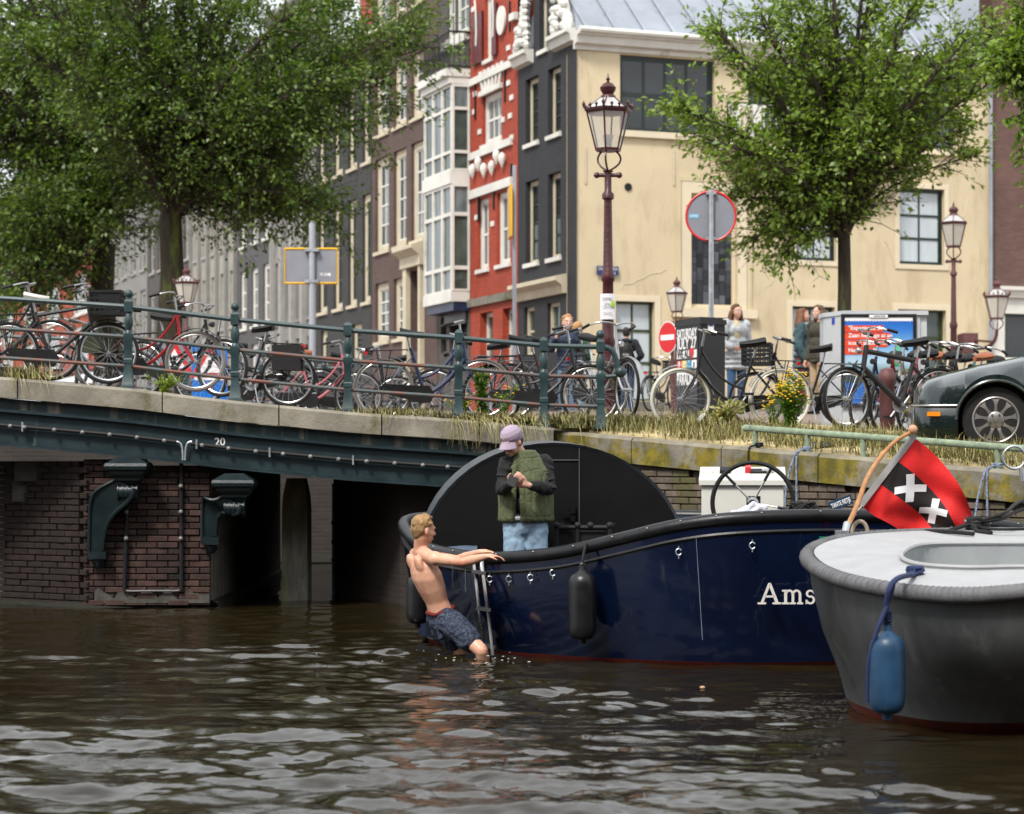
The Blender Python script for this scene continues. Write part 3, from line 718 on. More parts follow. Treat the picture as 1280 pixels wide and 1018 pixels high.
# ---- the cream corner house
FA = (1.6, 56.0); CA = math.degrees(math.atan2(4.5, 11.4))
cr_ = Facade(FA, CA, G(56) - .05, 'corner_house', 'cream rendered corner house with zinc roof and large dark windows behind the tree')
def rect(f, px0, px1, pyt, pyb, pc=None):
    pc = pc if pc is not None else (px0 + px1) / 2
    return (f.u(px0), f.u(px1), f.z(pc, pyb), f.z(pc, pyt))
W_ = f_ = None
Hz = cr_.z(722, 62)
holes = []
big1 = (cr_.u(775), cr_.u(893), cr_.z(775, 163), cr_.z(775, 68)); big2 = (cr_.u(1100), cr_.u(1194), big1[2], big1[3])
big3 = (cr_.u(935), cr_.u(1060), big1[2] - .0, big1[3])
stain = rect(cr_, 863, 921, 243, 384)
wr = rect(cr_, 1124, 1180, 236, 331); wm = rect(cr_, 995, 1045, 236, 327); wm = (wm[0], wm[1], wr[2], wr[3])
g1 = rect(cr_, 769, 818, 377, 505); g1 = (g1[0], g1[1], .32, g1[3]); g2 = (cr_.u(990), cr_.u(1043), .32, g1[3]); g3 = (cr_.u(1122), cr_.u(1182), .32, g1[3])
uE = cr_.u(1240)
cr_.wall(M_cream, 0, uE, 0, Hz, [big1, big2, big3, stain, wr, wm, g1, g2, g3], thick=.3, body=9)
M_dkgreen = mat('dark_green_paint', (.012, .022, .017), .35, var=.2)
M_olive = mat('olive_paint', (.03, .045, .015), .45, var=.2)
for h in (big1, big2, big3):
    cr_.window(h, 4, 2, .07, .1, M_dkgreen, bar=.07, pane=lambda i, j: M_glassy if random.random() < .7 else M_glassg, sill=False, sash=True)
    cr_.band(h[0] - .05, h[1] + .05, h[2] - .16, h[2] - .0, .1, M_creamtrim, 'window_ledge')
# balcony between the large windows
mb = MB(); mb.b2((cr_.u(893), -.75, big1[2] - .42), (cr_.u(1100), .0, big1[2] - .18)); mb.b2((cr_.u(897), -.6, big1[2] - .62), (cr_.u(1096), -.0, big1[2] - .42)); mb.build('balcony_slab', M_creamtrim, cr_.root, smooth=False)
for px in (905, 930, 1090): 
    mb = MB(); uu = cr_.u(px); mb.b2((uu - .12, -.72, big1[2] - .18), (uu + .12, -.5, big1[2] + .75)); mb.build('balcony_pillar', M_white, cr_.root, smooth=False)
mb = MB(); mb.b2((cr_.u(897), -.7, big1[2] + .68), (cr_.u(1096), -.62, big1[2] + .76))
for k in range(26): uu = cr_.u(900) + (cr_.u(1094) - cr_.u(900)) * k / 25; mb.b2((uu - .015, -.68, big1[2] - .18), (uu + .015, -.64, big1[2] + .7))
mb.build('balcony_rail', M_white, cr_.root, smooth=False)
# leaded window: every pane a piece of its own
def leaded(h):
    u0, u1, z0, z1 = h; fw = .07; mb = MB(); y = .12; um = (u0 + u1) / 2; zt = z0 + (z1 - z0) * .755
    for a, b, c, d in ((u0, u0 + fw, z0, z1), (u1 - fw, u1, z0, z1), (um - .05, um + .05, z0, z1), (u0 + fw, um - .05, z1 - fw, z1), (um + .05, u1 - fw, z1 - fw, z1), (u0 + fw, um - .05, z0, z0 + fw), (um + .05, u1 - fw, z0, z0 + fw), (u0 + fw, um - .05, zt - .04, zt + .05), (um + .05, u1 - fw, zt - .04, zt + .05)):
        mb.b2((a + .001, y, c + .001), (b - .001, y + .1, d - .001))
    w = mb.build('window', M_creamtrim, cr_.root, smooth=False)
    pms = [mat('lead_pane_%s' % n, c, .3, var=.3, spec=.4) for n, c in (('grey', (.045, .05, .06)), ('mid', (.022, .025, .03)), ('dark', (.006, .007, .008)), ('pale', (.08, .085, .10)))]
    pms = [MC.get(k) or v for k, v in zip(('a', 'b', 'c', 'd'), pms)]
    lead = MB()
    for (a, b) in ((u0 + fw, um - .05), (um + .05, u1 - fw)):
        lead.b2((a, y + .055, z0 + fw), (b, y + .06, z1 - fw))
        for (c, d, rows_) in ((z0 + fw, zt - .04, 12), (zt + .05, z1 - fw, 4)):
            for k in range(3):
                off = .5 if k == 1 else 0; hh = (d - c) / rows_
                j = -off
                while j < rows_ - .05:
                    ln = 2 if random.random() < .6 else 1
                    zc0 = max(c, c + j * hh); zc1 = min(d, c + (j + ln) * hh); j += ln
                    if zc1 - zc0 < .03: continue
                    a0 = a + (b - a) * k / 3 + .012; a1 = a + (b - a) * (k + 1) / 3 - .012
                    p = MB(); p.b2((-(a1 - a0) / 2, 0, -(zc1 - zc0) / 2 + .012), ((a1 - a0) / 2, .006, (zc1 - zc0) / 2 - .012))
                    mm = pms[2] if d > zt and random.random() < .5 else random.choice([pms[0], pms[0], pms[1], pms[1], pms[2], pms[3]])
                    p.build('pane', mm, w, smooth=False, loc=((a0 + a1) / 2, y + .045, (zc0 + zc1) / 2), rot=(random.uniform(-.015, .015), 0, random.uniform(-.015, .015)))
    lead.build('lead_backing', M_blk, w, smooth=False)
leaded(stain)
u0, u1, z0, z1 = stain
for (a, b, c, d, o, nm) in ((u0 - .26, u0 - .0, z0 - .05, z1 + .28, .06, 'window_surround'), (u1 + .0, u1 + .26, z0 - .05, z1 + .28, .06, 'window_surround'), (u0, u1, z1 + .0, z1 + .28, .058, 'window_surround'), (u0 - .5, u1 + .52, z0 - .28, z0 - .05, .16, 'window_ledge'), (u0 - .4, u0 - .28, z0 - .05, z1 + .42, .04, 'window_surround'), (u1 + .28, u1 + .42, z0 - .05, z1 + .42, .04, 'window_surround'), (u0 - .28, u1 + .28, z1 + .30, z1 + .42, .045, 'window_surround')):
    cr_.band(a, b, c, d, o, M_cream if o < .05 else M_creamtrim, nm)
for h in (wr, wm):
    cr_.window(h, 2, 3, .05, .1, M_dkgreen, bar=.045, pane=M_curtain, sill=False, sash=True)
    for (a, b, c, d) in ((h[0] - .14, h[0], h[2] - .13, h[3] + .14), (h[1], h[1] + .14, h[2] - .13, h[3] + .14), (h[0], h[1], h[3], h[3] + .14), (h[0], h[1], h[2] - .13, h[2])): cr_.band(a, b, c, d, .03, M_creamtrim, 'window_surround')
for h in (g1, g2, g3):
    cr_.window(h, 2, 3, .06, .14, M_olive, bar=.05, pane=M_curtain if h is not g3 else (lambda i, j: M_curtain if i == 0 else M_glassg), sill=False, transom=[0, .38, .72, 1])
    for (a, b, c, d) in ((h[0] - .16, h[0], .3, h[3] + .16), (h[1], h[1] + .16, .3, h[3] + .16), (h[0], h[1], h[3], h[3] + .16)): cr_.band(a, b, c, d, .03, M_creamtrim, 'window_surround')
for a, b in ((0, g1[0] - .16), (g1[1] + .16, g2[0] - .16), (g2[1] + .16, g3[0] - .16), (g3[1] + .16, uE)): cr_.band(a, b, 0, .3, .05, M_stone, 'plinth')
for h in (g1, g2, g3): cr_.band(h[0] - .16, h[1] + .16, 0, .3, .12, M_stone, 'doorstep')
cr_.moulding(-.08, uE, Hz, [(0, 0), (.06, 0), (.08, .10), (.22, .14), (.26, .30), (.34, .34), (.34, .44), (0, .44)], M_white)
mb = MB(); mb.tube([(-.05, -.36, Hz + .45), (uE, -.36, Hz + .45)], .08, 8); mb.build('gutter', M_white, cr_.root)
M_zinc = mat('zinc_roof', (.30, .33, .37), .45, .35, var=.12, vscale=.6, stain=((.22, .24, .27), 1.2, .55, (1, 1, .3)))
mb = MB(); mb.add([(-.05, -.2, Hz + .44), (uE, -.2, Hz + .44), (uE + 4, 6.2, Hz + 5.9), (1.9, 6.2, Hz + 5.9)], [(0, 1, 2, 3)]); mb.add([(-.05, -.2, Hz + .44), (1.9, 6.2, Hz + 5.9), (.6, 6.2, Hz + .44)], [(0, 1, 2)]); mb.build('roof', M_zinc, cr_.root, smooth=False, fix=False)
for k in range(16):
    uu = .25 + k * .82
    if uu > uE - .1: break
    t0 = max(0, (uu - .0) / 0.9); t1 = 1 if uu > .9 else uu / .9
    mb = MB(); mb.tube([(uu, -.2, Hz + .48), (uu, -.2 + 6.2 * t1, Hz + .48 + 5.3 * t1)], .05, 4); mb.build('roof_seam', M_zinc, cr_.root, smooth=False)
mb = MB(); mb.cyl((0, .02, 0), (0, -.03, 0), .1, n=12); mb.build('round_vent', M_blkrough, cr_.root, loc=(cr_.u(785), 0, cr_.z(785, 234)))
for px, p0_, p1_ in ((732, 183, 230), (842, 188, 232)): cr_.band(cr_.u(px) - .02, cr_.u(px) + .02, cr_.z(px, p1_), cr_.z(px, p0_), .03, M_sand, 'wall_tie')
rk = random.Random(2)
for (px, py, n_, dx, dy) in ((775, 360, 9, 7, -3.2), (975, 340, 7, -3, 4), (1105, 300, 8, 2.5, 6), (740, 150, 8, 2, 7), (1210, 250, 8, -2, 6), (960, 250, 6, 4, 5)):
    mb = MB(); q = [(cr_.u(px + dx * k + rk.uniform(-2, 2)), -.002, cr_.z(px, py + dy * k + rk.uniform(-2, 2))) for k in range(n_)]; mb.tube(q, .012, 3); mb.build('wall_crack', M_sand, cr_.root)
# dark strip at the corner = side of the black brick house; blue street-name plate
M_blue = mat('enamel_blue', (.012, .03, .12), .3, var=.1)
sg = empty('street_sign', (cr_.root.location.x + cr_.d.x * cr_.u(758) + .03, cr_.root.location.y + cr_.d.y * cr_.u(758) - .06, 0), cr_.ang, 'small blue enamel street name plate on the cream wall behind the tall lamp', 'street sign')
zz = Z(338.5, 56.2)
mb = MB(); mb.box((0, 0, zz), (.60, .02, .23)); mb.build('plate', M_blue, sg, smooth=False)
text('OUDEZIJDS', .105, MC['letter_white'], (0, -.013, zz + .045), 0, sg); text('KOLK', .075, MC['letter_white'], (.12, -.013, zz - .065), 0, sg)
# downpipe on the right end
mb = MB(); mb.cyl((uE - .12, -.12, 0), (uE - .12, -.12, Hz - .05), .055, n=8); mb.tube([(uE - .12, -.12, Hz - .05), (uE + .1, -.2, Hz + .1), (uE + .5, -.2, Hz + .22)], .055, 8); mb.build('downpipe', M_zinc, cr_.root)

# ---- brick house at the right edge
pE = (FA[0] + math.cos(R(CA)) * (uE + .02), FA[1] + math.sin(R(CA)) * (uE + .02))
rb = Facade(pE, CA, G(56) - .05, 'brick_house', 'purple brown brick house with white shop front at the right edge')
M_prb = brickmat('purple_brick', '#5a3c36', '#6b4a42', '#5a4c46')
hs1 = [(rb.u(1256) , rb.u(1256) + 1.2, rb.z(1256, 447), rb.z(1256, 392)), (1.3, 2.5, 4.2, 6.6), (1.3, 2.5, 7.6, 9.8)]
rb.wall(M_prb, 0, 6, rb.z(1246, 365), 19, hs1[1:], body=8)
rb.wall(M_white, 0, 6, 0, rb.z(1246, 365), hs1[:1], body=8, name='shop_front')
rb.window(hs1[0], 1, 1, .07, .1, M_dkgreen, pane=M_glassy, sill=False)
for h in hs1[1:]: rb.window(h, 2, 4)
rb.moulding(.0, 6, rb.z(1246, 372), [(0, 0), (.1, 0), (.14, .16), (.2, .2), (.2, .3), (0, .3)], M_white)

# ---- receding canal-side row; x = 1.6 - .364 (y - 56)
RA = -69.999
def rowpt(px):
    t = (px - 640) / F; y = 21.984 / (.364 + t); return (t * y, y)
def rowhouse(px0, px1, name, label, cat='house', group='canal houses receding along the street'):
    p = rowpt(px0); return Facade(p, RA, G(p[1]) - .1, name, label, group, cat), 0, (Vector(rowpt(px1)) - Vector(p)).length
def R_(f, px0, px1, pyt, pyb): return rect(f, px0, px1, pyt, pyb)

M_blkbrick = brickmat('black_brick', '#222226', '#2b2b30', '#1c1c1f')
f, a, b = rowhouse(648, 721, 'black_house', 'narrow black brick house at the corner with white scrolls on its gable')
Ht = f.z(700, 62)
def rows_of(f, specs, zref):   # specs [(px0,px1)], zref (px, top, bottom)
    zt, zb = f.z(zref[0], zref[1]), f.z(zref[0], zref[2]); return [(f.u(p), f.u(q), zb, zt) for p, q in specs]
up = rows_of(f, [(657, 673), (685, 701)], (693, 84, 168)); lo = rows_of(f, [(657, 673), (685, 701)], (693, 216, 322)); tp = rows_of(f, [(674, 685)], (680, -12, 62))
gr = rows_of(f, [(655, 668), (684, 700)], (692, 378, 440))
f.wall(M_blkbrick, 0, b, 0, Ht, up + lo + gr, body=5)
f.wall(M_blkbrick, f.u(667), f.u(694), Ht, Ht + 3.4, [(h[0], h[1], max(h[2], Ht + .05), h[3]) for h in tp], body=5, name='gable')
for h in up + lo + [(h[0], h[1], max(h[2], Ht + .05), h[3]) for h in tp]:
    f.window(h, 2, 4, .12, .14, M_sand, bar=.03, barm=M_dkgreen, pane=lambda i, j: M_curtdark if (j < 2 and h in lo) else M_glassy, sillm=M_white, sash=True)
for h in gr: f.window(h, 1, 2, .1, .1, M_sand, pane=M_glassg, sill=False)
for (p0_, p1_) in ((647, 667), (694, 721)): f.moulding(f.u(p0_), f.u(p1_), Ht - .02, [(0, 0), (.15, .05), (.2, .22), (.28, .26), (.28, .36), (0, .36)], M_white)
f.moulding(f.u(648), f.u(709), f.z(680, 372), [(0, 0), (.1, 0), (.15, .2), (.32, .32), (.32, .42), (0, .5)], M_sand)
def scroll(f, u, z, h, dirn):
    mb = MB(); k = 0
    for q in range(16):
        t = q / 15; uu = u + dirn * (.95 * (t ** 1.6)) ; mb.ball((uu + random.uniform(-.05, .05), -.06, z + h * (1 - t) + .12), (.2 - .06 * t, .16, .2), 8)
    for q in range(22): mb.ball((u + dirn * random.uniform(.0, .85) * (1), -.14, z + .1 + random.uniform(0, .6) * 1.0), random.uniform(.07, .14), 6)
    for q in range(10): mb.ball((u + dirn * .12, -.15, z + .2 + q * h / 11), random.uniform(.08, .15), 6)
    mb.build('gable_scroll', M_white, f.root)
scroll(f, f.u(668) - .15, Ht + .35, 2.2, -1); scroll(f, f.u(694) + .15, Ht + .35, 2.6, 1)

M_redbrick = brickmat('bright_red_brick', '#92331b', '#a64128', '#84331e')
M_dkred = mat('shutter_red', (.09, .008, .01), .45, var=.2)
f, a, b = rowhouse(588, 647.5, 'red_house', 'narrow bright red brick house with white bands and dark red shutters')
topw = rows_of(f, [(606, 616)], (611, -8, 74)); mid = rows_of(f, [(603, 627)], (615, 116, 178)); low = rows_of(f, [(597, 611), (621, 638)], (618, 243, 333)); grd = rows_of(f, [(600, 616), (628, 641)], (620, 388, 460))
f.wall(M_redbrick, 0, b, 0, 15.5, topw + mid + low + grd, body=6)
for h in topw + mid + low: f.window(h, 2 if h not in mid else 3, 2, .13, .1, M_white, bar=.05, pane=M_curtdark, sash=True)
for h in grd: f.window(h, 1, 2, .12, .2, M_white, pane=M_glassg, sill=False)
def band(f, px0, px1, pyt, pyb, pc, out, m): 
    f.band(f.u(px0), f.u(px1), f.z(pc, pyb), f.z(pc, pyt), out, m, 'stone_band')
for t_, b_ in ((86, 95), (181, 190), (229, 240)): band(f, 588, 641, t_, b_, 618, .08, M_white)
band(f, 588, 647, 369, 379, 618, .1, M_stone); band(f, 641, 647.3, 17, 26, 644, .12, M_white)
for px0, px1 in ((593, 605.0), (617.5, 623)):
    mb = MB(); mb.b2((f.u(px0), -.08, topw[0][2] + .0), (f.u(px1), -.02, topw[0][3] - .4)); o = mb.build('shutter', M_dkred, f.root, smooth=False)
    mb = MB(); mb.tube(bezier([(f.u((px0 + px1) / 2), -.1, topw[0][2] + .5), (f.u((px0 + px1) / 2) + .1, -.1, topw[0][2] + 1.2), (f.u((px0 + px1) / 2) - .1, -.1, topw[0][2] + 1.8)], 8), .03, 5); mb.build('shutter_ornament', M_white, o)
mb = MB(); mb.lathe([(.0, 0), (.33, 0), (.33, .06), (.0, .06)], (f.u(629), -.03, f.z(629, 26)), 16, Matrix.Rotation(R(90), 3, 'X'), sy=1.2); mb.build('oval_plaque', M_white, f.root)
mb = MB()
hm = mid[0]
for k in range(6):   # fanned white voussoirs over the middle window
    t = (k - 2.5) / 2.5; x0 = (hm[0] + hm[1]) / 2 + t * (hm[1] - hm[0]) * .42; x1 = x0 + t * .25
    vs = [(x0 - .07, -.05, hm[3] + .14), (x0 + .07, -.05, hm[3] + .14), (x1 + .09, -.05, hm[3] + .72), (x1 - .09, -.05, hm[3] + .72)]
    p = MB(); p.add(vs + [(v[0], .02, v[2]) for v in vs], [(0, 1, 2, 3), (0, 4, 5, 1), (1, 5, 6, 2), (2, 6, 7, 3), (3, 7, 4, 0)]); p.build('voussoir', M_white, f.root, smooth=False)
f.band(hm[0] - .1, hm[1] + .1, hm[3] + .0, hm[3] + .14, .1, M_white, 'window_lintel')
for px, py in ((595, 214), (602, 205), (609, 213), (619, 210), (625, 196), (632, 200)):
    mb = MB(); mb.lathe([(.01, -.22), (.12, 0), (.1, .12), (.02, .2)], (f.u(px), -.1, f.z(px, py)), 8); mb.build('finial', M_white, f.root)
for px, py in ((594, 34), (594, 118), (594, 62), (636, 104), (636, 60), (638, 145), (593, 140), (640, 122), (640, 172), (600, 165), (629, 150), (596, 272), (616, 280), (592, 12)):
    mb = MB(); mb.b2((-.13, -.03, -.07), (.13, .02, .07)); mb.build('white_block', M_white, f.root, smooth=False, loc=(f.u(px), 0, f.z(px, py)))
for px, t_, b_ in ((595, 105, 150), (632, 82, 128), (638, 2, 40), (599, 245, 275), (618, 230, 262), (640, 205, 240)):
    f.band(f.u(px) - .025, f.u(px) + .025, f.z(px, b_), f.z(px, t_), .05, M_blk, 'wall_anchor')

# white oriel house
f, a, b = rowhouse(548, 587.5, 'bay_house', 'house with a tall white glazed bay window under an iron balcony')
M_greybrick = brickmat('grey_brick', '#46423e', '#524c48', '#3c3a37')
topw = rows_of(f, [(560, 569), (571, 586)], (575, -20, 42)); g = rows_of(f, [(551, 558), (562, 584)], (565, 395, 440))
f.wall(M_greybrick, 0, b, 0, 15.5, topw + g, body=6)
for h in topw: f.window(h, 2, 2, .12, .05, M_white, pane=M_glassg)
for h in g: f.window(h, 2, 2, .08, .2, M_blk, pane=M_glassy, sill=False)
f.band(f.u(555), f.u(587), f.z(570, 58), f.z(570, 48), .1, M_white, 'window_ledge')
def bayring(zb, zt, name, m, grow=0):
    u0, u1 = .12 - grow, b - .03 + grow * .3; o = .52 + grow
    return [(u0, 0), (u0 + .18, -o), (u1 - .03, -o), (u1, 0)]
bay0, bay1 = f.z(560, 383), f.z(560, 106)
pts = bayring(0, 0, '', None)
def seg3(z0, z1, grow, name, m):
    p = bayring(0, 0, '', None, grow); mb = MB(); mb.prism(p, (z0, z1), lambda a_, b_, c_: (a_, b_, c_)); return mb.build(name, m, f.root, smooth=False)
zs = [bay0, f.z(560, 358), f.z(560, 282), f.z(560, 248), f.z(560, 230), f.z(560, 212), f.z(560, 155), f.z(560, 118), bay1]
for zb, zt, gw in ((bay0, bay0 + .30, .04), (f.z(560, 240), f.z(560, 224), .06), (bay1 - .3, bay1, .10), (bay1 - .1, bay1 + .12, .2)): seg3(zb, zt, gw, 'bay_cornice', M_white)
seg3(bay0 - .25, bay0, -.05, 'bay_base', mat('navy_paint', (.012, .02, .06), .4)); seg3(bay0 - .6, bay0 - .25, -.45, 'bay_corbel', M_blk)
for zb, zt in ((bay0 + .30, f.z(560, 240)), (f.z(560, 224), bay1 - .3)):
    H_ = zt - zb; lv = [zb, zb + H_ * .20, zb + H_ * .235, zb + H_ * .70, zb + H_ * .735, zt]
    for (A, Bp, cols) in ((pts[0], pts[1], 1), (pts[1], pts[2], 3), (pts[2], pts[3], 1)):
        A = Vector(A); Bv = Vector(Bp); d = (Bv - A); L_ = d.length; rz = math.atan2(d.y, d.x)
        w = empty('window', (A.x, A.y, 0), rz, parent=f.root)
        mb = MB(); cw = L_ / cols
        for k in range(cols + 1): 
            q0, q1 = max(0, k * cw - .06), min(L_, k * cw + .06); mb.b2((q0, -.03, zb), (q1, .08, zt))
        for (z0_, z1_) in ((zb - .0, zb + .06), (lv[1], lv[2]), (lv[3], lv[4]), (zt - .08, zt)): mb.b2((.06, -.025, z0_), (L_ - .06, .078, z1_))
        mb.build('frame', M_white, w, smooth=False)
        for k in range(cols):
            for (z0_, z1_) in ((zb + .06, lv[1]), (lv[2], lv[3]), (lv[4], zt - .08)):
                p = MB(); p.b2((-cw / 2 + .05, 0, -(z1_ - z0_) / 2), (cw / 2 - .05, .01, (z1_ - z0_) / 2)); p.build('pane', random.choice([M_glassg, M_curtdark, M_curtdark]), w, smooth=False, loc=(k * cw + cw / 2, .03, (z0_ + z1_) / 2), rot=(random.uniform(-.01, .01), 0, random.uniform(-.02, .02)))
seg3(bay0 + .2, bay1 - .2, -.12, 'bay_core', M_curtdark)
# balcony railing
p = bayring(0, 0, '', None, .1); mb = MB(); z0_ = bay1 + .12
for (A, Bp) in zip(p, p[1:]):
    A = Vector(A); Bv = Vector(Bp); n = max(3, int((Bv - A).length / .14))
    mb.tube([(A.x, A.y, z0_ + 1.05), (Bv.x, Bv.y, z0_ + 1.05)], .035, 5); mb.tube([(A.x, A.y, z0_ + .08), (Bv.x, Bv.y, z0_ + .08)], .025, 5)
    for k in range(n + 1):
        q = A.lerp(Bv, k / n); mb.cyl((q.x, q.y, z0_), (q.x, q.y, z0_ + 1.05), .014, n=4)
        if k % 2 == 0: mb.tube([(q.x + .06 * math.cos(t), q.y, z0_ + .5 + .14 * math.sin(t)) for t in np.linspace(0, 6.28, 9)], .014, 4)
mb.build('balcony_railing', M_blk, f.root)

M_brown = brickmat('brown_brick', '#4a3530', '#5a423a', '#4f443f')
f, a, b = rowhouse(465, 547.5, 'brown_house', 'brown brick house with tall sand-framed sash windows and a stone doorway')
sp = [(469, 486), (492, 508), (514, 530)]
r0_ = rows_of(f, sp[:], (500, -40, 18)); r1_ = rows_of(f, sp, (500, 78, 157)); r2_ = rows_of(f, sp, (500, 187, 307)); r3_ = rows_of(f, sp[:2], (490, 350, 425)); dr = rows_of(f, [(513, 528)], (520, 338, 440))
f.wall(M_brown, 0, b, 0, 15.5, r0_ + r1_ + r2_ + r3_ + dr, body=6)
for h in r0_ + r1_ + r2_ + r3_: f.window(h, 2, 4, .22, .1, M_sand, bar=.04, barm=M_white, pane=lambda i, j: random.choice([M_glassg, M_curtdark, M_glassy]), sash=True)
h = dr[0]; f.window(h, 1, 2, .12, .25, M_sand, pane=M_glassy, sill=False, transom=[0, .75, 1])
f.band(h[0] - .35, h[0], 0, h[3] + .1, .15, M_sand, 'door_pilaster'); f.band(h[1], h[1] + .2, 0, h[3] + .1, .15, M_sand, 'door_pilaster'); f.moulding(h[0] - .5, h[1] + .3, h[3] + .1, [(0, 0), (.2, 0), (.2, .3), (.45, .5), (.45, .6), (0, .75)], M_sand)
rh = MB(); rh.b2((.4, -.5, f.z(475, 30)), (1.9, 3, f.z(475, -30))); 

f, a, b = rowhouse(395, 464.5, 'dark_house', 'wide dark grey brick house with eight tall cream window frames')
M_dkbrick = brickmat('charcoal_brick', '#2e2e2e', '#383736', '#2a2a2a')
sp = [(398, 409), (417, 428), (435, 446), (453, 463)]
r1_ = rows_of(f, sp, (440, 103, 211)); r2_ = rows_of(f, sp, (440, 250, 382)); r3_ = rows_of(f, [(401, 409), (440, 452)], (445, 405, 450))
Ht = f.z(440, 74)
f.wall(M_dkbrick, 0, b, 0, Ht, r1_ + r2_ + r3_, body=6)
for h in r1_ + r2_ + r3_: f.window(h, 2, 4, .24, .1, M_sand, bar=.04, barm=M_dkgreen, pane=lambda i, j: random.choice([M_glassy, M_glassg]), sash=True)
M_tile = mat('pale_roof', (.42, .40, .33), .8, var=.25, vscale=4)
f.moulding(0, b, Ht, [(0, 0), (.2, .05), (.35, .25), (.35, .35), (0, .35)], M_sand)
mb = MB(); mb.add([(0, -.2, Ht + .3), (b, -.2, Ht + .3), (b, 4, Ht + 4.5), (0, 4, Ht + 4.5)], [(0, 1, 2, 3)]); mb.build('roof', M_tile, f.root, smooth=False, fix=False)
mb = MB(); mb.b2((b - 2.4, .3, Ht + .5), (b - .3, 3, Ht + 2.6)); o = mb.build('dormer', mat('dormer_red', (.35, .01, .01), .5), f.root, smooth=False)

def generic(px0, px1, name, label, m, n, fm, H, frw=.2, pil=None, rows_z=((3.3, 5.6), (6.6, 8.9), (9.9, 11.8)), gz=(.6, 2.6), shutter=None):
    f, a, b = rowhouse(px0, px1, name, label)
    holes = []; cw = b / n
    for (z0, z1) in rows_z + (gz,):
        for k in range(n): holes.append((k * cw + cw * .24, k * cw + cw * .80, z0, z1))
    f.wall(m, 0, b - .05, 0, H, holes, body=6)
    for h in holes: f.window(h, 2, 3, frw, .08, fm, pane=random.choice([M_glassy, M_glassg, M_curtdark]), bar=.05)
    f.moulding(0, b - .05, H, [(0, 0), (.2, .05), (.4, .3), (.4, .45), (0, .45)], fm)
    if pil:
        for k in range(n + 1): f.band(max(0, k * cw - .16), min(b - .05, k * cw + .16), .3, H, .14, pil, 'pilaster')
    if shutter:
        for h in holes:
            mb = MB(); mb.b2((h[1] + .02, -.09, h[2]), (h[1] + .5, -.02, h[3])); mb.build('shutter', shutter, f.root, smooth=False)
    return f
M_pale = mat('pale_stone', (.20, .196, .185), .8, var=.12, vscale=1.5)
M_slate = mat('slate_render', (.075, .072, .075), .8, var=.15, vscale=2)
generic(341, 394.5, 'stone_house', 'pale grey stone house with tall pilasters beyond the yellow-edged sign', M_pale, 4, M_pale, 14.5, pil=mat('pilaster_stone', (.30, .29, .27), .8, var=.15))
generic(297, 340.5, 'slate_house', 'dark grey house with white window frames next to the pale stone house', M_slate, 3, M_white, 13.5, .2)
generic(240, 296.5, 'cream_house', 'pale cream house half hidden by the right limb of the big tree', mat('pale_cream', (.30, .28, .24), .8, var=.15), 5, MC['pilaster_stone'], 14.0, pil=M_pale)
generic(185, 239.5, 'grey_house', 'grey brick house with white frames behind the mossy tree trunk', M_greybrick, 5, MC['pilaster_stone'], 13.0)
M_orange = mat('orange_red_brick', (.30, .06, .03), .85, var=.25, vscale=1.5)
generic(120, 184.5, 'white_house', 'white plastered house seen between the two tree trunks', M_pale, 6, MC['pilaster_stone'], 13.5)
generic(-90, 119.5, 'shuttered_house', 'orange brick house with red shutters behind the left tree', M_orange, 9, M_white, 13, shutter=mat('bright_red_shutter', (.30, .012, .01), .5))

# houses on the opposite bank, behind the viewer: seen only as reflections
for k in range(9):
    w = 8.5; x = -38 + k * w; H = 13 + (k * 37 % 5)
    o = empty('opposite_house', (x, -15 - 0, 1.5), math.pi, 'gabled canal house on the opposite bank behind the viewer, ' + ['first', 'second', 'third', 'fourth', 'fifth', 'sixth', 'seventh', 'eighth', 'ninth'][k] + ' from the left', 'house', 'canal houses on the bank behind the viewer')
    m = [M_brown, M_dkbrick, M_prb][k % 3]
    mb = MB(); mb.prism([(-w, 0), (0, 0), (0, H), (-w / 2, H + 3), (-w, H)], (0, 9), lambda a_, b_, c_: (a_, c_, b_)); mb.build('wall', m, o, smooth=False)
    for i in range(3):
        for j in range(4):
            mb = MB(); mb.b2((-w + 1.2 + i * 2.4, -.05, 1 + j * 3.1), (-w + 2.6 + i * 2.4, .0, 3.1 + j * 3.1)); mb.build('window', random.choice([M_white, M_curtdark, M_glassy]), o, smooth=False)
mb = MB(); mb.b2((-80, -40, -1.5), (80, -9, 1.45)); tag(mb.build('opposite_quay', M_prb, smooth=False), kind='structure')
# ------------------------------------------------------------------ trees
def leafmat(name, c1, c2, c3=None, tint=(1.5, 1.7, .5)):
    m = bpy.data.materials.new(name); m.use_nodes = True; nt = m.node_tree; N = nt.nodes; L = nt.links; b = N['Principled BSDF']
    g = N.new('ShaderNodeNewGeometry'); rp = N.new('ShaderNodeValToRGB'); rp.color_ramp.elements[0].color = (*c1, 1); rp.color_ramp.elements[1].color = (*c2, 1)
    if c3: e = rp.color_ramp.elements.new(.93); e.color = (*c3, 1)
    L.new(g.outputs['Random Per Island'], rp.inputs[0]); L.new(rp.outputs[0], b.inputs['Base Color']); b.inputs['Roughness'].default_value = .45
    tr = N.new('ShaderNodeBsdfTranslucent'); mx = N.new('ShaderNodeMixShader'); mx.inputs[0].default_value = .3; sc = N.new('ShaderNodeVectorMath'); sc.operation = 'MULTIPLY'; sc.inputs[1].default_value = tint
    L.new(rp.outputs[0], sc.inputs[0]); L.new(sc.outputs[0], tr.inputs[0]); L.new(b.outputs[0], mx.inputs[1]); L.new(tr.outputs[0], mx.inputs[2]); L.new(mx.outputs[0], N['Material Output'].inputs[0]); return m
M_leaf1 = leafmat('leaf_bright', (.065, .13, .012), (.165, .255, .03), (.25, .34, .06))
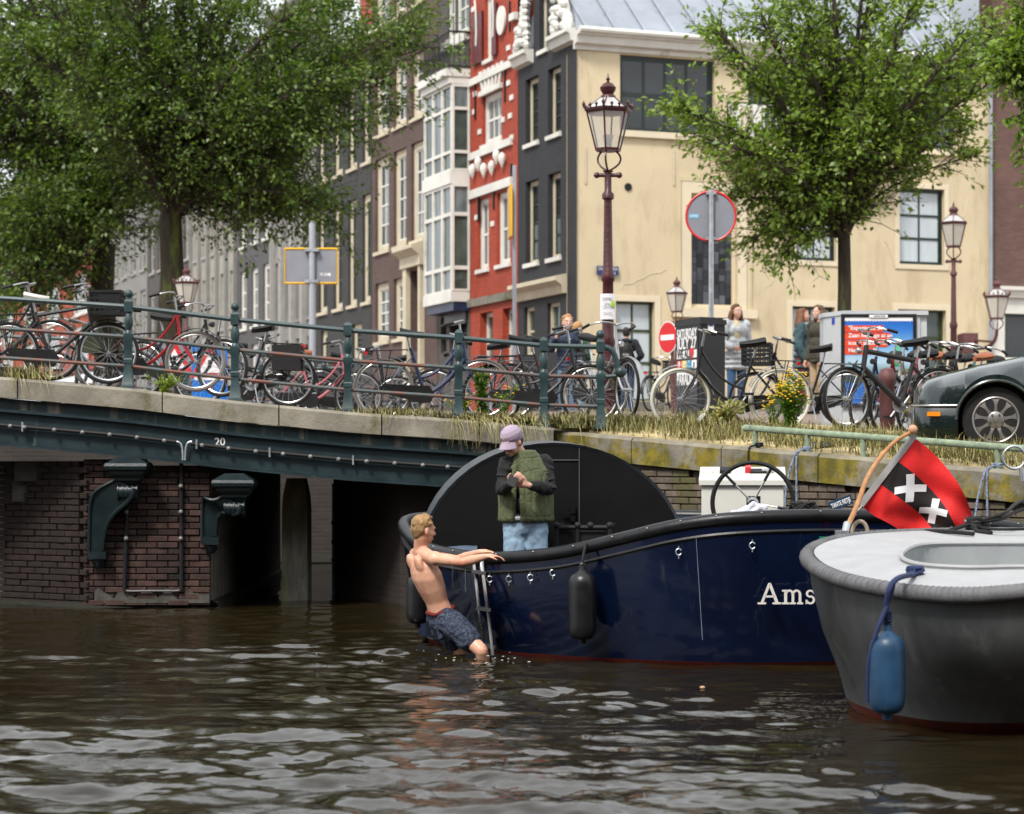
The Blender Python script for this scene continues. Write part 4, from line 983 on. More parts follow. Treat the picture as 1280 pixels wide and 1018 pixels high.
M_leaf2 = leafmat('leaf_dark', (.022, .062, .009), (.075, .135, .018), (.15, .215, .04))
M_bark = mat('bark_mossy', (.035, .028, .018), .95, var=.4, vscale=5, bump=1, bscale=18, stretch=(2, 2, .5), stain=((.10, .13, .02), 1.6, .55, (1, 1, .8)))
def leaf_mesh(pos, dirs, size, name, m, rng, asp=.55):
    """many small folded leaves: 4 vertices in two triangles each, as one mesh"""
    n = len(pos)
    nrm = rng.normal(0, 1, (n, 3)); nrm[:, 2] = np.abs(nrm[:, 2]) + .5
    d = dirs + rng.normal(0, .55, (n, 3)); d /= np.linalg.norm(d, axis=1)[:, None]
    sx = np.cross(d, nrm); sx /= np.linalg.norm(sx, axis=1)[:, None]
    up = np.cross(sx, d)
    s = size * rng.uniform(.6, 1.35, n)[:, None]
    v0 = pos; v1 = pos + d * s * .5 + sx * s * asp * .5 + up * s * .08; v2 = pos + d * s - up * s * .1; v3 = pos + d * s * .5 - sx * s * asp * .5 + up * s * .08
    co = np.stack([v0, v1, v2, v3], 1).reshape(-1, 3).astype(np.float32)
    me = bpy.data.meshes.new(name); me.vertices.add(4 * n); me.vertices.foreach_set('co', co.ravel())
    b_ = np.arange(n)[:, None] * 4; idx = np.concatenate([b_ + 0, b_ + 1, b_ + 2, b_ + 3], 1).astype(np.int32)
    me.loops.add(4 * n); me.loops.foreach_set('vertex_index', idx.ravel())
    me.polygons.add(n); me.polygons.foreach_set('loop_start', np.arange(0, 4 * n, 4, dtype=np.int32))
    me.update(calc_edges=True); me.materials.append(m); return me
def tree(name, base, trunk_h, trunk_r, limbs, label, m, seed, leaf=.11, nleaf=30, spread=.22, twig=.55, group=None, droop=.15, mx=None):
    """trunk > limbs given as polylines, twigs grown along them, leaves clustered on the twigs"""
    rng = np.random.default_rng(seed); rnd = random.Random(seed)
    root = empty(name, base, 0, label, 'tree', group); base = Vector(base)
    mb = MB(); pts = [Vector((0, 0, -.3)), Vector((0, 0, 0)), Vector((rnd.uniform(-.06, .06), 0, trunk_h * .35)), Vector((rnd.uniform(-.1, .1), 0, trunk_h * .7)), Vector((0, 0, trunk_h))]
    mb.tube(pts, [trunk_r * 1.35, trunk_r * 1.15, trunk_r, trunk_r * .92, trunk_r * .85], 12); mb.build('trunk', M_bark, root)
    lb = MB(); tw = MB(); P_ = []; D_ = []
    for (poly, r0) in limbs:
        pl = spline([Vector((0, 0, trunk_h - .15))] + [Vector(q) - base for q in poly], 5)
        k = len(pl); lb.tube(pl, [r0 * (1 - .85 * i / (k - 1)) + .008 for i in range(k)], 7, caps=False)
        for i in range(2, k):
            t = i / (k - 1)
            nt_ = 2 + (1 if t > .4 else 0) + (1 if rnd.random() < .6 else 0)
            dirl = (pl[i] - pl[i - 1]).normalized()
            cl_ = rnd.choice((.25, .8, 1.2, 2.1)) * (.22 if t < .38 else 1)
            for _ in range(nt_):
                rv = Vector((rnd.gauss(0, 1), rnd.gauss(0, 1), rnd.gauss(0, .8))).normalized()
                d = (dirl * .7 + rv * .95 + Vector((0, 0, .25))).normalized(); L_ = twig * rnd.uniform(.7, 1.9) * (1.15 - .35 * t)
                q = [pl[i]]; dd = d.copy()
                for s_ in range(4):
                    q.append(q[-1] + dd * L_ / 3); dd = (dd + Vector((rnd.gauss(0, .22), rnd.gauss(0, .22), rnd.gauss(0, .15) - droop * .3))).normalized()
                tw.tube(q, [r0 * .16 + .008, r0 * .1 + .006, .007, .005, .003], 4, caps=False)
                for s_ in range(1, 5):
                    for _2 in range(2):
                        rv2 = Vector((rnd.gauss(0, 1), rnd.gauss(0, 1), rnd.gauss(0, .7))).normalized()
                        e = q[s_] + (rv2 + dd * .6) * L_ * .33 * rnd.uniform(.4, 1)
                        tw.tube([q[s_], e], [.005, .003], 3, caps=False)
                        n_ = int(nleaf * rnd.choice((.1, .5, 1, 1, 2.2)) / 8 * cl_) + 1
                        ts = rng.uniform(.15, 1.15, n_)[:, None]
                        a_ = np.array(q[s_]); b_ = np.array(e)
                        P_.append(a_ + (b_ - a_) * ts + rng.normal(0, spread * .35, (n_, 3))); D_.append(np.repeat([np.array(rv2 * .5 + dd) + np.array([0, 0, -droop])], n_, 0))
    lb.build('limbs', M_bark, root); tag(tw.build('twigs', M_bark, root, smooth=False, fix=False), kind='stuff')
    pos = np.concatenate(P_); dr_ = np.concatenate(D_)
    tag(link('crown', leaf_mesh(pos, dr_, leaf, 'crown', m, rng), root), kind='stuff')
    return root, len(pos)
rnd = random.Random(5)
def fan(px0, py0, D, targets, n_sub, rnd, spread=18, depth=1.2):
    """limb polylines from photo-shaped targets at real depths about the trunk"""
    out = []
    for (px, py, r) in targets:
        for k in range(n_sub):
            qx, qy = px + rnd.uniform(-spread, spread), py + rnd.uniform(-spread, spread); dz = rnd.uniform(-depth, depth)
            a = P(px0, py0, D); b = P(qx, qy, D + dz); m1 = a.lerp(b, .35) + Vector((-(b.x - a.x) * .12, dz * .1, abs(b.x - a.x) * -.02 + .1)); m2 = a.lerp(b, .7) + Vector((-(b.x - a.x) * .05, dz * .2, .15))
            out.append(([m1, m2, b], r))
    return out
# right tree (between the cream house and the kiosk)
D1 = 41.0
tg = [(1232, 30, .05), (1228, 95, .045), (900, 60, .07), (870, 130, .06), (890, 190, .05), (940, 20, .07), (985, -20, .08), (1040, -60, .09), (1095, -30, .08), (1150, 0, .08), (1190, 50, .07), (1215, 100, .05), (1190, 150, .05), (1130, 90, .06), (960, 110, .06), (1010, 60, .07), (1080, 60, .07), (930, 230, .04), (1090, 150, .05), (985, 180, .05), (1035, 130, .06)]
low = [(930, 300, .014), (975, 318, .014), (905, 255, .018), (965, 275, .03), (1005, 245, .035), (1222, 190, .02)]
L1 = fan(1052, 285, D1, tg, 2, rnd, 16, 1.6) + fan(1052, 285, D1, low, 1, rnd, 10, .8)
b_ = P(1055, 385, D1); base = (b_.x, D1, G(D1) - .05)
_, n1 = tree('elm_tree', base, Z(292, D1) - base[2], .135, L1, 'young elm with bright wind-blown leaves in front of the cream house', M_leaf1, 11, leaf=.115, nleaf=12, spread=.13, twig=.40)
# the drooping twigs on its right side come with the low limbs. Left trees on the far quay
D2 = 47.0; rnd = random.Random(8)
tg = [(60, 40, .12), (120, -20, .13), (180, -60, .14), (240, -40, .14), (300, -20, .13), (350, 40, .11), (385, 110, .09), (400, 30, .08), (330, 120, .1), (270, 60, .12), (200, 60, .12), (140, 90, .11), (100, 150, .09), (300, 190, .08), (360, 190, .07), (160, 180, .09), (240, 150, .1), (420, 75, .05), (445, 50, .03), (490, 40, .018), (515, 62, .016), (470, 120, .018), (430, 165, .018), (400, 260, .02), (370, 235, .04), (330, 255, .045)]
L2 = fan(212, 255, D2, tg, 2, rnd, 26, 2.4)
b_ = P(213, 400, D2)
_, n2 = tree('elm_tree', (b_.x, D2, ground_z(b_.x, D2) - .1), Z(262, D2) - ground_z(b_.x, D2), .27, L2, 'large dark elm with a mossy forked trunk behind the far lamp', M_leaf2, 21, leaf=.11, nleaf=32, spread=.22, twig=.68)
D3 = 52.0; rnd = random.Random(9)
tg = [(-60, 60, .12), (-20, -20, .13), (30, -60, .14), (80, -30, .13), (10, 90, .12), (60, 120, .11), (-80, 150, .1), (-20, 170, .1), (110, 60, .1), (150, 10, .1), (30, 210, .08), (80, 230, .07), (150, 200, .07), (-60, 250, .06), (10, 270, .05), (60, 300, .04), (170, 260, .05), (-10, 320, .04), (40, 335, .03), (-50, 330, .04), (20, 375, .03)]
L3 = fan(130, 290, D3, tg, 2, rnd, 28, 2.4)
b_ = P(131, 400, D3)
_, n3 = tree('elm_tree', (b_.x, D3, ground_z(b_.x, D3) - .1), Z(300, D3) - ground_z(b_.x, D3), .30, L3, 'large dark elm with a black trunk, leftmost trunk behind the bridge', M_leaf2, 22, leaf=.12, nleaf=36, spread=.26, twig=.8)
D4 = 30.0; rnd = random.Random(10)
L4 = [([Vector((6.9, 30, 7.0)), Vector((6.75, 29.8, 6.8)), P(px, py, D4)], .03) for px, py in ((1290, 20), (1300, 70), (1295, 160), (1290, 195), (1305, 235), (1320, 60), (1330, 120), (1280, 0))]
L4 += [([Vector((9 + k, 30, 8.5)), Vector((9.5 + k, 29 + k, 9.5)), Vector((8.5 + k * .8, 30 + k * .5, 10.5 + k * .2))], .06) for k in range(1)]
_, n4 = tree('elm_tree', (8.3, 30, 1.9), 4.6, .2, L4, 'elm whose bright leaf sprays hang in at the upper right edge', M_leaf1, 23, leaf=.10, nleaf=8, spread=.10, twig=.2)
print('LEAVES', n1, n2, n3, n4)
# far-off greenery closing the street
mbx = None

# ------------------------------------------------------------------ lamps
M_lampglass = bpy.data.materials.new('lamp_pane'); M_lampglass.use_nodes = True
_n = M_lampglass.node_tree; _b = _n.nodes['Principled BSDF']; _b.inputs['Base Color'].default_value = (.75, .75, .72, 1); _b.inputs['Roughness'].default_value = .05
_t = _n.nodes.new('ShaderNodeBsdfTransparent'); _m = _n.nodes.new('ShaderNodeMixShader'); _m.inputs[0].default_value = .28
_n.links.new(_t.outputs[0], _m.inputs[1]); _n.links.new(_b.outputs[0], _m.inputs[2]); _n.links.new(_m.outputs[0], _n.nodes['Material Output'].inputs[0])
M_lampinner = mat('lamp_reflector', (.5, .5, .48), .3, .4, var=.1)
M_milk = mat('milk_pane', (.50, .48, .42), .3, var=.08)
M_whitem = mat('roof_pane', (.42, .41, .40), .3, var=.08)
def lantern(root, z, s, m, n=6, rot=0, clear=True, crown=True):
    """six-sided tapering crown lantern; z is the bottom of its scrolls, s its scale (1 = 1.1 m tall)"""
    M = Matrix.Rotation(rot, 3, 'Z')
    def ring(r, zz): return [M @ Vector((r * math.cos(2 * math.pi * k / n), r * math.sin(2 * math.pi * k / n), zz)) for k in range(n)]
    lo, hi = .17 * s, .30 * s; z0 = z + .28 * s; z1 = z0 + .50 * s
    for k in range(n // 2 * 2):
        if k % 2 == 0 or n == 4:
            a = M @ Vector((math.cos(2 * math.pi * k / n), math.sin(2 * math.pi * k / n), 0)); mb = MB()
            mb.tube(bezier([Vector((0, 0, z)), Vector((0, 0, z + .03 * s)) + a * .08 * s, Vector((0, 0, z + .15 * s)) + a * .30 * s, Vector((0, 0, z0)) + a * .10 * s], 10), .014 * s, 6); mb.build('scroll_bracket', m, root)
    mb = MB(); mb.lathe([(lo * 1.05, z0 - .015 * s), (lo * 1.08, z0 + .02 * s)], (0, 0, 0), n, M); 
    A, Bq = ring(lo, z0), ring(hi, z1)
    for p, q in zip(A, Bq): mb.tube([p, q], .013 * s, 5)
    mb.lathe([(hi * 1.0, z1 - .01 * s), (hi * 1.12, z1 + .02 * s), (hi * 1.14, z1 + .05 * s), (hi * .98, z1 + .055 * s)], (0, 0, 0), n, M)
    C_ = ring(hi * .98, z1 + .055 * s); E_ = ring(.10 * s, z1 + .21 * s)
    for p, q in zip(C_, E_): mb.tube([p, q], .010 * s, 5)
    mb.build('lantern_frame', m, root, ang=25)
    for k in range(n):
        p = MB(); a, b, c, d = A[k], A[(k + 1) % n], Bq[(k + 1) % n], Bq[k]; p.add([a, b, c, d], [(0, 1, 2, 3)]); p.build('pane', M_lampglass if clear else M_milk, root, smooth=False, fix=False)
        p = MB(); p.add([C_[k], C_[(k + 1) % n], E_[(k + 1) % n], E_[k]], [(0, 1, 2, 3)]); p.build('roof_pane', M_whitem, root, smooth=False, fix=False)
    if crown:
        for k in range(n * 3):
            an = 2 * math.pi * k / (n * 3) + rot; r = hi * (1.15 if k % 3 == 0 else 1.02); h = .10 if k % 3 == 0 else .065
            pp = Vector((r * math.cos(an), r * math.sin(an), z1 + .05 * s)); mb = MB(); mb.lathe([(.012 * s, 0), (.012 * s, .02 * s), (.026 * s, h * .55 * s), (.012 * s, h * .8 * s), (.004 * s, h * s)], pp, 6); mb.build('crown_spike', m, root)
    mb = MB(); mb.lathe([(.11 * s, z1 + .20 * s), (.10 * s, z1 + .23 * s), (.07 * s, z1 + .25 * s), (.10 * s, z1 + .30 * s), (.11 * s, z1 + .34 * s), (.07 * s, z1 + .39 * s), (.03 * s, z1 + .41 * s), (.015 * s, z1 + .43 * s), (.03 * s, z1 + .455 * s), (.012 * s, z1 + .48 * s), (.004 * s, z1 + .53 * s)], (0, 0, 0), 14); mb.build('crown_finial', m, root)
    if clear:
        mb = MB(); mb.lathe([(.03 * s, z0 + .01 * s), (.03 * s, z0 + .05 * s), (.05 * s, z0 + .09 * s), (.075 * s, z0 + .20 * s), (.07 * s, z0 + .20 * s)], (0, 0, 0), 14); mb.build('lamp_bulb', M_lampinner, root)
def post_lamp(px, pytop, pybase_scroll, D, z0, label, m, s, clear=True, group=None, prof=None, crown=True, lean=0, rot=.3):
    x = X(px, D); root = empty('street_lamp', (x, D, z0), 0, label, 'street lamp', group)
    zs_ = Z(pybase_scroll, D) - z0
    mb = MB()
    pr = [(.17, 0), (.17, .1), (.13, .14), (.12, .5), (.14, .54), (.10, .60), (.085, .9), (.10, .94), (.085, .98), (.075, zs_ * .55), (.095, zs_ * .56), (.095, zs_ * .58), (.07, zs_ * .6), (.055, zs_ - .35), (.085, zs_ - .33), (.085, zs_ - .28), (.05, zs_ - .24), (.05, zs_ - .02), (.08, zs_)]
    mb.lathe([(r * s * .95, q) for r, q in pr], (0, 0, 0), 14); mb.build('post', m, root)
    mb = MB(); mb.tube([(-.13 * s, 0, zs_ - .05), (.13 * s, 0, zs_ - .05)], .028 * s, 8); mb.ball((-.15 * s, 0, zs_ - .05), .045 * s, 8); mb.ball((.15 * s, 0, zs_ - .05), .045 * s, 8); mb.build('crossbar', m, root)
    lantern(root, zs_, s, m, 6, rot, clear, crown); return root
DL = 26.8
sL = (Z(92, DL) - Z(214, DL)) / 1.31
L = post_lamp(760, 92, 214, DL, G(DL) - .03, 'tall maroon crown lamp with a taped paper notice, at the end of the bridge railing', M_maroon, sL)
no = empty('paper_notice', (X(759, DL), DL - .085, 0), 0, 'white paper notice with green motif taped to the tall lamp post', 'notice')
mb = MB(); rows = []
for k in range(9):
    a = (k / 8 - .5) * 1.7; rows.append([(.11 * math.sin(a) * 1.05 if abs(a) < 9 else 0, .06 - .07 * math.cos(a), z) for z in (Z(400, DL), Z(385, DL), Z(368, DL))])
mb.grid(rows); mb.build('paper', mat('paper', (.66, .65, .68), .7, var=.04), no, fix=False)
text('BUURTFEEST', .022, MC['black_paint'], (-.0, -.022, Z(374, DL)), 0, no); text('zaterdag', .018, MC['black_paint'], (-.01, -.022, Z(380, DL)), 0, no); text('muziek en eten', .018, MC['black_paint'], (-.01, -.022, Z(384, DL)), 0, no); text('iedereen welkom', .016, MC['black_paint'], (-.0, -.022, Z(392, DL)), 0, no)
mb = MB(); mb.lathe([(.005, .03), (.012, .02), (.03, -.03), (.02, -.05)], (.062, -.012, Z(379, DL)), 8, sy=.2); mb.build('motif', mat('lime_green', (.25, .42, .03), .6), no)
DM = 46.0; x = X(1192, DM)
sM = (Z(262, DM) - Z(324, DM)) / 1.12
post_lamp(1192, 262, 324, DM, G(DM) - .05, 'slim maroon lamp with frosted lantern to the right of the tree', M_maroon2, sM, False, crown=False)
for o in ():
    pass
DN = 44.0; sN = (Z(352, DN) - Z(402, DN)) / 1.15
post_lamp(846, 352, 402, DN, G(DN) - .05, 'short maroon lamp with frosted lantern behind the no entry sign', M_maroon2, sN, False, crown=False)
DO = 44.0; sO = (Z(330, DO) - Z(392, DO)) / 1.31
post_lamp(233, 330, 392, DO, ground_z(X(233, DO), DO) - .05, 'dusty maroon crown lamp behind the bridge beside the red bicycle handlebar', M_maroon2, sO, False)
# wall lamp on the right
DWL = 57.0; wl = empty('wall_lamp', (X(1246, DWL), DWL, 0), 0, 'maroon crown lantern on a wall bracket by the white shop front', 'wall lamp')
sW = (Z(345, DWL) - Z(413, DWL)) / 1.31; lantern(wl, Z(413, DWL), sW, M_maroon2, 6, .4, False)
mb = MB(); z = Z(432, DWL); mb.b2((X(1222, DWL) - wl.location.x - .12, 1.2, Z(438, DWL)), (X(1235, DWL) - wl.location.x, 2.0, Z(413, DWL))); mb.tube(bezier([(-.35, 1.3, z), (-.2, .3, z - .1), (0, 0, z), (0, 0, Z(413, DWL))], 10), .045, 8); mb.cyl((-.3, 1.3, z + .2), (-.1, .1, z + .1), .03); mb.build('bracket', M_maroon2, wl)

# ------------------------------------------------------------------ signs
M_signgrey = mat('sign_back', (.23, .24, .27), .5, .3, var=.06); M_signred = mat('sign_red', (.55, .02, .025), .4, var=.06); M_yel = mat('sign_yellow', (.75, .42, .015), .4, var=.06)
M_swhite = mat('sign_white', (.75, .75, .75), .4, var=.04); M_sblue = mat('sign_blue', (.01, .14, .5), .4, var=.06)
DS = 33.0; x = X(889, DS)
s = empty('round_sign', (x, DS, G(DS)), 0, 'back of a round red-rimmed traffic sign on a pole behind the black cabinet', 'traffic sign')
zc = Z(270, DS) - G(DS); r = .365
mb = MB(); mb.cyl((0, 0, -.1), (0, 0, zc + r + .02), .038, n=10); mb.build('pole', M_steel, s)
mb = MB(); mb.lathe([(r - .012, -.004), (r - .012, .004)], (0, .055, zc), 32, Matrix.Rotation(R(90), 3, 'X')); mb.build('disc', M_signgrey, s)
mb = MB(); mb.tube([(r * math.cos(a), .05, zc + r * math.sin(a)) for a in np.linspace(0, 2 * math.pi, 40)[:-1]], .018, 6, closed=True); mb.build('rim', M_signred, s)
for dz in (r - .03, -r + .03):
    mb = MB(); mb.b2((-.075, -.02, zc + dz - .02), (.075, .05, zc + dz + .02)); mb.build('clamp', M_steel, s)
mb = MB(); mb.b2((-.32, .046, zc - .03), (-.18, .05, zc + .03)); st = mb.build('sticker', mat('sticker_blue', (.2, .45, .62), .4), s); text('BLIJDE', .03, M_swhite, (-.25, .045, zc), 0, s)
DY = 44.0; x = X(390, DY); gz = ground_z(x, DY); s = empty('direction_sign', (x, DY, gz), 0, 'back of a wide rectangular sign with yellow edge on a white pole', 'road sign')
z0, z1 = Z(354, DY) - gz, Z(311, DY) - gz; x0, x1 = X(356, DY) - x, X(421, DY) - x
mb = MB(); mb.b2((x0 + .02, .05, z0 + .02), (x1 - .02, .06, z1 - .02)); mb.build('panel', M_signgrey, s, smooth=False)
mb = MB(); mb.tube([(x0, .055, z0), (x1, .055, z0), (x1, .055, z1), (x0, .055, z1)], .026, 4, closed=True); mb.build('edge', M_yel, s, smooth=False)
mb = MB(); mb.cyl((0, 0, -.1), (0, 0, z1 + .5), .062, n=10); mb.build('pole', mat('pale_pole', (.36, .38, .42), .45, .3, var=.1), s)
for zz_ in (z0 + .03, z1 - .03):
    mb = MB(); mb.b2((-.14, -.07, zz_ - .03), (.14, .05, zz_ + .03)); mb.build('clamp', M_steel, s)
mb = MB(); mb.b2((.12, .044, z0 + .14), (.36, .05, z0 + .20)); mb.build('sticker', M_swhite, s); text('BUKO', .075, M_blk, (.22, .042, z0 + .17), 0, s)
# yellow sign seen edge-on
DE = 50.0; x = X(643, DE); gz = ground_z(x, DE); s = empty('edge_sign', (x, DE, gz), 0, 'yellow sign seen edge-on on a white pole before the red house', 'road sign')
mb = MB(); mb.cyl((0, 0, -.1), (0, 0, Z(207, DE) - gz), .045, n=8); mb.build('pole', MC['pale_pole'], s)
mb = MB(); mb.box((-.10, .1, Z(265, DE) - gz), (.05, .9, 1.15), (0, 0, R(4))); mb.build('panel', M_yel, s, smooth=False)
# no entry sign
DQ = 43.0; x = X(835, DQ); s = empty('no_entry_sign', (x, DQ, G(DQ)), R(-58), 'red no entry disc with white bar, in front of the short lamp', 'traffic sign')
zc = Z(422, DQ) - G(DQ); Mx = Matrix.Rotation(R(90), 3, 'X'); r = .31
mb = MB(); mb.lathe([(r, -.006), (r, .006)], (0, 0, zc), 28, Mx); mb.build('disc', M_swhite, s)
mb = MB(); mb.lathe([(r - .02, -.004), (r - .02, .004)], (0, -.008, zc), 28, Mx); mb.build('red_field', M_signred, s)
mb = MB(); mb.b2((-r * .7, -.018, zc - .05), (r * .7, -.013, zc + .05)); mb.build('white_bar', M_swhite, s)
mb = MB(); mb.cyl((.06, .06, -.1), (.06, .06, zc + r), .035, n=8); mb.build('pole', M_maroon2, s)
# road works signs on the bridge
for px, py, D, w, lab, rz in ((262, 456, 29.0, .46, 'blue temporary board with red-edged triangle leaning on the bridge, right one', 8), (218, 443, 29.6, .42, 'smaller red-edged triangle board behind the red bicycle wheel', 12)):
    x = X(px, D); z0 = B(x) ; s = empty('roadworks_sign', (x, D, z0), R(rz), lab, 'road sign')
    top = Z(433 if px > 250 else 428, D) - z0; hb = .02 if px > 250 else .35
    mb = MB(); mb.b2((-w / 2, 0, hb), (w / 2, .02, top + .0)); mb.build('board', M_sblue if px > 250 else M_signgrey, s, smooth=False)
    c = top - .22
    def tri(r_, y0, m_):
        mb = MB(); mb.prism([(r_ * math.cos(R(a)), c + r_ * math.sin(R(a)) - .04) for a in (90, 210, 330)], (y0, y0 + .004), lambda a_, b_, c_: (a_, c_, b_)); mb.build('triangle', m_, s, smooth=False)
    tri(.29, -.006, M_signred); tri(.17, -.012, M_swhite)
    mb = MB(); mb.b2((-.02, -.018, c - .06), (.02, -.014, c + .04)); mb.build('symbol', M_blk, s)
    if px > 250:
        mb = MB(); mb.b2((-w / 2 + .03, -.006, .3), (w / 2 - .03, -.002, .36)); mb.build('stripe', M_swhite, s); mb = MB(); mb.ball((0, -.01, .22), (.05, .01, .05), 10); mb.build('dot', M_signred, s)

# ------------------------------------------------------------------ cabinets with posters
DB = 31.5
xa, xb, xc_ = X(848, DB), X(868, DB), X(908, DB)
kb = empty('utility_cabinet', (X(875, DB), DB + .1, G(DB)), R(-0), 'black street cabinet with a white lettered concert poster on its left face', 'cabinet')
zt = Z(397, DB) - G(DB)
M_cab = mat('cabinet_black', (.018, .018, .02), .55, var=.25, vscale=5, bump=.1); M_cabg = mat('cabinet_grey', (.42, .44, .45), .55, var=.08, vscale=3, stain=((.28, .28, .26), 2, .66, (1, 1, .3)))
ox = kb.location.x
quad = [(X(849, DB) - ox, .55), (X(874, DB) - ox, -.25), (X(907, DB) - ox, -.02), (X(893, DB) - ox, .9)]
mb = MB(); mb.prism(quad, (-.3, zt - .1), lambda a_, b_, c_: (a_, b_, c_)); mb.build('body', M_cab, kb, smooth=False)
q2 = [(a_ * 1.06 + .0, b_ * 1.06 - .01) for a_, b_ in quad]; mb = MB(); mb.prism(q2, (zt - .1, zt - .03), lambda a_, b_, c_: (a_, b_, c_)); mb.prism([(a_ * .9, b_ * .9) for a_, b_ in quad], (zt - .03, zt), lambda a_, b_, c_: (a_, b_, c_)); mb.build('lid', M_cab, kb, smooth=False)
A = Vector((*quad[0], 0)); Bv = Vector((*quad[1], 0)); dd = (Bv - A).normalized(); nn = Vector((dd.y, -dd.x, 0)); LL = (Bv - A).length; rzp = math.atan2(dd.y, dd.x)
po = empty('poster', (A + nn * .008)[:], rzp, parent=kb)

M_pblack = mat('poster_black', (.02, .02, .02), .4); M_pred = mat('poster_red', (.6, .03, .03), .5); M_pyel = mat('poster_yellow', (.75, .5, .02), .5); M_pcyan = mat('poster_cyan', (.03, .3, .5), .5)
mb = MB(); mb.b2((.06, -.006, .15), (LL - .06, 0, zt - .2)); mb.build('sheet', M_pblack, po, smooth=False)
W = LL - .16
for s_, zz_, hh, c in (('SATURDAY', Z(417, DB), .20, M_swhite), ('JULY 27', Z(429, DB), .22, M_swhite), ('PARADISO', Z(474, DB), .24, M_swhite)):
    me = text_mesh(s_, hh, c, 'lettering', .004); xs_ = [v.co.x for v in me.vertices]; k_ = W / (max(xs_) - min(xs_))
    for v in me.vertices: v.co.x *= k_
    link('lettering', me, po, (LL / 2, -.009, zz_ - G(DB)), (R(90), 0, 0))
mb = MB(); mb.b2((.08, -.010, Z(447, DB) - G(DB)), (LL - .08, -.006, Z(437, DB) - G(DB))); mb.build('white_field', M_swhite, po, smooth=False)
me = text_mesh('WE ALL', .16, M_pblack, 'lettering', .003); xs_ = [v.co.x for v in me.vertices]; k_ = W * .7 / (max(xs_) - min(xs_))
for v in me.vertices: v.co.x *= k_
link('lettering', me, po, (LL * .40, -.014, Z(442, DB) - G(DB)), (R(90), 0, 0))
mb = MB(); mb.prism([(LL - .24 + q * .1, Z(442, DB) - G(DB) + w) for q, w in ((0, -.09), (.7, 0), (.7, .06), (.35, .085), (0, .05), (-.35, .085), (-.7, .06), (-.7, 0))], (-.016, -.011), lambda a_, b_, c_: (a_, c_, b_)); mb.build('heart', M_pred, po, smooth=False)
for k, c in enumerate((M_pred, M_pyel, M_pcyan, M_swhite)):
    mb = MB(); q = W / 4; mb.b2((.08 + k * q, -.010, Z(460, DB) - G(DB)), (.08 + (k + 1) * q - .005, -.006, Z(450, DB) - G(DB))); mb.build('colour_block', c, po, smooth=False)
for k, ch in enumerate('90\'s'): link('lettering', text_mesh(ch, .13, M_swhite if k != 3 else M_blk, 'lettering', .003), po, (.08 + (k + .5) * W / 4, -.013, Z(455, DB) - G(DB)), (R(90), 0, 0))
mb = MB(); mb.b2((.08, -.010, Z(467, DB) - G(DB)), (LL - .08, -.006, Z(464, DB) - G(DB))); mb.build('white_rule', M_swhite, po, smooth=False)
# blue/white sticker on the right face
A = Vector((*quad[1], 0)); Bv = Vector((*quad[2], 0)); dd = (Bv - A).normalized(); rz2 = math.atan2(dd.y, dd.x); nn = Vector((dd.y, -dd.x, 0)); c = A.lerp(Bv, .42) + nn * .004
mb = MB(); mb.b2((-.05, -.004, -.08), (.05, 0, .08)); o = mb.build('sticker', M_swhite, kb, smooth=False, loc=(c.x, c.y, Z(407.5, DB) - G(DB)), rot=(0, 0, rz2)); mb = MB(); mb.b2((-.036, -.006, -.01), (.036, -.004, .06)); mb.build('blue_field', mat('flag_blue', (.01, .03, .30), .4), o, smooth=False)

# grey kiosk with the Zaan poster
DK = 31.0; kx = X(1100, DK); kk = empty('utility_cabinet', (kx, DK, G(DK)), R(0), 'large pale grey street cabinet carrying a blue travel poster with a windmill', 'cabinet')
ztk = Z(394, DK) - G(DK); xl_, xr_ = X(1057, DK) - kx, X(1150, DK) - kx
mb = MB(); mb.prism([(X(1036, DK) - kx, .5), (xl_ - .03, 0), (xr_, 0), (xr_ + .1, .5), (xr_ + .1, .9), (X(1036, DK) - kx, .9)], (-.35, ztk), lambda a_, b_, c_: (a_, b_, c_)); mb.build('body', M_cabg, kk, smooth=False)
mb = MB(); mb.prism([(X(1034, DK) - kx, .5), (xl_ - .03, -.03), (X(1160, DK) - kx, -.03), (X(1160, DK) - kx, .92), (X(1034, DK) - kx, .92)], (ztk, ztk + .06), lambda a_, b_, c_: (a_, b_, c_)); mb.build('lid', M_cabg, kk, smooth=False)
mb = MB(); mb.b2((xr_ + .0, .03, 0), (X(1159, DK) - kx, .5, ztk)); mb.build('side_panel', M_cabg, kk, smooth=False)
def zk(py): return Z(py, DK) - G(DK)
pf = empty('poster', (0, -.01, 0), 0, parent=kk)
mb = MB(); fx0, fx1 = X(1051, DK) - kx, X(1145, DK) - kx
for a_, b_, c_, d_ in ((fx0, fx0 + .045, .1, zk(393)), (fx1 - .045, fx1, .1, zk(393)), (fx0 + .045, fx1 - .045, zk(396.5), zk(393)), (fx0 + .045, fx1 - .045, .1, .15)): mb.b2((a_, -.03, c_), (b_, 0, d_))
mb.build('poster_frame', MC['black_plastic'], pf, smooth=False)
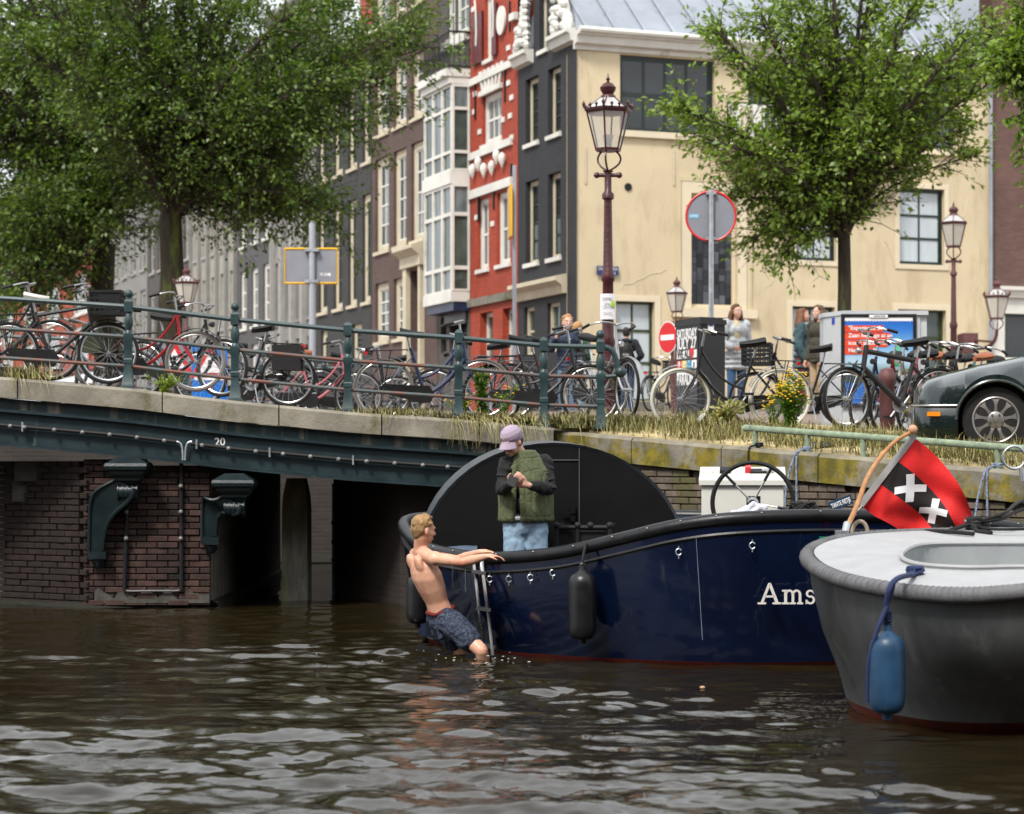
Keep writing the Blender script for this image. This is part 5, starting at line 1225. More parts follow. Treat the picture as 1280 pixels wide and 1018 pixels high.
def postermat():
    m = bpy.data.materials.new('poster_sky'); m.use_nodes = True; nt = m.node_tree; N = nt.nodes; L = nt.links; b = N['Principled BSDF']; b.inputs['Roughness'].default_value = .25
    t = N.new('ShaderNodeTexCoord'); sp = N.new('ShaderNodeSeparateXYZ'); L.new(t.outputs['Object'], sp.inputs[0]); rp = N.new('ShaderNodeValToRGB')
    mr = N.new('ShaderNodeMapRange'); mr.inputs['From Min'].default_value = .3; mr.inputs['From Max'].default_value = zk(398); L.new(sp.outputs[2], mr.inputs['Value']); L.new(mr.outputs[0], rp.inputs[0])
    e = rp.color_ramp.elements; e[0].color = (.02, .12, .42, 1); e[1].color = (.015, .10, .45, 1)
    for p_, c_ in ((.22, (.02, .10, .30, 1)), (.30, (.15, .26, .30, 1)), (.42, (.38, .52, .62, 1)), (.62, (.16, .36, .62, 1)), (.85, (.03, .16, .50, 1))): q = e.new(p_); q.color = c_
    L.new(rp.outputs[0], b.inputs['Base Color']); return m
mb = MB(); mb.b2((fx0 + .045, -.012, .15), (fx1 - .045, -.002, zk(396.5))); mb.build('sheet', postermat(), pf, smooth=False)
mb = MB(); zt_ = zk(397); n = 24; xx0, xx1 = fx0 + .05, fx1 - .05; top_ = [(xx0, zt_), (xx1, zt_)]; zig = []
for k in range(n * 2 + 1): zig.append((xx1 + (xx0 - xx1) * k / (2 * n), zk(402.5) + (.02 if k % 2 else 0)))
mb.prism(top_ + zig, (-.016, -.013), lambda a_, b_, c_: (a_, c_, b_)); mb.build('stamp_edge', M_swhite, pf, smooth=False)
M_orange2 = mat('poster_orange', (.62, .06, .02), .4)
for i, (s_, xe) in enumerate((('"Experience the', 1104), ('Zaan heritage at an', 1113), ('iconic place in the', 1109), ('Netherlands"', 1092))):
    z0_, z1_ = zk(415.5 + i * 9.3), zk(407 + i * 9.3)
    mb = MB(); mb.b2((xx0 + .0, -.018, z0_), (X(xe, DK) - kx, -.013, z1_)); mb.build('text_band', M_orange2, pf, smooth=False)
    me = text_mesh(s_, .078, M_swhite, 'lettering', .0012, align='LEFT'); link('lettering', me, pf, (X(1060, DK) - kx, -.021, (z0_ + z1_) / 2 + .008), (R(90), 0, 0))
# windmills and green house on the poster
M_pg = mat('poster_green', (.03, .26, .08), .4); M_pdk = mat('poster_dark', (.03, .05, .05), .4)
def flat(pts, m, y=-.016, name='print'):
    mb = MB(); mb.prism([(X(a_, DK) - kx, zk(b_)) for a_, b_ in pts], (y - .003, y), lambda a_, b_, c_: (a_, c_, b_)); mb.build(name, m, pf, smooth=False)
flat([(1115, 458), (1129, 458), (1127, 442), (1124, 436), (1119, 438)], M_pg); flat([(1119, 438), (1126, 442), (1124, 420), (1121, 424)], mat('poster_sail', (.10, .35, .22), .4), -.0165)
flat([(1058, 466), (1074, 466), (1070, 459), (1063, 459)], M_pdk); flat([(1063, 462), (1071, 450), (1072, 451), (1064, 463)], M_pdk, -.017); flat([(1060, 452), (1075, 461), (1075, 462), (1060, 453)], M_pdk, -.018)
flat([(1054, 478), (1140, 478), (1140, 469), (1100, 468), (1054, 470)], M_pdk, -.0155); flat([(1100, 470), (1139, 470), (1139, 461), (1110, 463)], mat('poster_field', (.14, .16, .05), .5), -.0162)
mb = MB(); mb.b2((X(1086, DK) - kx, -.034, zk(397.5)), (X(1109, DK) - kx, -.03, zk(394))); mb.build('name_strip', M_swhite, pf, smooth=False)
text('DURECO MEDIA', .022, M_blk, (X(1099, DK) - kx, -.037, zk(395.7)), 0, pf)
mb = MB(); mb.b2((X(1039, DK) - kx + .02, .36, zk(403)), (X(1039, DK) - kx + .1, .40, zk(396))); 
st = MB(); st.b2((-.035, -.004, -.045), (.035, 0, .045)); A = Vector((X(1036, DK) - kx, .5, 0)); Bv = Vector((xl_ - .03, 0, 0)); dd = (Bv - A).normalized(); c = A.lerp(Bv, .5) + Vector((dd.y, -dd.x, 0)) * .005
st.build('sticker', MC['flag_blue'], kk, smooth=False, loc=(c.x, c.y, zk(400)), rot=(0, 0, math.atan2(dd.y, dd.x)))
# maroon bollard, small grey post
bo = MB(); Dd = 24.6; bx = X(1109, Dd); bo.lathe([(.085, 0), (.085, .52), (.095, .54), (.095, .60), (.085, .62), (.07, .67), (.02, .69)], (bx, Dd, G(Dd) - .05), 16)
tag(bo.build('bollard', mat('bollard_maroon', (.13, .05, .05), .6, var=.2, bump=.2)), 'thick maroon bollard standing behind the black bicycle', 'bollard')
for px, D in ((1228, 0),): pass
# ------------------------------------------------------------------ boats
def hullmat(name, col, rough, coat, scr, rust=None):
    m = mat(name, col, rough, var=.25, vscale=1.4, coat=coat, bump=.06, bscale=5, stain=(scr, 7, .70, (1, 1, .18)))
    return m
M_navy = mat('navy_gloss', (.0025, .0065, .024), .12, var=.35, vscale=1.1, coat=.45, bump=.05, bscale=4, stain=((.022, .028, .040), 5, .60, (2.2, 2.2, .35)))
M_greyhull = mat('grey_hull', (.078, .081, .083), .36, var=.5, vscale=1.6, bump=.15, bscale=8, stretch=(1, 1, .5), stain=((.125, .13, .13), 4, .56, (1.6, 1.6, .25)))
M_rubberb = mat('gunwale_black', (.008, .0085, .010), .38, var=.3, vscale=8, bump=.12, spec=.4)
M_rubberg = mat('gunwale_grey', (.11, .11, .115), .65, var=.25, vscale=8, bump=.25)
M_deckw = mat('deck_white', (.31, .315, .32), .6, var=.08, vscale=5, bump=.12, stain=((.36, .34, .28), 5, .64, (1, 1, 1)))
M_deckg = mat('cockpit_grey', (.27, .285, .29), .6, var=.12, vscale=3, bump=.1)
M_red_af = mat('antifoul_red', (.17, .030, .016), .6, var=.4, vscale=9, stain=((.08, .035, .02), 6, .5, (1, 1, 1)))
M_cabin = mat('cabin_black', (.0045, .0045, .005), .5, var=.3, vscale=2, bump=.05, spec=.2)
def loft_hull(name, rings, m, root, m2=None, split=None):
    mb = MB(); n = len(rings[0]); mb.grid([list(r) + [r[0]] for r in rings])
    return mb.build(name, m, root, ang=60)
def closed_spline(pts, n=5):
    pts = [Vector(p) for p in pts]; out = []; L = len(pts)
    for i in range(L):
        p0, p1, p2, p3 = pts[i - 1], pts[i], pts[(i + 1) % L], pts[(i + 2) % L]
        for k in range(n):
            t = k / n; out.append(.5 * ((2 * p1) + (p2 - p0) * t + (2 * p0 - 5 * p1 + 4 * p2 - p3) * t * t + (3 * p1 - p0 - 3 * p2 + p3) * t ** 3))
    return out
# ---- navy sloop
nb = empty('navy_boat', (0, 0, 0), 0, 'dark blue steel sloop with black half-round cabin and white lettering on its side', 'boat')
gun = [P(505, 652, 19.6), P(512, 672, 19.1), P(535, 686, 18.55), (P(575, 695, 18.05)), P(620, 698, 17.75), P(700, 691, 17.35), P(780, 673, 17.05), P(850, 657, 16.85), P(930, 648, 16.75), P(1050, 645, 16.85), P(1180, 650, 17.2), P(1320, 665, 18.0),
       Vector((4.9, 19.0, 1.0)), Vector((4.4, 19.9, 1.02)), Vector((3.2, 20.25, 1.03)), Vector((1.9, 20.5, 1.05)), Vector((.8, 20.75, 1.06)), Vector((-.1, 20.75, 1.06)), Vector((-.65, 20.35, 1.05))]
gun = closed_spline(gun, 5)
cx, cy = 2.0, 18.8
def shrink(ring, kx, ky, z, c=(2.0, 18.8)): return [Vector((c[0] + (p.x - c[0]) * kx, c[1] + (p.y - c[1]) * ky, z if not callable(z) else z(p))) for p in ring]
r_out = [Vector(g) for g in gun]
rings = [r_out, shrink(gun, .992, .985, lambda p: p.z - .25), shrink(gun, .975, .965, lambda p: p.z * .45), shrink(gun, .927, .92, .03), shrink(gun, .92, .91, 0), shrink(gun, .86, .8, -.25), shrink(gun, .6, .5, -.5)]
loft_hull('hull', rings[:4], M_navy, nb); loft_hull('bottom_paint', rings[3:], mat('antifoul_dark', (.12, .015, .012), .5, var=.3), nb)
inner = [shrink(gun, .985, .955, lambda p: p.z), shrink(gun, .97, .93, lambda p: p.z - .3), shrink(gun, .95, .88, .06)]
loft_hull('inner_hull', inner, mat('inner_blue', (.012, .022, .05), .35, var=.25), nb)
mb = MB(); mb.add(inner[-1], [tuple(range(len(inner[-1])))]); mb.build('floor', mat('boat_floor', (.07, .07, .07), .7), nb, smooth=False, fix=False)
mb = MB(); mb.tube([p + Vector((0, 0, .0)) for p in shrink(gun, .995, .985, lambda p: p.z)], .052, 12, closed=True); mb.build('gunwale', M_rubberb, nb)
mb = MB(); mb.tube([p for p in shrink(gun, .997, .992, lambda p: p.z - .11)], .016, 6, closed=True); mb.build('rubbing_strake', M_rubberb, nb)
bolt = MB(); bolt.ball((0, 0, 0), .008, 6); bme = bolt.mesh('bolt', M_chrome)
for i in range(8, 60, 3): p = gun[i]; link('bolt', bme, nb, (p.x, p.y - .045, p.z + .035))
# bow deck, pale blue
bd = [p for p in inner[0] if p.x < -.25]
bd.sort(key=lambda p: math.atan2(p.y - 19.6, p.x + .3))
mb = MB(); mb.add([p + Vector((0, 0, -.02)) for p in bd], [tuple(range(len(bd)))]); mb.build('bow_deck', mat('deck_blue', (.09, .12, .17), .4, var=.2), nb, smooth=False, fix=False)
# cabin: half-disc bulkhead with rounded roof running aft
def arch(px0, px1, pyt, D, base, n=28, xo=0, k=1.0):
    xl = X(px0, D); xr = X(px1, D); zt = Z(pyt, D); c = (xl + xr) / 2; rr = (xr - xl) / 2; out = []
    for i in range(n + 1):
        a = math.pi * (1 - i / n); out.append(Vector((c + xo + rr * math.cos(a) * k, D, base + (zt - base) * math.sin(a) ** .92 * k)))
    return out
DC = 18.75; base = .62
A0 = arch(526, 858, 557, DC, base)
A1 = [Vector((p.x - .06, p.y + 1.15, p.z + .03)) for p in A0]
n = len(A0)
for nm, AA in (('bulkhead', A0), ('aft_bulkhead', A1)): mb = MB(); mb.add(AA, [tuple(range(n))]); mb.build(nm, M_cabin, nb, smooth=False)
A0b = [Vector((p.x + (p.x - 0.37) * .02, p.y - .02, base + (p.z - base) * 1.022)) for p in A0]; A1b = [Vector((p.x + (p.x - .37) * .02, p.y + .02, base + (p.z - base) * 1.022)) for p in A1]
mb = MB(); mb.grid([A0, A0b, A1b, A1]); mb.build('cabin_roof', mat('cabin_roof_grey', (.06, .068, .08), .3, var=.25), nb, ang=30)
xd = X(724, DC)
mb = MB(); mb.b2((xd - .004, DC - .012, base), (xd + .004, DC - .002, 1.66)); mb.build('door_joint', mat('joint_grey', (.06, .06, .06), .5), nb, smooth=False)
mb = MB(); mb.b2((X(684, DC), DC - .012, Z(576, DC)), (X(724, DC), DC - .003, Z(574.5, DC))); mb.build('door_joint', MC['joint_grey'], nb, smooth=False)
mb = MB(); mb.b2((X(702, DC), DC - .05, Z(642.5, DC)), (X(719, DC), DC - .035, Z(640, DC))); mb.b2((X(713, DC), DC - .04, Z(652, DC)), (X(719, DC), DC - .002, Z(632, DC))); mb.build('door_handle', M_cabin, nb)
# dark frame box on the floor behind the gunwale
DX = 18.3; mb = MB()
for x0, x1 in ((696, 762),):
    xa, xb = X(x0, DX), X(x1, DX); zt = Z(658, DX)
    mb.tube([(xa, DX, .3), (xa, DX, zt)], .02, 8); mb.tube([(xb, DX, .3), (xb, DX, zt)], .02, 8); mb.tube([(xa, DX, zt - .01), (xb, DX, zt - .01)], .02, 8); mb.tube([(X(722, DX), DX, .3), (X(722, DX), DX, zt)], .02, 8); mb.tube([(xa, DX, zt - .01), (xa + .05, DX + .35, zt + .0)], .02, 8); mb.tube([(xb, DX, zt - .01), (xb + .05, DX + .35, zt + .0)], .02, 8)
    for q in (xa, X(722, DX), xb, X(738, DX)): mb.ball((q, DX, zt + .005), .032, 10)
tag(mb.build('seat_frame', M_blkrough), 'black tubular frame with knobs standing in the navy boat beside the door', 'frame')
mb = MB(); mb.b2((X(724, DX), DX + .02, .3), (X(756, DX), DX + .3, Z(665, DX))); mb.b2((X(698, DX), DX + .05, .3), (X(716, DX), DX + .3, Z(661, DX))); tag(mb.build('storage_box', M_blkrough), 'low black box inside the tubular frame in the navy boat', 'box')
# small metal eyes on the hull
def near_gun(px):
    best = min((p for p in gun if p.y < 18.7), key=lambda p: abs(640 + F * p.x / p.y - px)); return best
def hull_pt(px, py):
    g = near_gun(px); y = g.y + .02
    z = Z(py, y); t = (g.z - z) / g.z
    y = g.y + (.985 - 1) * (g.y - cy) * min(1, t * 2) ; return Vector((X(px, y), y, Z(py, y)))
for px, py in ((612, 724), (636, 724), (663, 722), (691, 716), (848, 690), (940, 682)):
    p = hull_pt(px, py); mb = MB(); q = p + Vector((0, -.03, 0))
    mb.tube([q + Vector((.022 * math.cos(a), 0, .024 * math.sin(a))) for a in np.linspace(.5, 5.8, 12)], .005, 6); mb.cyl(q + Vector((0, 0, -.024)), q + Vector((0, 0, -.05)), .005, n=6); mb.cyl(q + Vector((0, 0, .024)), q + Vector((0, 0, .045)), .005, n=6); mb.build('hull_eye', M_steel, nb)
# lettering with slab serifs; continues behind the grey boat
M_let = mat('hull_letter', (.62, .58, .54), .5, var=.05)
def slab_letters(root, px0, pyb, hpx, D, rz):
    s = 1 / (F / D); w = empty('lettering', P(px0, pyb, D), rz, parent=root)
    def put(ch, x0, polys, adv):
        mb = MB()
        for pl in polys: mb.prism([(x0 + a, b) for a, b in pl], (-.012, -.004), lambda a_, b_, c_: (a_, c_, b_))
        o = mb.build('letter', M_let, w, smooth=False); return x0 + adv
    def boxp(a, b, c, d): return [(a, c), (b, c), (b, d), (a, d)]
    def arcp(cx_, cy_, rx, ry, a0, a1, th, n=14, thv=None):
        thv = thv or th; o = []; i = []
        for k in range(n + 1):
            a = R(a0 + (a1 - a0) * k / n); o.append((cx_ + rx * math.cos(a), cy_ + ry * math.sin(a))); i.append((cx_ + (rx - th) * math.cos(a), cy_ + (ry - thv) * math.sin(a)))
        return o + i[::-1]
    H = hpx * s; u = H / 28.0; x = 0.0
    # A
    x = put('A', x, [[(4 * u, 2.5 * u), (14 * u, 28 * u), (17.5 * u, 28 * u), (7.6 * u, 2.5 * u)], [(23 * u, 2.5 * u), (14.5 * u, 25.5 * u), (17.5 * u, 28 * u), (27.5 * u, 2.5 * u)], boxp(9 * u, 22 * u, 9 * u, 11.6 * u), boxp(0, 11 * u, 0, 2.5 * u), boxp(19.5 * u, 31 * u, 0, 2.5 * u)], 32 * u)
    def m_(x):
        pol = [boxp(3 * u, 6.8 * u, 2.4 * u, 19 * u), boxp(0, 9.8 * u, 0, 2.4 * u), boxp(0, 3 * u, 16.8 * u, 19 * u)]
        for k in (0, 1):
            a = 6.8 * u + k * 9.4 * u
            pol += [arcp(a + 3.2 * u, 12.6 * u, 6.2 * u, 6.8 * u, 0, 150, 3.4 * u, 12, 2.6 * u), boxp(a + 6.0 * u, a + 9.4 * u, 2.4 * u, 12.6 * u), boxp(a + 3.8 * u, a + 11.6 * u, 0, 2.4 * u)]
        return put('m', x, pol, 31 * u)
    x = m_(x)
    def s_(x): return put('s', x, [arcp(6.6 * u, 13.9 * u, 6.0 * u, 5.2 * u, 25, 270, 3 * u, 16, 2.3 * u), arcp(6.6 * u, 5.8 * u, 6.2 * u, 5.9 * u, 90, -155, 3 * u, 16, 2.5 * u), boxp(10.2 * u, 12.4 * u, 13.5 * u, 18.6 * u), boxp(.4 * u, 2.6 * u, .5 * u, 6 * u)], 16 * u)
    x = s_(x)
    # t
    x = put('t', x, [boxp(4 * u, 7.6 * u, 3 * u, 24 * u), boxp(0, 12 * u, 16.6 * u, 19 * u), arcp(9.2 * u, 4.6 * u, 5.2 * u, 4.8 * u, 180, 320, 3 * u, 10)], 15 * u)
    x = put('e', x, [arcp(7.5 * u, 9.5 * u, 7.2 * u, 9.7 * u, 0, 320, 3.2 * u, 20, 2.4 * u), boxp(1 * u, 14.4 * u, 8.6 * u, 10.8 * u)], 17 * u)
    x = put('r', x, [boxp(3 * u, 6.8 * u, 2.4 * u, 19 * u), boxp(0, 9.8 * u, 0, 2.4 * u), boxp(0, 3 * u, 16.8 * u, 19 * u), arcp(11 * u, 12.5 * u, 6 * u, 6.5 * u, 50, 160, 3 * u, 8)], 16 * u)
    x = put('d', x, [boxp(11 * u, 14.6 * u, 2.4 * u, 28 * u), boxp(8 * u, 11 * u, 25.6 * u, 28 * u), boxp(14.6 * u, 17 * u, 0, 2.4 * u), arcp(8 * u, 9.5 * u, 7.4 * u, 9.6 * u, 40, 320, 3.2 * u, 16, 2.4 * u)], 19 * u)
    x = put('a', x, [arcp(7 * u, 12.5 * u, 6 * u, 6.6 * u, 0, 150, 3.2 * u, 10, 2.4 * u), boxp(9.8 * u, 13 * u, 0, 12.6 * u), arcp(7 * u, 5.4 * u, 6.4 * u, 5.6 * u, 0, 360, 3.2 * u, 18, 2.2 * u)], 16 * u)
    m_(x)
gp = near_gun(985)
slab_letters(nb, 947, 755.5, 26.5, 16.72, R(1.0))
mb = MB(); mb.b2((X(1024, 16.75), 16.75, Z(680, 16.75)), (X(1039, 16.75), 16.76, Z(671, 16.75))); mb.build('green_patch', mat('green_patch', (.01, .18, .09), .4), nb, smooth=False)
# scratches
for px, y0, y1 in ((870, 672, 800), (566, 700, 735), (582, 712, 740), (600, 705, 728)):
    mb = MB(); pts = []
    for k in range(14):
        py = y0 + (y1 - y0) * k / 13; p = hull_pt(px + (8 * k / 13 if px == 870 else random.uniform(-1, 1)), py); pts.append(p + Vector((0, -.012, 0)))
    mb.tube(pts, .0022, 3); mb.build('scratch', mat('scratch_pale', (.25, .28, .33), .6), nb)
# white helm console
DH = 18.6; hc_ = empty('helm_console', (X(928, DH), DH, .06), R(-6), 'white steering console with sloping top behind the wheel of the navy boat', 'console')
w2 = (X(990, DH) - X(888, DH)) / 2; zt = Z(602, DH) - .06; ztb = Z(586, DH + .5) - .06
M_wcons = mat('console_white', (.55, .54, .49), .4, var=.05)
mb = MB(); mb.prism([(0, 0), (0, zt), (.5, ztb), (.5, 0)], (-w2, w2), lambda a_, b_, c_: (c_, a_, b_)); mb.build('body', M_wcons, hc_, smooth=False)
mb = MB(); mb.prism([(-.03, zt - .03), (-.03, zt + .01), (.52, ztb + .015), (.52, ztb - .04)], (-w2 - .02, w2 + .02), lambda a_, b_, c_: (c_, a_, b_)); mb.build('top', M_wcons, hc_, smooth=False)
for px, w, dd, m, h in ((906, .09, .1, M_blkrough, .03), (935, .05, .07, M_signred, .05), (948, .14, .09, M_blkrough, .015), (960, .10, .06, M_chrome, .02), (883, .1, .08, MC['sign_white'], .02)):
    mb = MB(); xx = X(px, DH) - hc_.location.x; t = .55; mb.box((xx, .28, zt + (ztb - zt) * t + .02 + h / 2), (w, dd, h), (R(18), 0, 0)); mb.build('instrument', m, hc_)
mb = MB(); mb.b2((-w2 - .015, .15, zt - .42), (-w2, .25, zt - .33)); mb.build('latch', M_blk, hc_); 
for dz in (-.02, -.10):
    mb = MB(); mb.cyl((-w2 - .12, .2, zt - .32 + dz), (-w2 + .0, .2, zt - .32 + dz), .008); mb.build('throttle_rod', M_chrome, hc_)
# wheel
DWh = 18.0; wc = P(941, 629, DWh); wh = empty('steering_wheel', wc, R(-12), 'large black ship wheel with five spokes in front of the white console', 'steering wheel')
rr = .325; mb = MB(); mb.tube([(rr * math.cos(a), 0, rr * math.sin(a)) for a in np.linspace(0, 2 * math.pi, 49)[:-1]], .019, 10, closed=True); mb.build('rim', M_blkrough, wh)
mb = MB(); mb.lathe([(.02, -.04), (.045, -.03), (.05, .02), (.03, .04)], (0, 0, 0), 14, Matrix.Rotation(R(90), 3, 'X')); mb.build('hub', M_chrome, wh); mb = MB(); mb.box((0, .05, 0), (.11, .05, .11)); mb.build('hub_plate', M_blk, wh)
for k in range(5):
    a = R(62 + 72 * k); d = Vector((math.cos(a), 0, math.sin(a))); mb = MB(); mb.cyl(d * .03, d * .2, .0075, n=8); o = mb.build('spoke', M_chrome, wh); mb = MB(); mb.cyl(d * .2, d * (rr - .01), .012, n=8); mb.build('spoke_grip', M_blkrough, o)
mb = MB(); mb.tube([(0, .05, 0), (0, .55, -.02)], .02, 8); mb.build('shaft', M_steel, wh)
# towel on the gunwale
tw_ = blob([('e', P(918 + k * 5.2, 641 + 3 * math.sin(k * 1.7) - (4 if 4 < k < 9 else 0), 16.92), (.035, .04, .022 + .012 * math.sin(k * 2.3) ** 2)) for k in range(8)] + [('c', P(926, 643, 16.9), P(942, 630, 16.92), .02, .022), ('c', P(942, 630, 16.92), P(956, 638, 16.9), .02, .018), ('c', P(935, 646, 16.88), P(950, 634, 16.9), .018, .016)], mat('towel', (.55, .56, .62), .95, var=.1, bump=.5, bscale=120, stain=((.12, .14, .32), 9, .56, (1, 1, 1))), .006, 2, 'towel')
tag(link('towel', tw_), 'white and blue towel draped over the navy boat rim below the wheel', 'towel')
# cleat with ropes
rp_ = MB(); c = P(1003, 643, 17.4); rnd = random.Random(3)
for k in range(9): a = rnd.uniform(0, 6); rp_.tube([c + Vector((.09 * math.cos(a + t) * rnd.uniform(.7, 1.2), .06 * math.sin(a + t), .05 + .04 * math.sin(2 * t + k))) for t in np.linspace(0, 5, 12)], .014, 6)
rp_.tube(bezier([c + Vector((.05, 0, .08)), P(1030, 640, 17.5), P(1060, 650, 17.6), P(1110, 655, 17.8)], 12), .013, 6)
tag(rp_.build('coiled_rope', M_blkrough), 'black rope heaped over a cleat on the navy boat right of the wheel', 'rope')
# sign TANTE FIETJE hanging from white cords on the quay
DTs = 19.5; sc_ = P(1051, 629, DTs); ts = empty('name_board', sc_, 0, 'small dark blue board with white capitals hanging on white cords against the quay', 'sign')
w = (X(1066, DTs) - X(1036, DTs)); M_board = mat('board_blue', (.012, .04, .08), .4, var=.15)
mb = MB(); mb.box((0, 0, 0), (w * .98, .02, .085), (0, R(-21), 0)); mb.build('board', M_board, ts, smooth=False)
me = text_mesh('TANTE FIETJE', .058, MC['sign_white'], 'lettering', .0012); xs_ = [v.co.x for v in me.vertices]; k_ = w * .85 / (max(xs_) - min(xs_))
for v in me.vertices: v.co.x *= k_
link('lettering', me, ts, (0, -.013, 0), (R(90), R(-21), 0))
M_cord = mat('white_cord', (.48, .46, .42), .8, var=.15, bump=.3, bscale=200)
rpp = qpt(1070, .1)
for pa in (P(1037, 634, DTs), P(1064, 618, DTs)):
    mb = MB(); mb.tube(spline([pa, pa.lerp(rpp + Vector((0, -.1, .02)), .9), rpp + Vector((0, 0, .03))], 6), .007, 6); mb.build('cord', M_cord, ts)

# ---- rope ladder / steel ladder on the navy boat
ld = empty('boarding_ladder', (0, 0, 0), 0, 'steel folding ladder with black treads hung on the navy hull by the swimmer', 'ladder')
def lp(px, py, off=-.10): p = hull_pt(px, py); return p + Vector((0, off, 0))
La = [lp(594, 700, -.02) + Vector((0, 0, .03)), lp(593, 706, -.09), lp(597, 740, -.12), lp(601, 780, -.13), lp(603, 812, -.13)]
Lb = [lp(606, 696, -.02) + Vector((0, 0, .03)), lp(603, 704, -.09), lp(607, 740, -.12), lp(612, 780, -.13), lp(616, 818, -.13)]
for q in (La, Lb): 
    mb = MB(); mb.tube(spline(q, 6), .015, 8); mb.build('side_tube', M_chrome, ld)
for t in (.34, .66, .95):
    i = int(t * 24); a = spline(La, 6)[i]; b = spline(Lb, 6)[i]; mb = MB(); mb.box((a + b) / 2, (abs(b.x - a.x) + .05, .10, .026), (0, R(8), 0)); mb.build('tread', mat('tread_grey', (.06, .06, .065), .4), ld)

# ---- fenders
def fender(px, pyt, pyb, D, rpx, m, lab, rope_to=None, ropem=None, group=None):
    x = X(px, D); zt, zb = Z(pyt, D), Z(pyb, D); r = rpx / (F / D); h = zt - zb
    o = empty('fender', (x, D, zb), 0, lab, 'fender', group)
    mb = MB(); pr = [(.01, 0), (r * .25, .0), (r * .28, .035)] + [(r * (1 - .55 * (1 - math.sin(R(a))) ** 1.2) , .035 + r * .95 * (1 - math.cos(R(a)))) for a in (10, 30, 50, 70, 90)] + [(r, h * .5)] + [(r * (1 - .6 * (1 - math.sin(R(a))) ** 1.2), h - .05 - r * .95 * (1 - math.cos(R(a)))) for a in (90, 70, 50, 30, 10)] + [(r * .27, h - .03), (r * .22, h), (.01, h)]
    mb.lathe(pr, (0, 0, 0), 20); mb.build('bladder', m, o)
    mb = MB(); mb.tube([(.02 * math.cos(a), 0, h - .0 + .02 * math.sin(a)) for a in np.linspace(0, 6.28, 9)[:-1]], .008, 6, closed=True); mb.build('eye', m, o)
    if rope_to:
        q = Vector(rope_to) - Vector((x, D, zb)); mb = MB(); mb.tube(spline([(0, 0, h - .01), (q.x * .3, q.y * .3, h + (q.z - h) * .5), q], 6), .011, 6); mb.build('rope', ropem or M_blkrough, o)
    return o
M_fb = mat('fender_black', (.007, .007, .008), .35, var=.3, vscale=8, bump=.04, bscale=20); M_fbl = mat('fender_blue', (.012, .045, .098), .42, var=.3, vscale=5, bump=.08, bscale=14, stain=((.04, .10, .17), 4, .58, (1, 1, .5)))
g = near_gun(728); fender(728, 708, 805, g.y - .14, 17.5, M_fb, 'black cylindrical fender hanging midway along the navy hull', (g.x, g.y - .03, g.z + .03))
g2 = [p for p in gun if p.y > 18.6 and p.x < -.5]; fender(522, 713, 785, 18.75, 14, M_fb, 'black fender at the bow of the navy boat behind the swimmer', (X(524, 18.8), 18.8, Z(690, 18.8)))

# ---- grey launch
gb = empty('grey_boat', (0, 0, 0), 0, 'grey steel launch with white deck, grey rubber rim and rusty waterline', 'boat')
gg = [P(1011, 690, 14.3), P(1022, 706, 13.7), P(1060, 722, 13.05), P(1130, 735, 12.5), P(1205, 740, 12.2), P(1280, 735, 12.05), P(1400, 722, 12.0), Vector((4.6, 12.2, .93)), Vector((6.2, 12.9, .95)), Vector((7.2, 14.0, 1.0)), Vector((6.4, 15.3, 1.04)), Vector((4.8, 15.75, 1.06)), P(1280, 664, 15.6), P(1170, 665, 15.35), P(1085, 669, 14.9), P(1035, 677, 14.55)]
gg = closed_spline(gg, 5); c2 = (4.2, 14.1)
def sh2(kx, ky, z): return shrink(gg, kx, ky, z, c2)
loft_hull('hull', [sh2(1, 1, lambda p: p.z), sh2(.992, .985, lambda p: p.z * .8), sh2(.962, .925, lambda p: p.z * .5), sh2(.918, .80, lambda p: .22), sh2(.90, .74, lambda p: .085 + .03 * math.sin(p.x * 2.2))], M_greyhull, gb)
loft_hull('waterline_paint', [sh2(.90, .74, lambda p: .085 + .03 * math.sin(p.x * 2.2)), sh2(.885, .69, 0), sh2(.85, .5, -.2)], M_red_af, gb)
mb = MB(); mb.tube([p + Vector((0, 0, -.02)) for p in sh2(1.004, 1.012, lambda p: p.z)], .047, 12, closed=True); mb.build('rubber_rim', M_rubberg, gb)
mb = MB()
ringg = sh2(1.004, 1.012, lambda p: p.z - .02)
for i in range(0, len(ringg)):
    for h_ in (0, .5):
        p = ringg[i].lerp(ringg[(i + 1) % len(ringg)], h_); t = (ringg[(i + 1) % len(ringg)] - ringg[i]).normalized(); mb.tube([p - t * .004, p + t * .004], .0492, 12)
tag(mb.build('rim_ribs', M_rubberg, gb), kind='stuff')
# deck with a cockpit well
hole_px = [(1127, 704), (1136, 693), (1160, 687), (1220, 686), (1290, 686), (1420, 686), (1560, 690), (1560, 716), (1400, 718), (1280, 716), (1210, 717), (1150, 713)]
def deckz(x, y):   # plane through the rim
    return None
A_ = np.array([[p.x, p.y, 1] for p in gg]); zf_ = np.linalg.lstsq(A_, np.array([p.z for p in gg]), rcond=None)[0]
def dz_(x, y): return float(zf_[0] * x + zf_[1] * y + zf_[2])
def on_deck(px, py):
    # ray to deck plane
    tx, tz = (px - 640) / F, (HY - py) / F
    y = (HC - zf_[2]) / (zf_[0] * tx + zf_[1] - tz); return Vector((tx * y, y, HC + tz * y))
hole = closed_spline([on_deck(a_, b_) for a_, b_ in hole_px[:]], 4)
deck_r = sh2(.985, .965, lambda p: p.z + .012)
import bmesh
from mathutils.geometry import delaunay_2d_cdt
inpts = [Vector((p.x, p.y)) for p in deck_r] + [Vector((p.x, p.y)) for p in hole]; n1_, n2_ = len(deck_r), len(hole)
ed = [(i, (i + 1) % n1_) for i in range(n1_)] + [(n1_ + i, n1_ + (i + 1) % n2_) for i in range(n2_)]
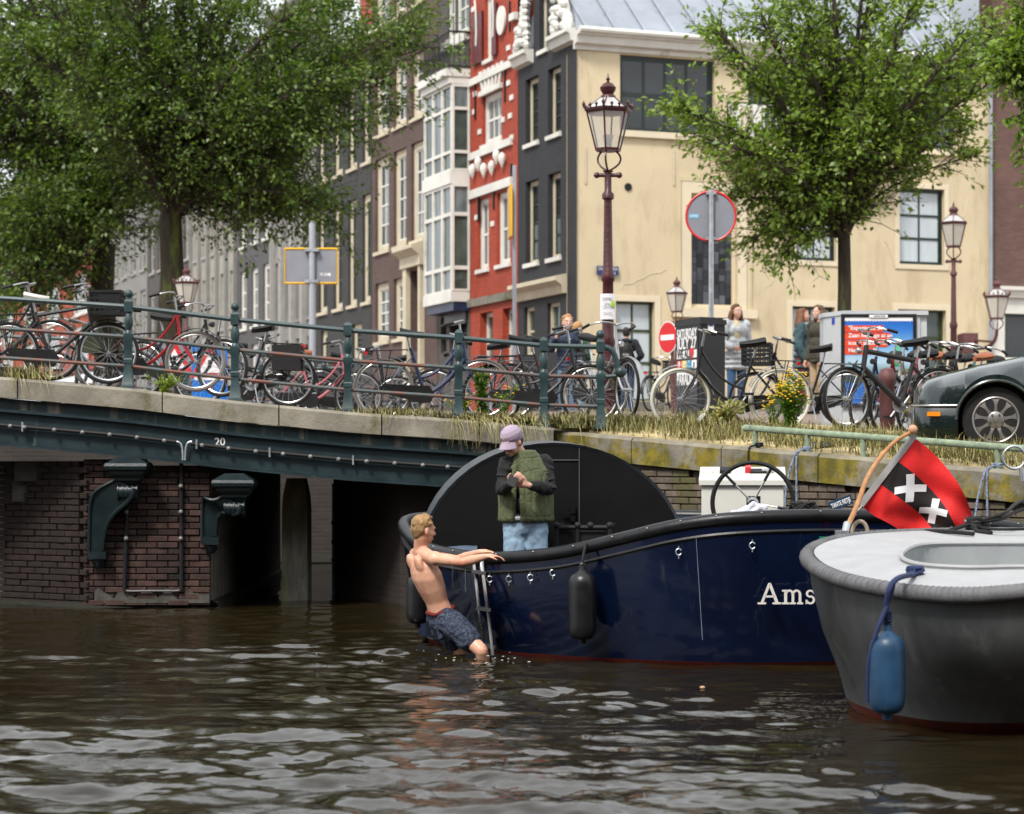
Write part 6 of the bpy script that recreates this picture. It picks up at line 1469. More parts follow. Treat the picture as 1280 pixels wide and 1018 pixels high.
res = delaunay_2d_cdt(inpts, ed, [], 1, 1e-5)
def inside(p, poly):
    c_ = False; j = len(poly) - 1
    for i in range(len(poly)):
        if (poly[i].y > p.y) != (poly[j].y > p.y) and p.x < (poly[j].x - poly[i].x) * (p.y - poly[i].y) / (poly[j].y - poly[i].y) + poly[i].x: c_ = not c_
        j = i
    return c_
zs_in = [p.z for p in deck_r] + [dz_(p.x, p.y) + .02 for p in hole]
vv = [(v.x, v.y, zs_in[o[0]] if o else dz_(v.x, v.y) + .02) for v, o in zip(res[0], res[3])]
ff = [f for f in res[2] if not inside(sum((Vector(vv[i][:2]) for i in f), Vector((0, 0))) / len(f), [Vector((p.x, p.y)) for p in hole])]
mb = MB(); mb.add(vv, ff); mb.build('deck', M_deckw, gb, ang=50)
mb = MB(); hz = [Vector((p.x, p.y, dz_(p.x, p.y) + .02)) for p in hole]; lipz = [p + Vector((0, 0, .015)) for p in hz]; low_ = [Vector((p.x, p.y, p.z - .42)) for p in hz]
mb.grid([list(low_) + [low_[0]], list(hz) + [hz[0]]]); mb.add(low_, [tuple(range(len(low_)))]); mb.build('cockpit_well', M_deckg, gb, ang=40)
mb = MB(); mb.tube(lipz, .014, 6, closed=True); mb.build('coaming', M_deckw, gb)
pA, pB = on_deck(1178, 700), on_deck(1290, 699); mb = MB(); mb.tube([pA + Vector((0, .02, -.05)), pB + Vector((0, .02, -.05))], .004, 4); mb.tube([pA + Vector((0, .02, -.05)), pA + Vector((0, .02, -.13))], .004, 4); mb.build('locker_joint', MC['joint_grey'], gb)
# mooring eye plate on the deck
p = on_deck(1075, 671); pe = empty('mooring_eye', p, R(10), 'beige steel hoop on a plate welded on the white deck', 'mooring eye', parent=None)
M_beige = mat('beige_steel', (.34, .28, .21), .6, var=.2, bump=.2)
mb = MB(); mb.box((.0, 0, .012), (.23, .16, .02)); mb.build('plate', M_beige, pe); mb = MB(); mb.tube([(.055 * math.cos(a), 0, .02 + .085 * math.sin(a)) for a in np.linspace(0, math.pi, 14)], .014, 8); mb.build('hoop', M_beige, pe)
# cleat with black rope, mooring lines to the right
p = on_deck(1222, 668); cl_ = empty('bollard_cleat', p, 0, 'steel cleat on the white deck wound with thick black rope', 'cleat')
mb = MB(); mb.cyl((0, 0, 0), (0, 0, .10), .03); mb.cyl((-.09, 0, .085), (.09, 0, .085), .016); mb.lathe([(.05, .10), (.05, .115)], (0, 0, 0), 12); mb.build('cleat', M_chrome, cl_)
mb = MB(); rnd = random.Random(6)
for k in range(7): mb.tube([(.07 * math.cos(t + k), .05 * math.sin(t + k), .03 + .012 * k + .01 * math.sin(3 * t)) for t in np.linspace(0, 6.2, 14)], .016, 6)
mb.build('rope_turns', M_blkrough, cl_)
mb = MB(); mb.tube(spline([(-.02, -.02, .08), (-.14, -.06, .05), (-.25, -.1, .02), (-.4, -.05, .02), (-.3, -.35, .03), (-.14, -.55, .02)], 6), .015, 6); mb.tube(spline([(0, 0, .06), (-.05, -.2, .03), (.02, -.35, .02)], 5), .015, 6); mb.build('rope_end', M_blkrough, cl_)
ml = MB()
for dz in (0, .06): ml.tube(spline([p + Vector((0, 0, .08)), P(1255, 648 - dz * 100, 15.2), P(1300, 632 - dz * 200, 15.9), P(1500, 600 - dz * 300, 17)], 6), .013, 6)
ml.tube(spline([p + Vector((0, 0, .05)), P(1250, 662, 15.0), P(1330, 660, 15.2)], 6), .011, 6)
tag(ml.build('mooring_line', M_blkrough), 'black mooring lines running right from the deck cleat to the quay', 'rope')
# small red cloth behind the cleat
# blue fender with blue rope
DF = 12.25; fo = fender(1109, 782, 900, DF, 22.5, M_fbl, 'blue cylindrical fender hanging low on the grey boat')
M_brope = mat('blue_rope', (.018, .03, .09), .8, var=.3, vscale=40, bump=.6, bscale=120)
kn = on_deck(1144, 718); base_ = fo.location
def L_(v): return Vector(v) - Vector(base_)
mb = MB(); mb.tube(spline([L_(kn), L_(P(1125, 722, 12.3)), L_(P(1113, 733, 12.18)), L_(P(1108, 755, 12.2)), L_(P(1107, 782, 12.25))], 6), .016, 7); mb.tube(spline([L_(P(1117, 730, 12.2)), L_(P(1112, 750, 12.2)), L_(P(1096, 790, 12.2)), L_(P(1086, 830, 12.25)), L_(P(1085, 878, 12.3))], 6), .013, 7)
for k in range(4): mb.tube([L_(kn) + Vector((.04 * math.cos(t + k), .03 * math.sin(t), .012 * k)) for t in np.linspace(0, 5, 9)], .013, 6)
for k in range(5): mb.tube([(.02 * math.cos(t), .02 * math.sin(t) , L_(P(1107, 776, 12.25)).z + .012 * k) for t in np.linspace(0, 6.2, 9)], .009, 5)
mb.build('rope', M_brope, fo)
# welded texture marks
# ---- flag with staff
DFl = 15.75
fl = empty('flag', P(1058, 668, 15.0), 0, 'red flag with black band and white saltire crosses on a bent wooden staff', 'flag')
fb = fl.location
def FL(px, py, D=DFl): return P(px, py, D) - Vector(fb)
M_wood = mat('varnished_wood', (.36, .16, .05), .35, var=.3, vscale=12, coat=.4)
st_ = spline([FL(1058, 662, 15.1), FL(1072, 630, 15.3), FL(1083, 600, 15.45), FL(1098, 575, 15.6), FL(1118, 553, 15.7), FL(1139, 540, 15.75)], 6)
mb = MB(); mb.tube(st_, [.019 - .006 * i / len(st_) for i in range(len(st_))], 10); mb.build('staff', M_wood, fl)
mb = MB(); mb.ball(FL(1141, 537), .034, 14); mb.build('staff_ball', mat('ball_wood', (.5, .28, .16), .4), fl)
mb = MB(); mb.cyl(FL(1056, 668, 15.05), FL(1059, 655, 15.12), .026); mb.box(FL(1052, 668, 15.05), (.08, .08, .05)); mb.build('staff_socket', M_steel, fl)
top_e = [(1143, 547), (1168, 568), (1192, 596), (1207, 622), (1217, 652), (1222, 690)]
bot_e = [(1077, 633), (1093, 645), (1112, 655), (1131, 668), (1150, 690), (1165, 720)]
TE = spline([Vector((a_, b_, 0)) for a_, b_ in top_e], 8); BE = spline([Vector((a_, b_, 0)) for a_, b_ in bot_e], 8)
def flagpt(u, v):   # u along the fly, v along the hoist (0 = top)
    i = min(len(TE) - 1.001, u * (len(TE) - 1)); k = int(i); t = i - k; a_ = TE[k].lerp(TE[k + 1], t); b_ = BE[k].lerp(BE[k + 1], t)
    q = a_.lerp(b_, v); bulge = 7 * math.sin(math.pi * v) * u * (1 - .3 * u)
    dep = DFl + .05 + .045 * math.sin(9 * u - 5 * v) * min(1, u * 4) + .03 * math.sin(17 * (u * .6 + v * .7)) * u + .12 * u
    return FL(q.x + bulge * .3, q.y - bulge * .6, dep)
M_fr = mat('flag_red', (.62, .012, .012), .7, var=.08, vscale=10, bump=.3, bscale=90); M_fk = mat('flag_black', (.012, .008, .008), .7, var=.2); M_fw = mat('flag_white', (.72, .72, .74), .7, var=.04)
def cloth(v0, v1, m, name, nu=44, nv=10, u0=0, u1=1.0):
    mb = MB(); mb.grid([[flagpt(u0 + (u1 - u0) * i / nu, v0 + (v1 - v0) * j / nv) for j in range(nv + 1)] for i in range(nu + 1)]); return mb.build(name, m, fl, fix=False, ang=180)
cloth(0, .335, M_fr, 'red_band'); cloth(.335, .665, M_fk, 'black_band'); cloth(.665, 1, M_fr, 'red_band')
Lf = 1.55   # fly to hoist ratio
for uc in (.26, .56, .86):
    mb = MB()
    for sgn in (1, -1):
        rows = []
        for i in range(13):
            s_ = (i / 12 - .5) * .38; row = []
            for j in range(4):
                w_ = (j / 3 - .5) * .098; a_ = s_ * .707 - w_ * .707 * sgn; b_ = (s_ * .707 * sgn + w_ * .707)
                p_ = flagpt(max(0, min(1, uc + a_ / Lf)), .5 + b_); row.append(p_ + Vector((0, -.006 - (.001 if sgn > 0 else 0), 0)))
            rows.append(row)
        mb.grid(rows)
    mb.build('saltire_cross', M_fw, fl, fix=False, ang=180)
mb = MB(); mb.grid([[FL(1143 + a_ - 66 * t, 547 + 86 * t + a_ * .6, DFl + .04) for a_ in (-5, 0, 2)] for t in np.linspace(-.03, 1.0, 12)]); mb.build('hoist_tape', mat('tape_grey', (.33, .32, .32), .8), fl, fix=False)
mb = MB(); mb.tube([FL(1077, 633, DFl), FL(1066, 645, 15.3), FL(1062, 655, 15.15)], .005, 5); mb.ball(FL(1067, 643, 15.32), .02, 8); mb.build('halyard', M_cord, fl)
# ropes hanging over the quay edge
for px, n_, lab in ((940, 1, 'black rope looped from the first rail post over the coping'), (1000, 2, 'blue and white ropes hanging from the second rail post'), (1238, 2, 'blue flecked ropes hanging from the rail post by the car')):
    q = qpt(px, .1); mb = MB()
    for k in range(n_):
        dx = -.10 * k + .02; o = qn * .19
        mb.tube(spline([q + Vector((0, 0, .03)), q + qn * .1 + Vector((.01, 0, .02)), q + qn * .16 + Vector((dx * .2, 0, -.03)), q + o + Vector((dx, -.02, -.35)), q + o + Vector((dx * 1.2, -.04, -.75 + (0.45 if px == 940 else 0)))], 5), .010, 6)
    for t in range(3): mb.tube([q + Vector((.035 * math.cos(a), .035 * math.sin(a), .02 + .012 * t)) for a in np.linspace(0, 6.28, 9)], .010, 5)
    tag(mb.build('mooring_rope', M_blkrough if px == 940 else mat('flecked_rope', (.16, .20, .28), .8, var=.9, vscale=60)), lab, 'rope')
mb = MB(); q = P(1268, 572, 18.9); mb.tube([q + Vector((.095 * math.cos(a), .01, .095 * math.sin(a))) for a in np.linspace(.3, 5.9, 20)], .011, 8); mb.tube([q + Vector((.06, 0, -.09)), q + Vector((.07, 0, -.2))], .025, 8); mb.tube(spline([q + Vector((.07, 0, -.2)), q + Vector((.12, .1, -.12)), qpt(1300, .1) + Vector((0, 0, .05))], 4), .012, 6)
tag(mb.build('cable_lock', M_steel), 'grey loop and shackle hanging off the rail at the right edge', 'shackle')
# black bag on the quay
bb = qpt(985, .55); bl_ = blob([('e', (bb.x + random.uniform(-.12, .12), bb.y + random.uniform(-.06, .06), bb.z + .04), (random.uniform(.04, .08), .05, random.uniform(.03, .06))) for k in range(7)], M_blk, .012, 1, 'bag')
tag(link('black_bag', bl_), 'crumpled black plastic bag on the dry grass behind the rail', 'bag')
# ------------------------------------------------------------------ people
def skinmat(name, c, c2):
    m = mat(name, c, .42, vscale=9, bump=.15, bscale=60, col2=c2, stain=((c[0] * .95, c[1] * .78, c[2] * .75), 6, .55, (1, 1, 1))); b = m.node_tree.nodes['Principled BSDF']
    b.inputs['Subsurface Weight'].default_value = .12; b.inputs['Subsurface Radius'].default_value = (.02, .008, .004); b.inputs['Subsurface Scale'].default_value = .4; return m
M_skin = skinmat('skin', (.54, .27, .175), (.64, .36, .245)); M_skin2 = skinmat('skin_rosy', (.50, .275, .20), (.58, .34, .25))
def fmat(name, c, rough=.9, bump=.5, bscale=22, var=.2, **k): return mat(name, c, rough, var=var, vscale=5, bump=bump, bscale=bscale, **k)
def frame(f, up=(0, 0, 1)):
    f = Vector(f).normalized(); r = Vector(up).cross(-f).normalized() * 1.0; u = (-f).cross(r).normalized() * 1.0
    # columns: x = right of the viewer facing it, y = backwards (-f), z = up
    y = -f; x = y.cross(Vector(up)).normalized(); z = x.cross(y).normalized()
    return Matrix((x, y, z)).transposed()
def head_prims(c, M, s=1.0, neck=None, nr=.056):
    c = Vector(c)
    def T(x, y, z): return c + M @ Vector((x, y, z)) * s
    def e(x, y, z, a, b_, d): return ('e', T(x, y, z), (a * s, b_ * s, d * s), M)
    out = [e(0, .012, .03, .074, .092, .082), e(0, -.012, -.012, .066, .075, .075), e(0, -.03, -.052, .053, .056, .055), e(0, -.062, -.092, .024, .02, .018),
           e(0, -.078, .022, .05, .014, .012), e(0, -.086, -.068, .022, .012, .008), e(.034, -.062, -.03, .024, .02, .022), e(-.034, -.062, -.03, .024, .02, .022),
           ('c', T(0, -.086, .008), T(0, -.106, -.030), .008 * s, .0125 * s), e(.074, .012, -.018, .010, .018, .030), e(-.074, .012, -.018, .010, .018, .030)]
    if neck is not None: out.append(('c', T(0, .022, -.06), neck, nr * s, nr * 1.08 * s))
    return out
def hair_prims(c, M, s=1.0, seed=1, n=46, length=.0, low=-.05, fr=.0):
    c = Vector(c); rnd = random.Random(seed)
    def T(x, y, z): return c + M @ Vector((x, y, z)) * s
    out = [('e', T(0, .026, .045), (.082 * s, .094 * s, .078 * s), M), ('e', T(0, .05, .0), (.076 * s, .066 * s, .075 * s), M)]
    for k in range(n):
        a = rnd.uniform(0, 6.28); el = rnd.uniform(.1, 1.4); x = math.cos(a) * math.cos(el); y = math.sin(a) * math.cos(el); z = math.sin(el)
        if y < -.55 and z < .55: continue
        p = T(x * .076, .02 + y * .092, .04 + z * .078 - (0 if y < 0 else .02)); q = p + M @ Vector((x * .012, y * .01 - .012, .004)) * s
        out.append(('c', p, q, .016 * s, .009 * s))
    return out
def hand_prims(w, d, nrm, side=1, curl=.5, s=1.0):
    """wrist point, direction of the fingers, palm normal; five unequal bent fingers"""
    w = Vector(w); d = Vector(d).normalized(); nrm = Vector(nrm).normalized(); nrm = (nrm - d * nrm.dot(d)).normalized(); sd = d.cross(nrm) * side
    out = [('c', w, w + d * .045 * s, .025 * s, .026 * s)]
    M = Matrix((sd, d, nrm)).transposed(); out.append(('e', w + d * .055 * s, (.040 * s, .045 * s, .016 * s), M))
    for k, (o, L_) in enumerate(((.030, .068), (.010, .078), (-.010, .072), (-.029, .056))):
        p = w + d * .09 * s + sd * o * s; c1, c2 = curl * .7, curl * 1.5
        q = p + (d * math.cos(c1) - nrm * -math.sin(c1)).normalized() * L_ * .5 * s; r = q + (d * math.cos(c2) + nrm * math.sin(c2)).normalized() * L_ * .5 * s
        out += [('c', p, q, .0092 * s, .0085 * s), ('c', q, r, .0085 * s, .007 * s)]
    p = w + d * .03 * s + sd * .028 * s; q = p + (sd * .75 + d * .6 + nrm * .25).normalized() * .038 * s; r = q + (d * .8 + sd * .15 + nrm * .45).normalized() * .032 * s
    return out + [('c', p, q, .0125 * s, .011 * s), ('c', q, r, .0105 * s, .0085 * s)]
def eyes(root, c, M, s=1.0):
    c = Vector(c)
    for sx in (-1, 1):
        mb = MB(); mb.ball(c + M @ Vector((sx * .030, -.0755, .0)) * s, .0115 * s, 8); e = mb.build('eye', M_swhite, root); mb = MB(); mb.ball(c + M @ Vector((sx * .030, -.0822, .0)) * s, .0062 * s, 6); mb.build('iris', M_blk, e)
        mb = MB(); mb.tube([c + M @ Vector((sx * (.014 + .034 * t), -.090 + .022 * t * t, .020 + .006 * math.sin(3 * t))) * s for t in (0, .35, .7, 1)], .0028 * s, 5); mb.build('eyebrow', MC.get('brow') or mat('brow', (.05, .028, .015), .8), root)

# ---- the swimmer
sw = empty('person', (0, 0, 0), 0, 'bare-chested blond man in dark patterned shorts climbing from the water onto the boat rim', 'person')
hc = P(530, 662, 17.76); Mh = frame((.82, .50, -.12)); nb_ = P(525, 687, 17.80)
S1, S2 = P(541, 698, 17.60), P(519, 693, 17.93); ch = P(530.5, 713, 17.80); wst = P(547.5, 752, 17.82); pel = P(553, 770, 17.83)
E1, W1 = P(579, 703, 17.46), P(607, 696, 17.50); E2, W2 = P(572, 700, 18.02), P(600, 690.5, 17.80)
ax = (wst - nb_).normalized(); lat = (S1 - S2).normalized(); fwd = lat.cross(ax).normalized(); fwd = fwd if fwd.x > 0 else -fwd; lat2 = ax.cross(fwd)
MT = Matrix((lat, -fwd, -ax)).transposed()
def e_(c, a, b_, d): return ('e', c, (a, b_, d), MT)
torso = []
for i in range(31):
    t = i / 30; c = ch.lerp(pel, max(0, (t - .2) / .8)) if t > .2 else (nb_ + ax * .055).lerp(ch, t / .2)
    wl = float(np.interp(t, [0, .12, .3, .5, .72, .86, 1], [.115, .165, .178, .160, .128, .132, .142])); wd = float(np.interp(t, [0, .12, .3, .5, .72, .86, 1], [.07, .098, .116, .108, .088, .092, .10]))
    torso.append(('e', c, (wl, wd, .058), MT))
pr = head_prims(hc, Mh, .98, nb_ + ax * .02)
pr += [*torso,
       ('c', nb_ + ax * .015, S1 - lat * .02, .060, .050), ('c', nb_ + ax * .015, S2 + lat * .02, .060, .050),
       e_(ch - ax * .07 - fwd * .055 + lat * .08, .06, .030, .08), e_(ch - ax * .07 - fwd * .055 - lat * .08, .06, .030, .08),
       e_(ch - ax * .05 + fwd * .07 + lat * .06, .07, .035, .055), e_(ch - ax * .05 + fwd * .07 - lat * .06, .07, .035, .055),
       ('c', ch + ax * .03 + lat * .115, wst + lat * .06 - fwd * .01, .05, .042), ('c', ch + ax * .03 - lat * .115, wst - lat * .06 - fwd * .01, .05, .042)]
for (S, E, W, sd) in ((S1, E1, W1, 1), (S2, E2, W2, -1)):
    m = S.lerp(E, .5); m2 = E.lerp(W, .35)
    pr += [('e', S + (E - S) * .06, (.064, .060, .060), MT), ('c', S, m, .052, .047), ('c', m, E, .047, .037), ('c', E, m2, .038, .041), ('c', m2, W, .041, .026)]
    pr += hand_prims(W, (1, .12, .02) if sd == 1 else (1, -.1, .03), (0, .0, -1), side=-sd, curl=.55)
K1, K2 = P(602, 814, 17.52), P(578, 816, 17.86)
H1, H2 = pel + lat * .085 + ax * .02, pel - lat * .085 + ax * .02
for Hh, K, A in ((H1, K1, P(612, 880, 17.75)), (H2, K2, P(590, 885, 18.0))):
    pr += [('c', Hh, Hh.lerp(K, .5), .088, .075), ('c', Hh.lerp(K, .5), K, .075, .054), ('c', K, K.lerp(A, .35), .052, .056), ('c', K.lerp(A, .35), A, .056, .036), ('c', A, A + Vector((.12, -.05, -.06)), .035, .028)]
link('body', blob(pr, M_skin, .0075, 6), sw)
link('hair', blob(hair_prims(hc, Mh, .98, 3, 60) + [('e', hc + Mh @ Vector((0, .062, -.03)), (.055, .035, .055), Mh)], mat('hair_blond', (.28, .165, .07), .7, var=.35, vscale=30, bump=.8, bscale=90, stretch=(1, 1, .4)), .006, 2, 'hair'), sw)
def cloth_noise(prims, amp, seed): 
    rnd = random.Random(seed); out = list(prims)
    return out
M_shorts = fmat('shorts_pattern', (.012, .018, .04), .85, .5, 18)
def shortsmat():
    m = MC['shorts_pattern']; nt = m.node_tree; N = nt.nodes; L = nt.links; b = N['Principled BSDF']; old = b.inputs['Base Color'].links[0].from_socket
    g = N.new('ShaderNodeNewGeometry'); mp = N.new('ShaderNodeMapping'); mp.inputs['Scale'].default_value = (60, 60, 170); mp.inputs['Rotation'].default_value = (0, .3, 0); L.new(g.outputs['Position'], mp.inputs[0]); n = N.new('ShaderNodeTexNoise'); n.inputs['Scale'].default_value = 1.0; n.inputs['Detail'].default_value = 1; L.new(mp.outputs[0], n.inputs['Vector'])
    r = N.new('ShaderNodeValToRGB'); r.color_ramp.elements[0].position = .53; r.color_ramp.elements[1].position = .58; L.new(n.outputs[0], r.inputs[0]); mx = N.new('ShaderNodeMix'); mx.data_type = 'RGBA'; L.new(r.outputs[0], mx.inputs[0]); L.new(old, mx.inputs[6]); mx.inputs[7].default_value = (.06, .075, .105, 1); L.new(mx.outputs[2], b.inputs['Base Color'])
shortsmat()
pr = [e_(pel - ax * .0, .150, .112, .085), e_(pel + ax * .04, .15, .12, .09)]
for Hh, K in ((H1, K1), (H2, K2)): pr += [('c', Hh, Hh.lerp(K, .35), .105, .108), ('c', Hh.lerp(K, .35), Hh.lerp(K, .66), .106, .098)]
for k in range(5): a = k * 1.3; pr.append(('c', pel + lat * .13 * math.cos(a) + fwd * .09 * math.sin(a) - ax * .02, pel + lat * .15 * math.cos(a) + fwd * .1 * math.sin(a) + ax * .14, .022, .03))
link('shorts', blob(pr, M_shorts, .009, 2, 'shorts', wr=.03, ws=.07), sw)
wb = pel - ax * .075; mb = MB(); mb.tube([wb + lat * .140 * math.cos(a) + fwd * (.102 * math.sin(a)) + ax * (.022 + .006 * math.sin(5 * a)) for a in np.linspace(0, 2 * math.pi, 29)[:-1]], .015, 8, closed=True); mb.build('waistband', fmat('maroon_cloth', (.11, .012, .010)), sw)

# ---- the man in the quilted vest
mn = empty('person', (0, 0, 0), 0, 'man in lilac cap, green quilted vest and jeans standing in the boat with a phone', 'person')
DMn = 18.12; hc = P(639.5, 552, DMn - .05); Mh = frame((-.55, -.62, -.42)); nb_ = P(653, 571, DMn + .02)
ch = P(657, 594, DMn + .03); bel = P(658, 632, DMn + .02); pel = P(657, 655, DMn + .02)
Sa, Sb = P(633, 580, DMn - .03), P(681, 577, DMn + .05); Ea, Wa = P(627, 612, DMn - .10), P(637, 606, DMn - .30); Eb, Wb = P(687, 611, DMn - .05), P(661, 607, DMn - .32)
I3 = Matrix.Rotation(R(-6), 3, 'Z')
def e3(c, a, b_, d): return ('e', c, (a, b_, d), I3)
body = head_prims(hc, Mh, 1.0, nb_ + Vector((0, 0, -.03))) + [e3(ch, .17, .10, .18), e3(bel, .14, .095, .14), e3(pel, .15, .10, .11)]
for S, E, W, sd, dd in ((Sa, Ea, Wa, 1, (.35, -.5, .25)), (Sb, Eb, Wb, -1, (-.9, -.15, .2))):
    body += [('c', S, E, .045, .038), ('c', E, W, .038, .026)] + hand_prims(W, dd, (.15, .85, .5) if sd == 1 else (.1, .9, .4), side=sd, curl=1.0, s=1.02)
feet = []
for sx in (-1, 1):
    h = pel + Vector((sx * .085, 0, -.02)); k = Vector((h.x + sx * .01, h.y - .03, .55)); a = Vector((h.x + sx * .02, h.y + .02, .14)); body += [('c', h, k, .08, .055), ('c', k, a, .052, .036), ('c', a, a + Vector((sx * .03, -.14, -.05)), .035, .028)]; feet.append((h, k, a, sx))
link('body', blob(body, M_skin2, .008, 3), mn); eyes(mn, hc, Mh)
link('hair', blob([('e', hc + Mh @ Vector((0, .035, .0)), (.078, .075, .08), Mh)], mat('hair_dark', (.03, .018, .01), .7, var=.3, bump=.6, bscale=90), .007, 2, 'hair'), mn)
capm = fmat('cap_lilac', (.32, .25, .32), .85, .3, 60, .12, stain=((.16, .12, .17), 8, .58, (1, 1, 1)))
cp = blob([('e', hc + Mh @ Vector((0, .018, .05)), (.088, .104, .078), Mh), ('e', hc + Mh @ Vector((0, .03, .02)), (.085, .092, .05), Mh)], capm, .006, 2, 'cap'); co_ = link('cap', cp, mn)
mb = MB(); rows = []
for j in range(5):
    r_ = 1 + j * .19; rows.append([hc + Mh @ Vector((.074 * math.sin(a) * (1 + .04 * j), -.072 * math.cos(a) * r_ - .012, .038 - .010 * j - .03 * math.sin(a) ** 2)) for a in np.linspace(-1.25, 1.25, 12)])
mb.grid(rows); r2_ = [[p + Vector((0, 0, -.006)) for p in r] for r in rows]; mb.grid(r2_); mb.grid([rows[-1], r2_[-1]]); mb.build('brim', capm, co_, fix=False)
for k in range(3): 
    mb = MB(); mb.ball(hc + Mh @ Vector((0, -.083 - .004 * (2 - k), .075 - .016 * k)), (.007, .007, .006), 6); mb.build('cap_badge', mat('badge_pale', (.55, .45, .25), .6), co_)
M_hood = fmat('hoodie_black', (.010, .010, .011), .92, .6, 20)
hd = [e3(ch + Vector((0, 0, .02)), .19, .118, .15), e3(ch + Vector((0, 0, -.1)), .178, .115, .16), e3(bel, .165, .112, .12), ('c', nb_ + Vector((0, .0, -.06)), Sa, .065, .066), ('c', nb_ + Vector((0, 0, -.06)), Sb, .065, .066)]
for S, E, W in ((Sa, Ea, Wa), (Sb, Eb, Wb)):
    hd += [('c', S, S.lerp(E, .5), .064, .056), ('c', S.lerp(E, .5), E, .057, .052), ('c', E, E.lerp(W, .5), .052, .047), ('c', E.lerp(W, .5), E.lerp(W, .93), .046, .036)]
    for t in (.2, .45, .7, .95): c = S.lerp(E, t); hd.append(('e', c + Vector((.02 * math.sin(9 * t), -.02, 0)), (.056, .056, .018), Matrix.Rotation(R(20 * math.sin(7 * t)), 3, 'Y')))
for k in range(9): a = R(200 + k * 18 - 160 + 20); hd.append(('e', nb_ + Vector((.085 * math.cos(a), .075 * math.sin(a) * 1.1 + .01, -.005 + .028 * math.sin(a))), (.042, .042, .038), I3))
link('hoodie', blob(hd, M_hood, .0085, 2, 'hoodie', wr=.028, ws=.06), mn)
mb = MB(); mb.tube([nb_ + Vector((-.045 + .02 * k, -.085, -.035 - .012 * k)) for k in range(3)], .012, 6); mb.build('shirt_collar', M_swhite, mn)
M_vest = fmat('vest_green', (.078, .092, .042), .8, .5, 14, .2)
vm = M_vest.node_tree; vo = vm.nodes.new('ShaderNodeTexVoronoi'); vo.feature = 'DISTANCE_TO_EDGE'; vo.inputs['Scale'].default_value = 11; vg = vm.nodes.new('ShaderNodeNewGeometry'); vm.links.new(vg.outputs['Position'], vo.inputs['Vector'])
vr = vm.nodes.new('ShaderNodeMapRange'); vr.inputs['From Max'].default_value = .12; vm.links.new(vo.outputs['Distance'], vr.inputs['Value']); vb = vm.nodes.new('ShaderNodeBump'); vb.inputs['Strength'].default_value = .35; vb.inputs['Distance'].default_value = .012; vm.links.new(vr.outputs[0], vb.inputs['Height'])
vm.links.new(vm.nodes['Principled BSDF'].inputs['Normal'].links[0].from_socket, vb.inputs['Normal']); vm.links.new(vb.outputs[0], vm.nodes['Principled BSDF'].inputs['Normal'])
def ring_path(c, a, b_, t0, t1, n=16): return [c + Vector((a * math.cos(t), b_ * math.sin(t), 0)) for t in np.linspace(t0, t1, n)]
vs_ = []
zt_, zb_ = Z(568, DMn), Z(648, DMn)
for j in range(19):    # open-fronted vest: stacked arcs round the back, gap at the front left
    t = j / 18; z = zt_ + (zb_ - zt_) * t; a = .152 + .04 * math.sin(min(1, t * 1.8) * 1.57) + (.012 * t); b_ = .135 + .01 * t
    c = Vector((ch.x + .002 - .0 * t, ch.y + .0, z))
    if t < .36: a -= .085 * (1 - t / .36) ** 1.5; b_ -= .03 * (1 - t / .36)
    g0, g1 = R(-128 + 6 * math.sin(t * 3) + 4 * t), R(-100 + 4 * t)   # the gap
    for p in ring_path(c, a, b_, g1, g0 + 2 * math.pi, 26):
        if .12 < t < .42 and abs(p.x - c.x) > a * .93 : continue
        vs_.append(('e', p, (.028, .028, .036)))
link('vest', blob(vs_, M_vest, .009, 3, 'vest', wr=.014, ws=.09), mn)
M_jean = fmat('jeans_light', (.22, .32, .42), .85, .5, 16, .12, stain=((.32, .42, .50), 4, .55, (1, 1, .4)))
jn = [e3(pel, .165, .118, .12)]
for (h, k, a, sx) in feet: jn += [('c', h + Vector((0, 0, .02)), k, .098, .085), ('c', k, a, .085, .08)]
link('jeans', blob(jn, M_jean, .010, 2, 'jeans', wr=.03, ws=.07), mn)
mb = MB(); mb.tube([Vector((pel.x + .168 * math.cos(a), pel.y + .122 * math.sin(a), Z(647.5, DMn))) for a in np.linspace(0, 6.28, 25)[:-1]], .018, 6, closed=True); mb.build('shirt_hem', M_swhite, mn)
for (h, k, a, sx) in feet: link('shoe', blob([('c', a + Vector((0, .02, -.06)), a + Vector((sx * .03, -.17, -.055)), .045, .038)], M_swhite, .012, 2, 'shoe'), mn)
ph = empty('phone', P(640, 601.5, DMn - .42), 0, 'dark phone held in both hands by the man in the vest', 'phone'); mb = MB(); mb.box((0, 0, 0), (.072, .012, .13), (R(-50), R(25), 0)); mb.build('phone_case', M_blk, ph, smooth=False)

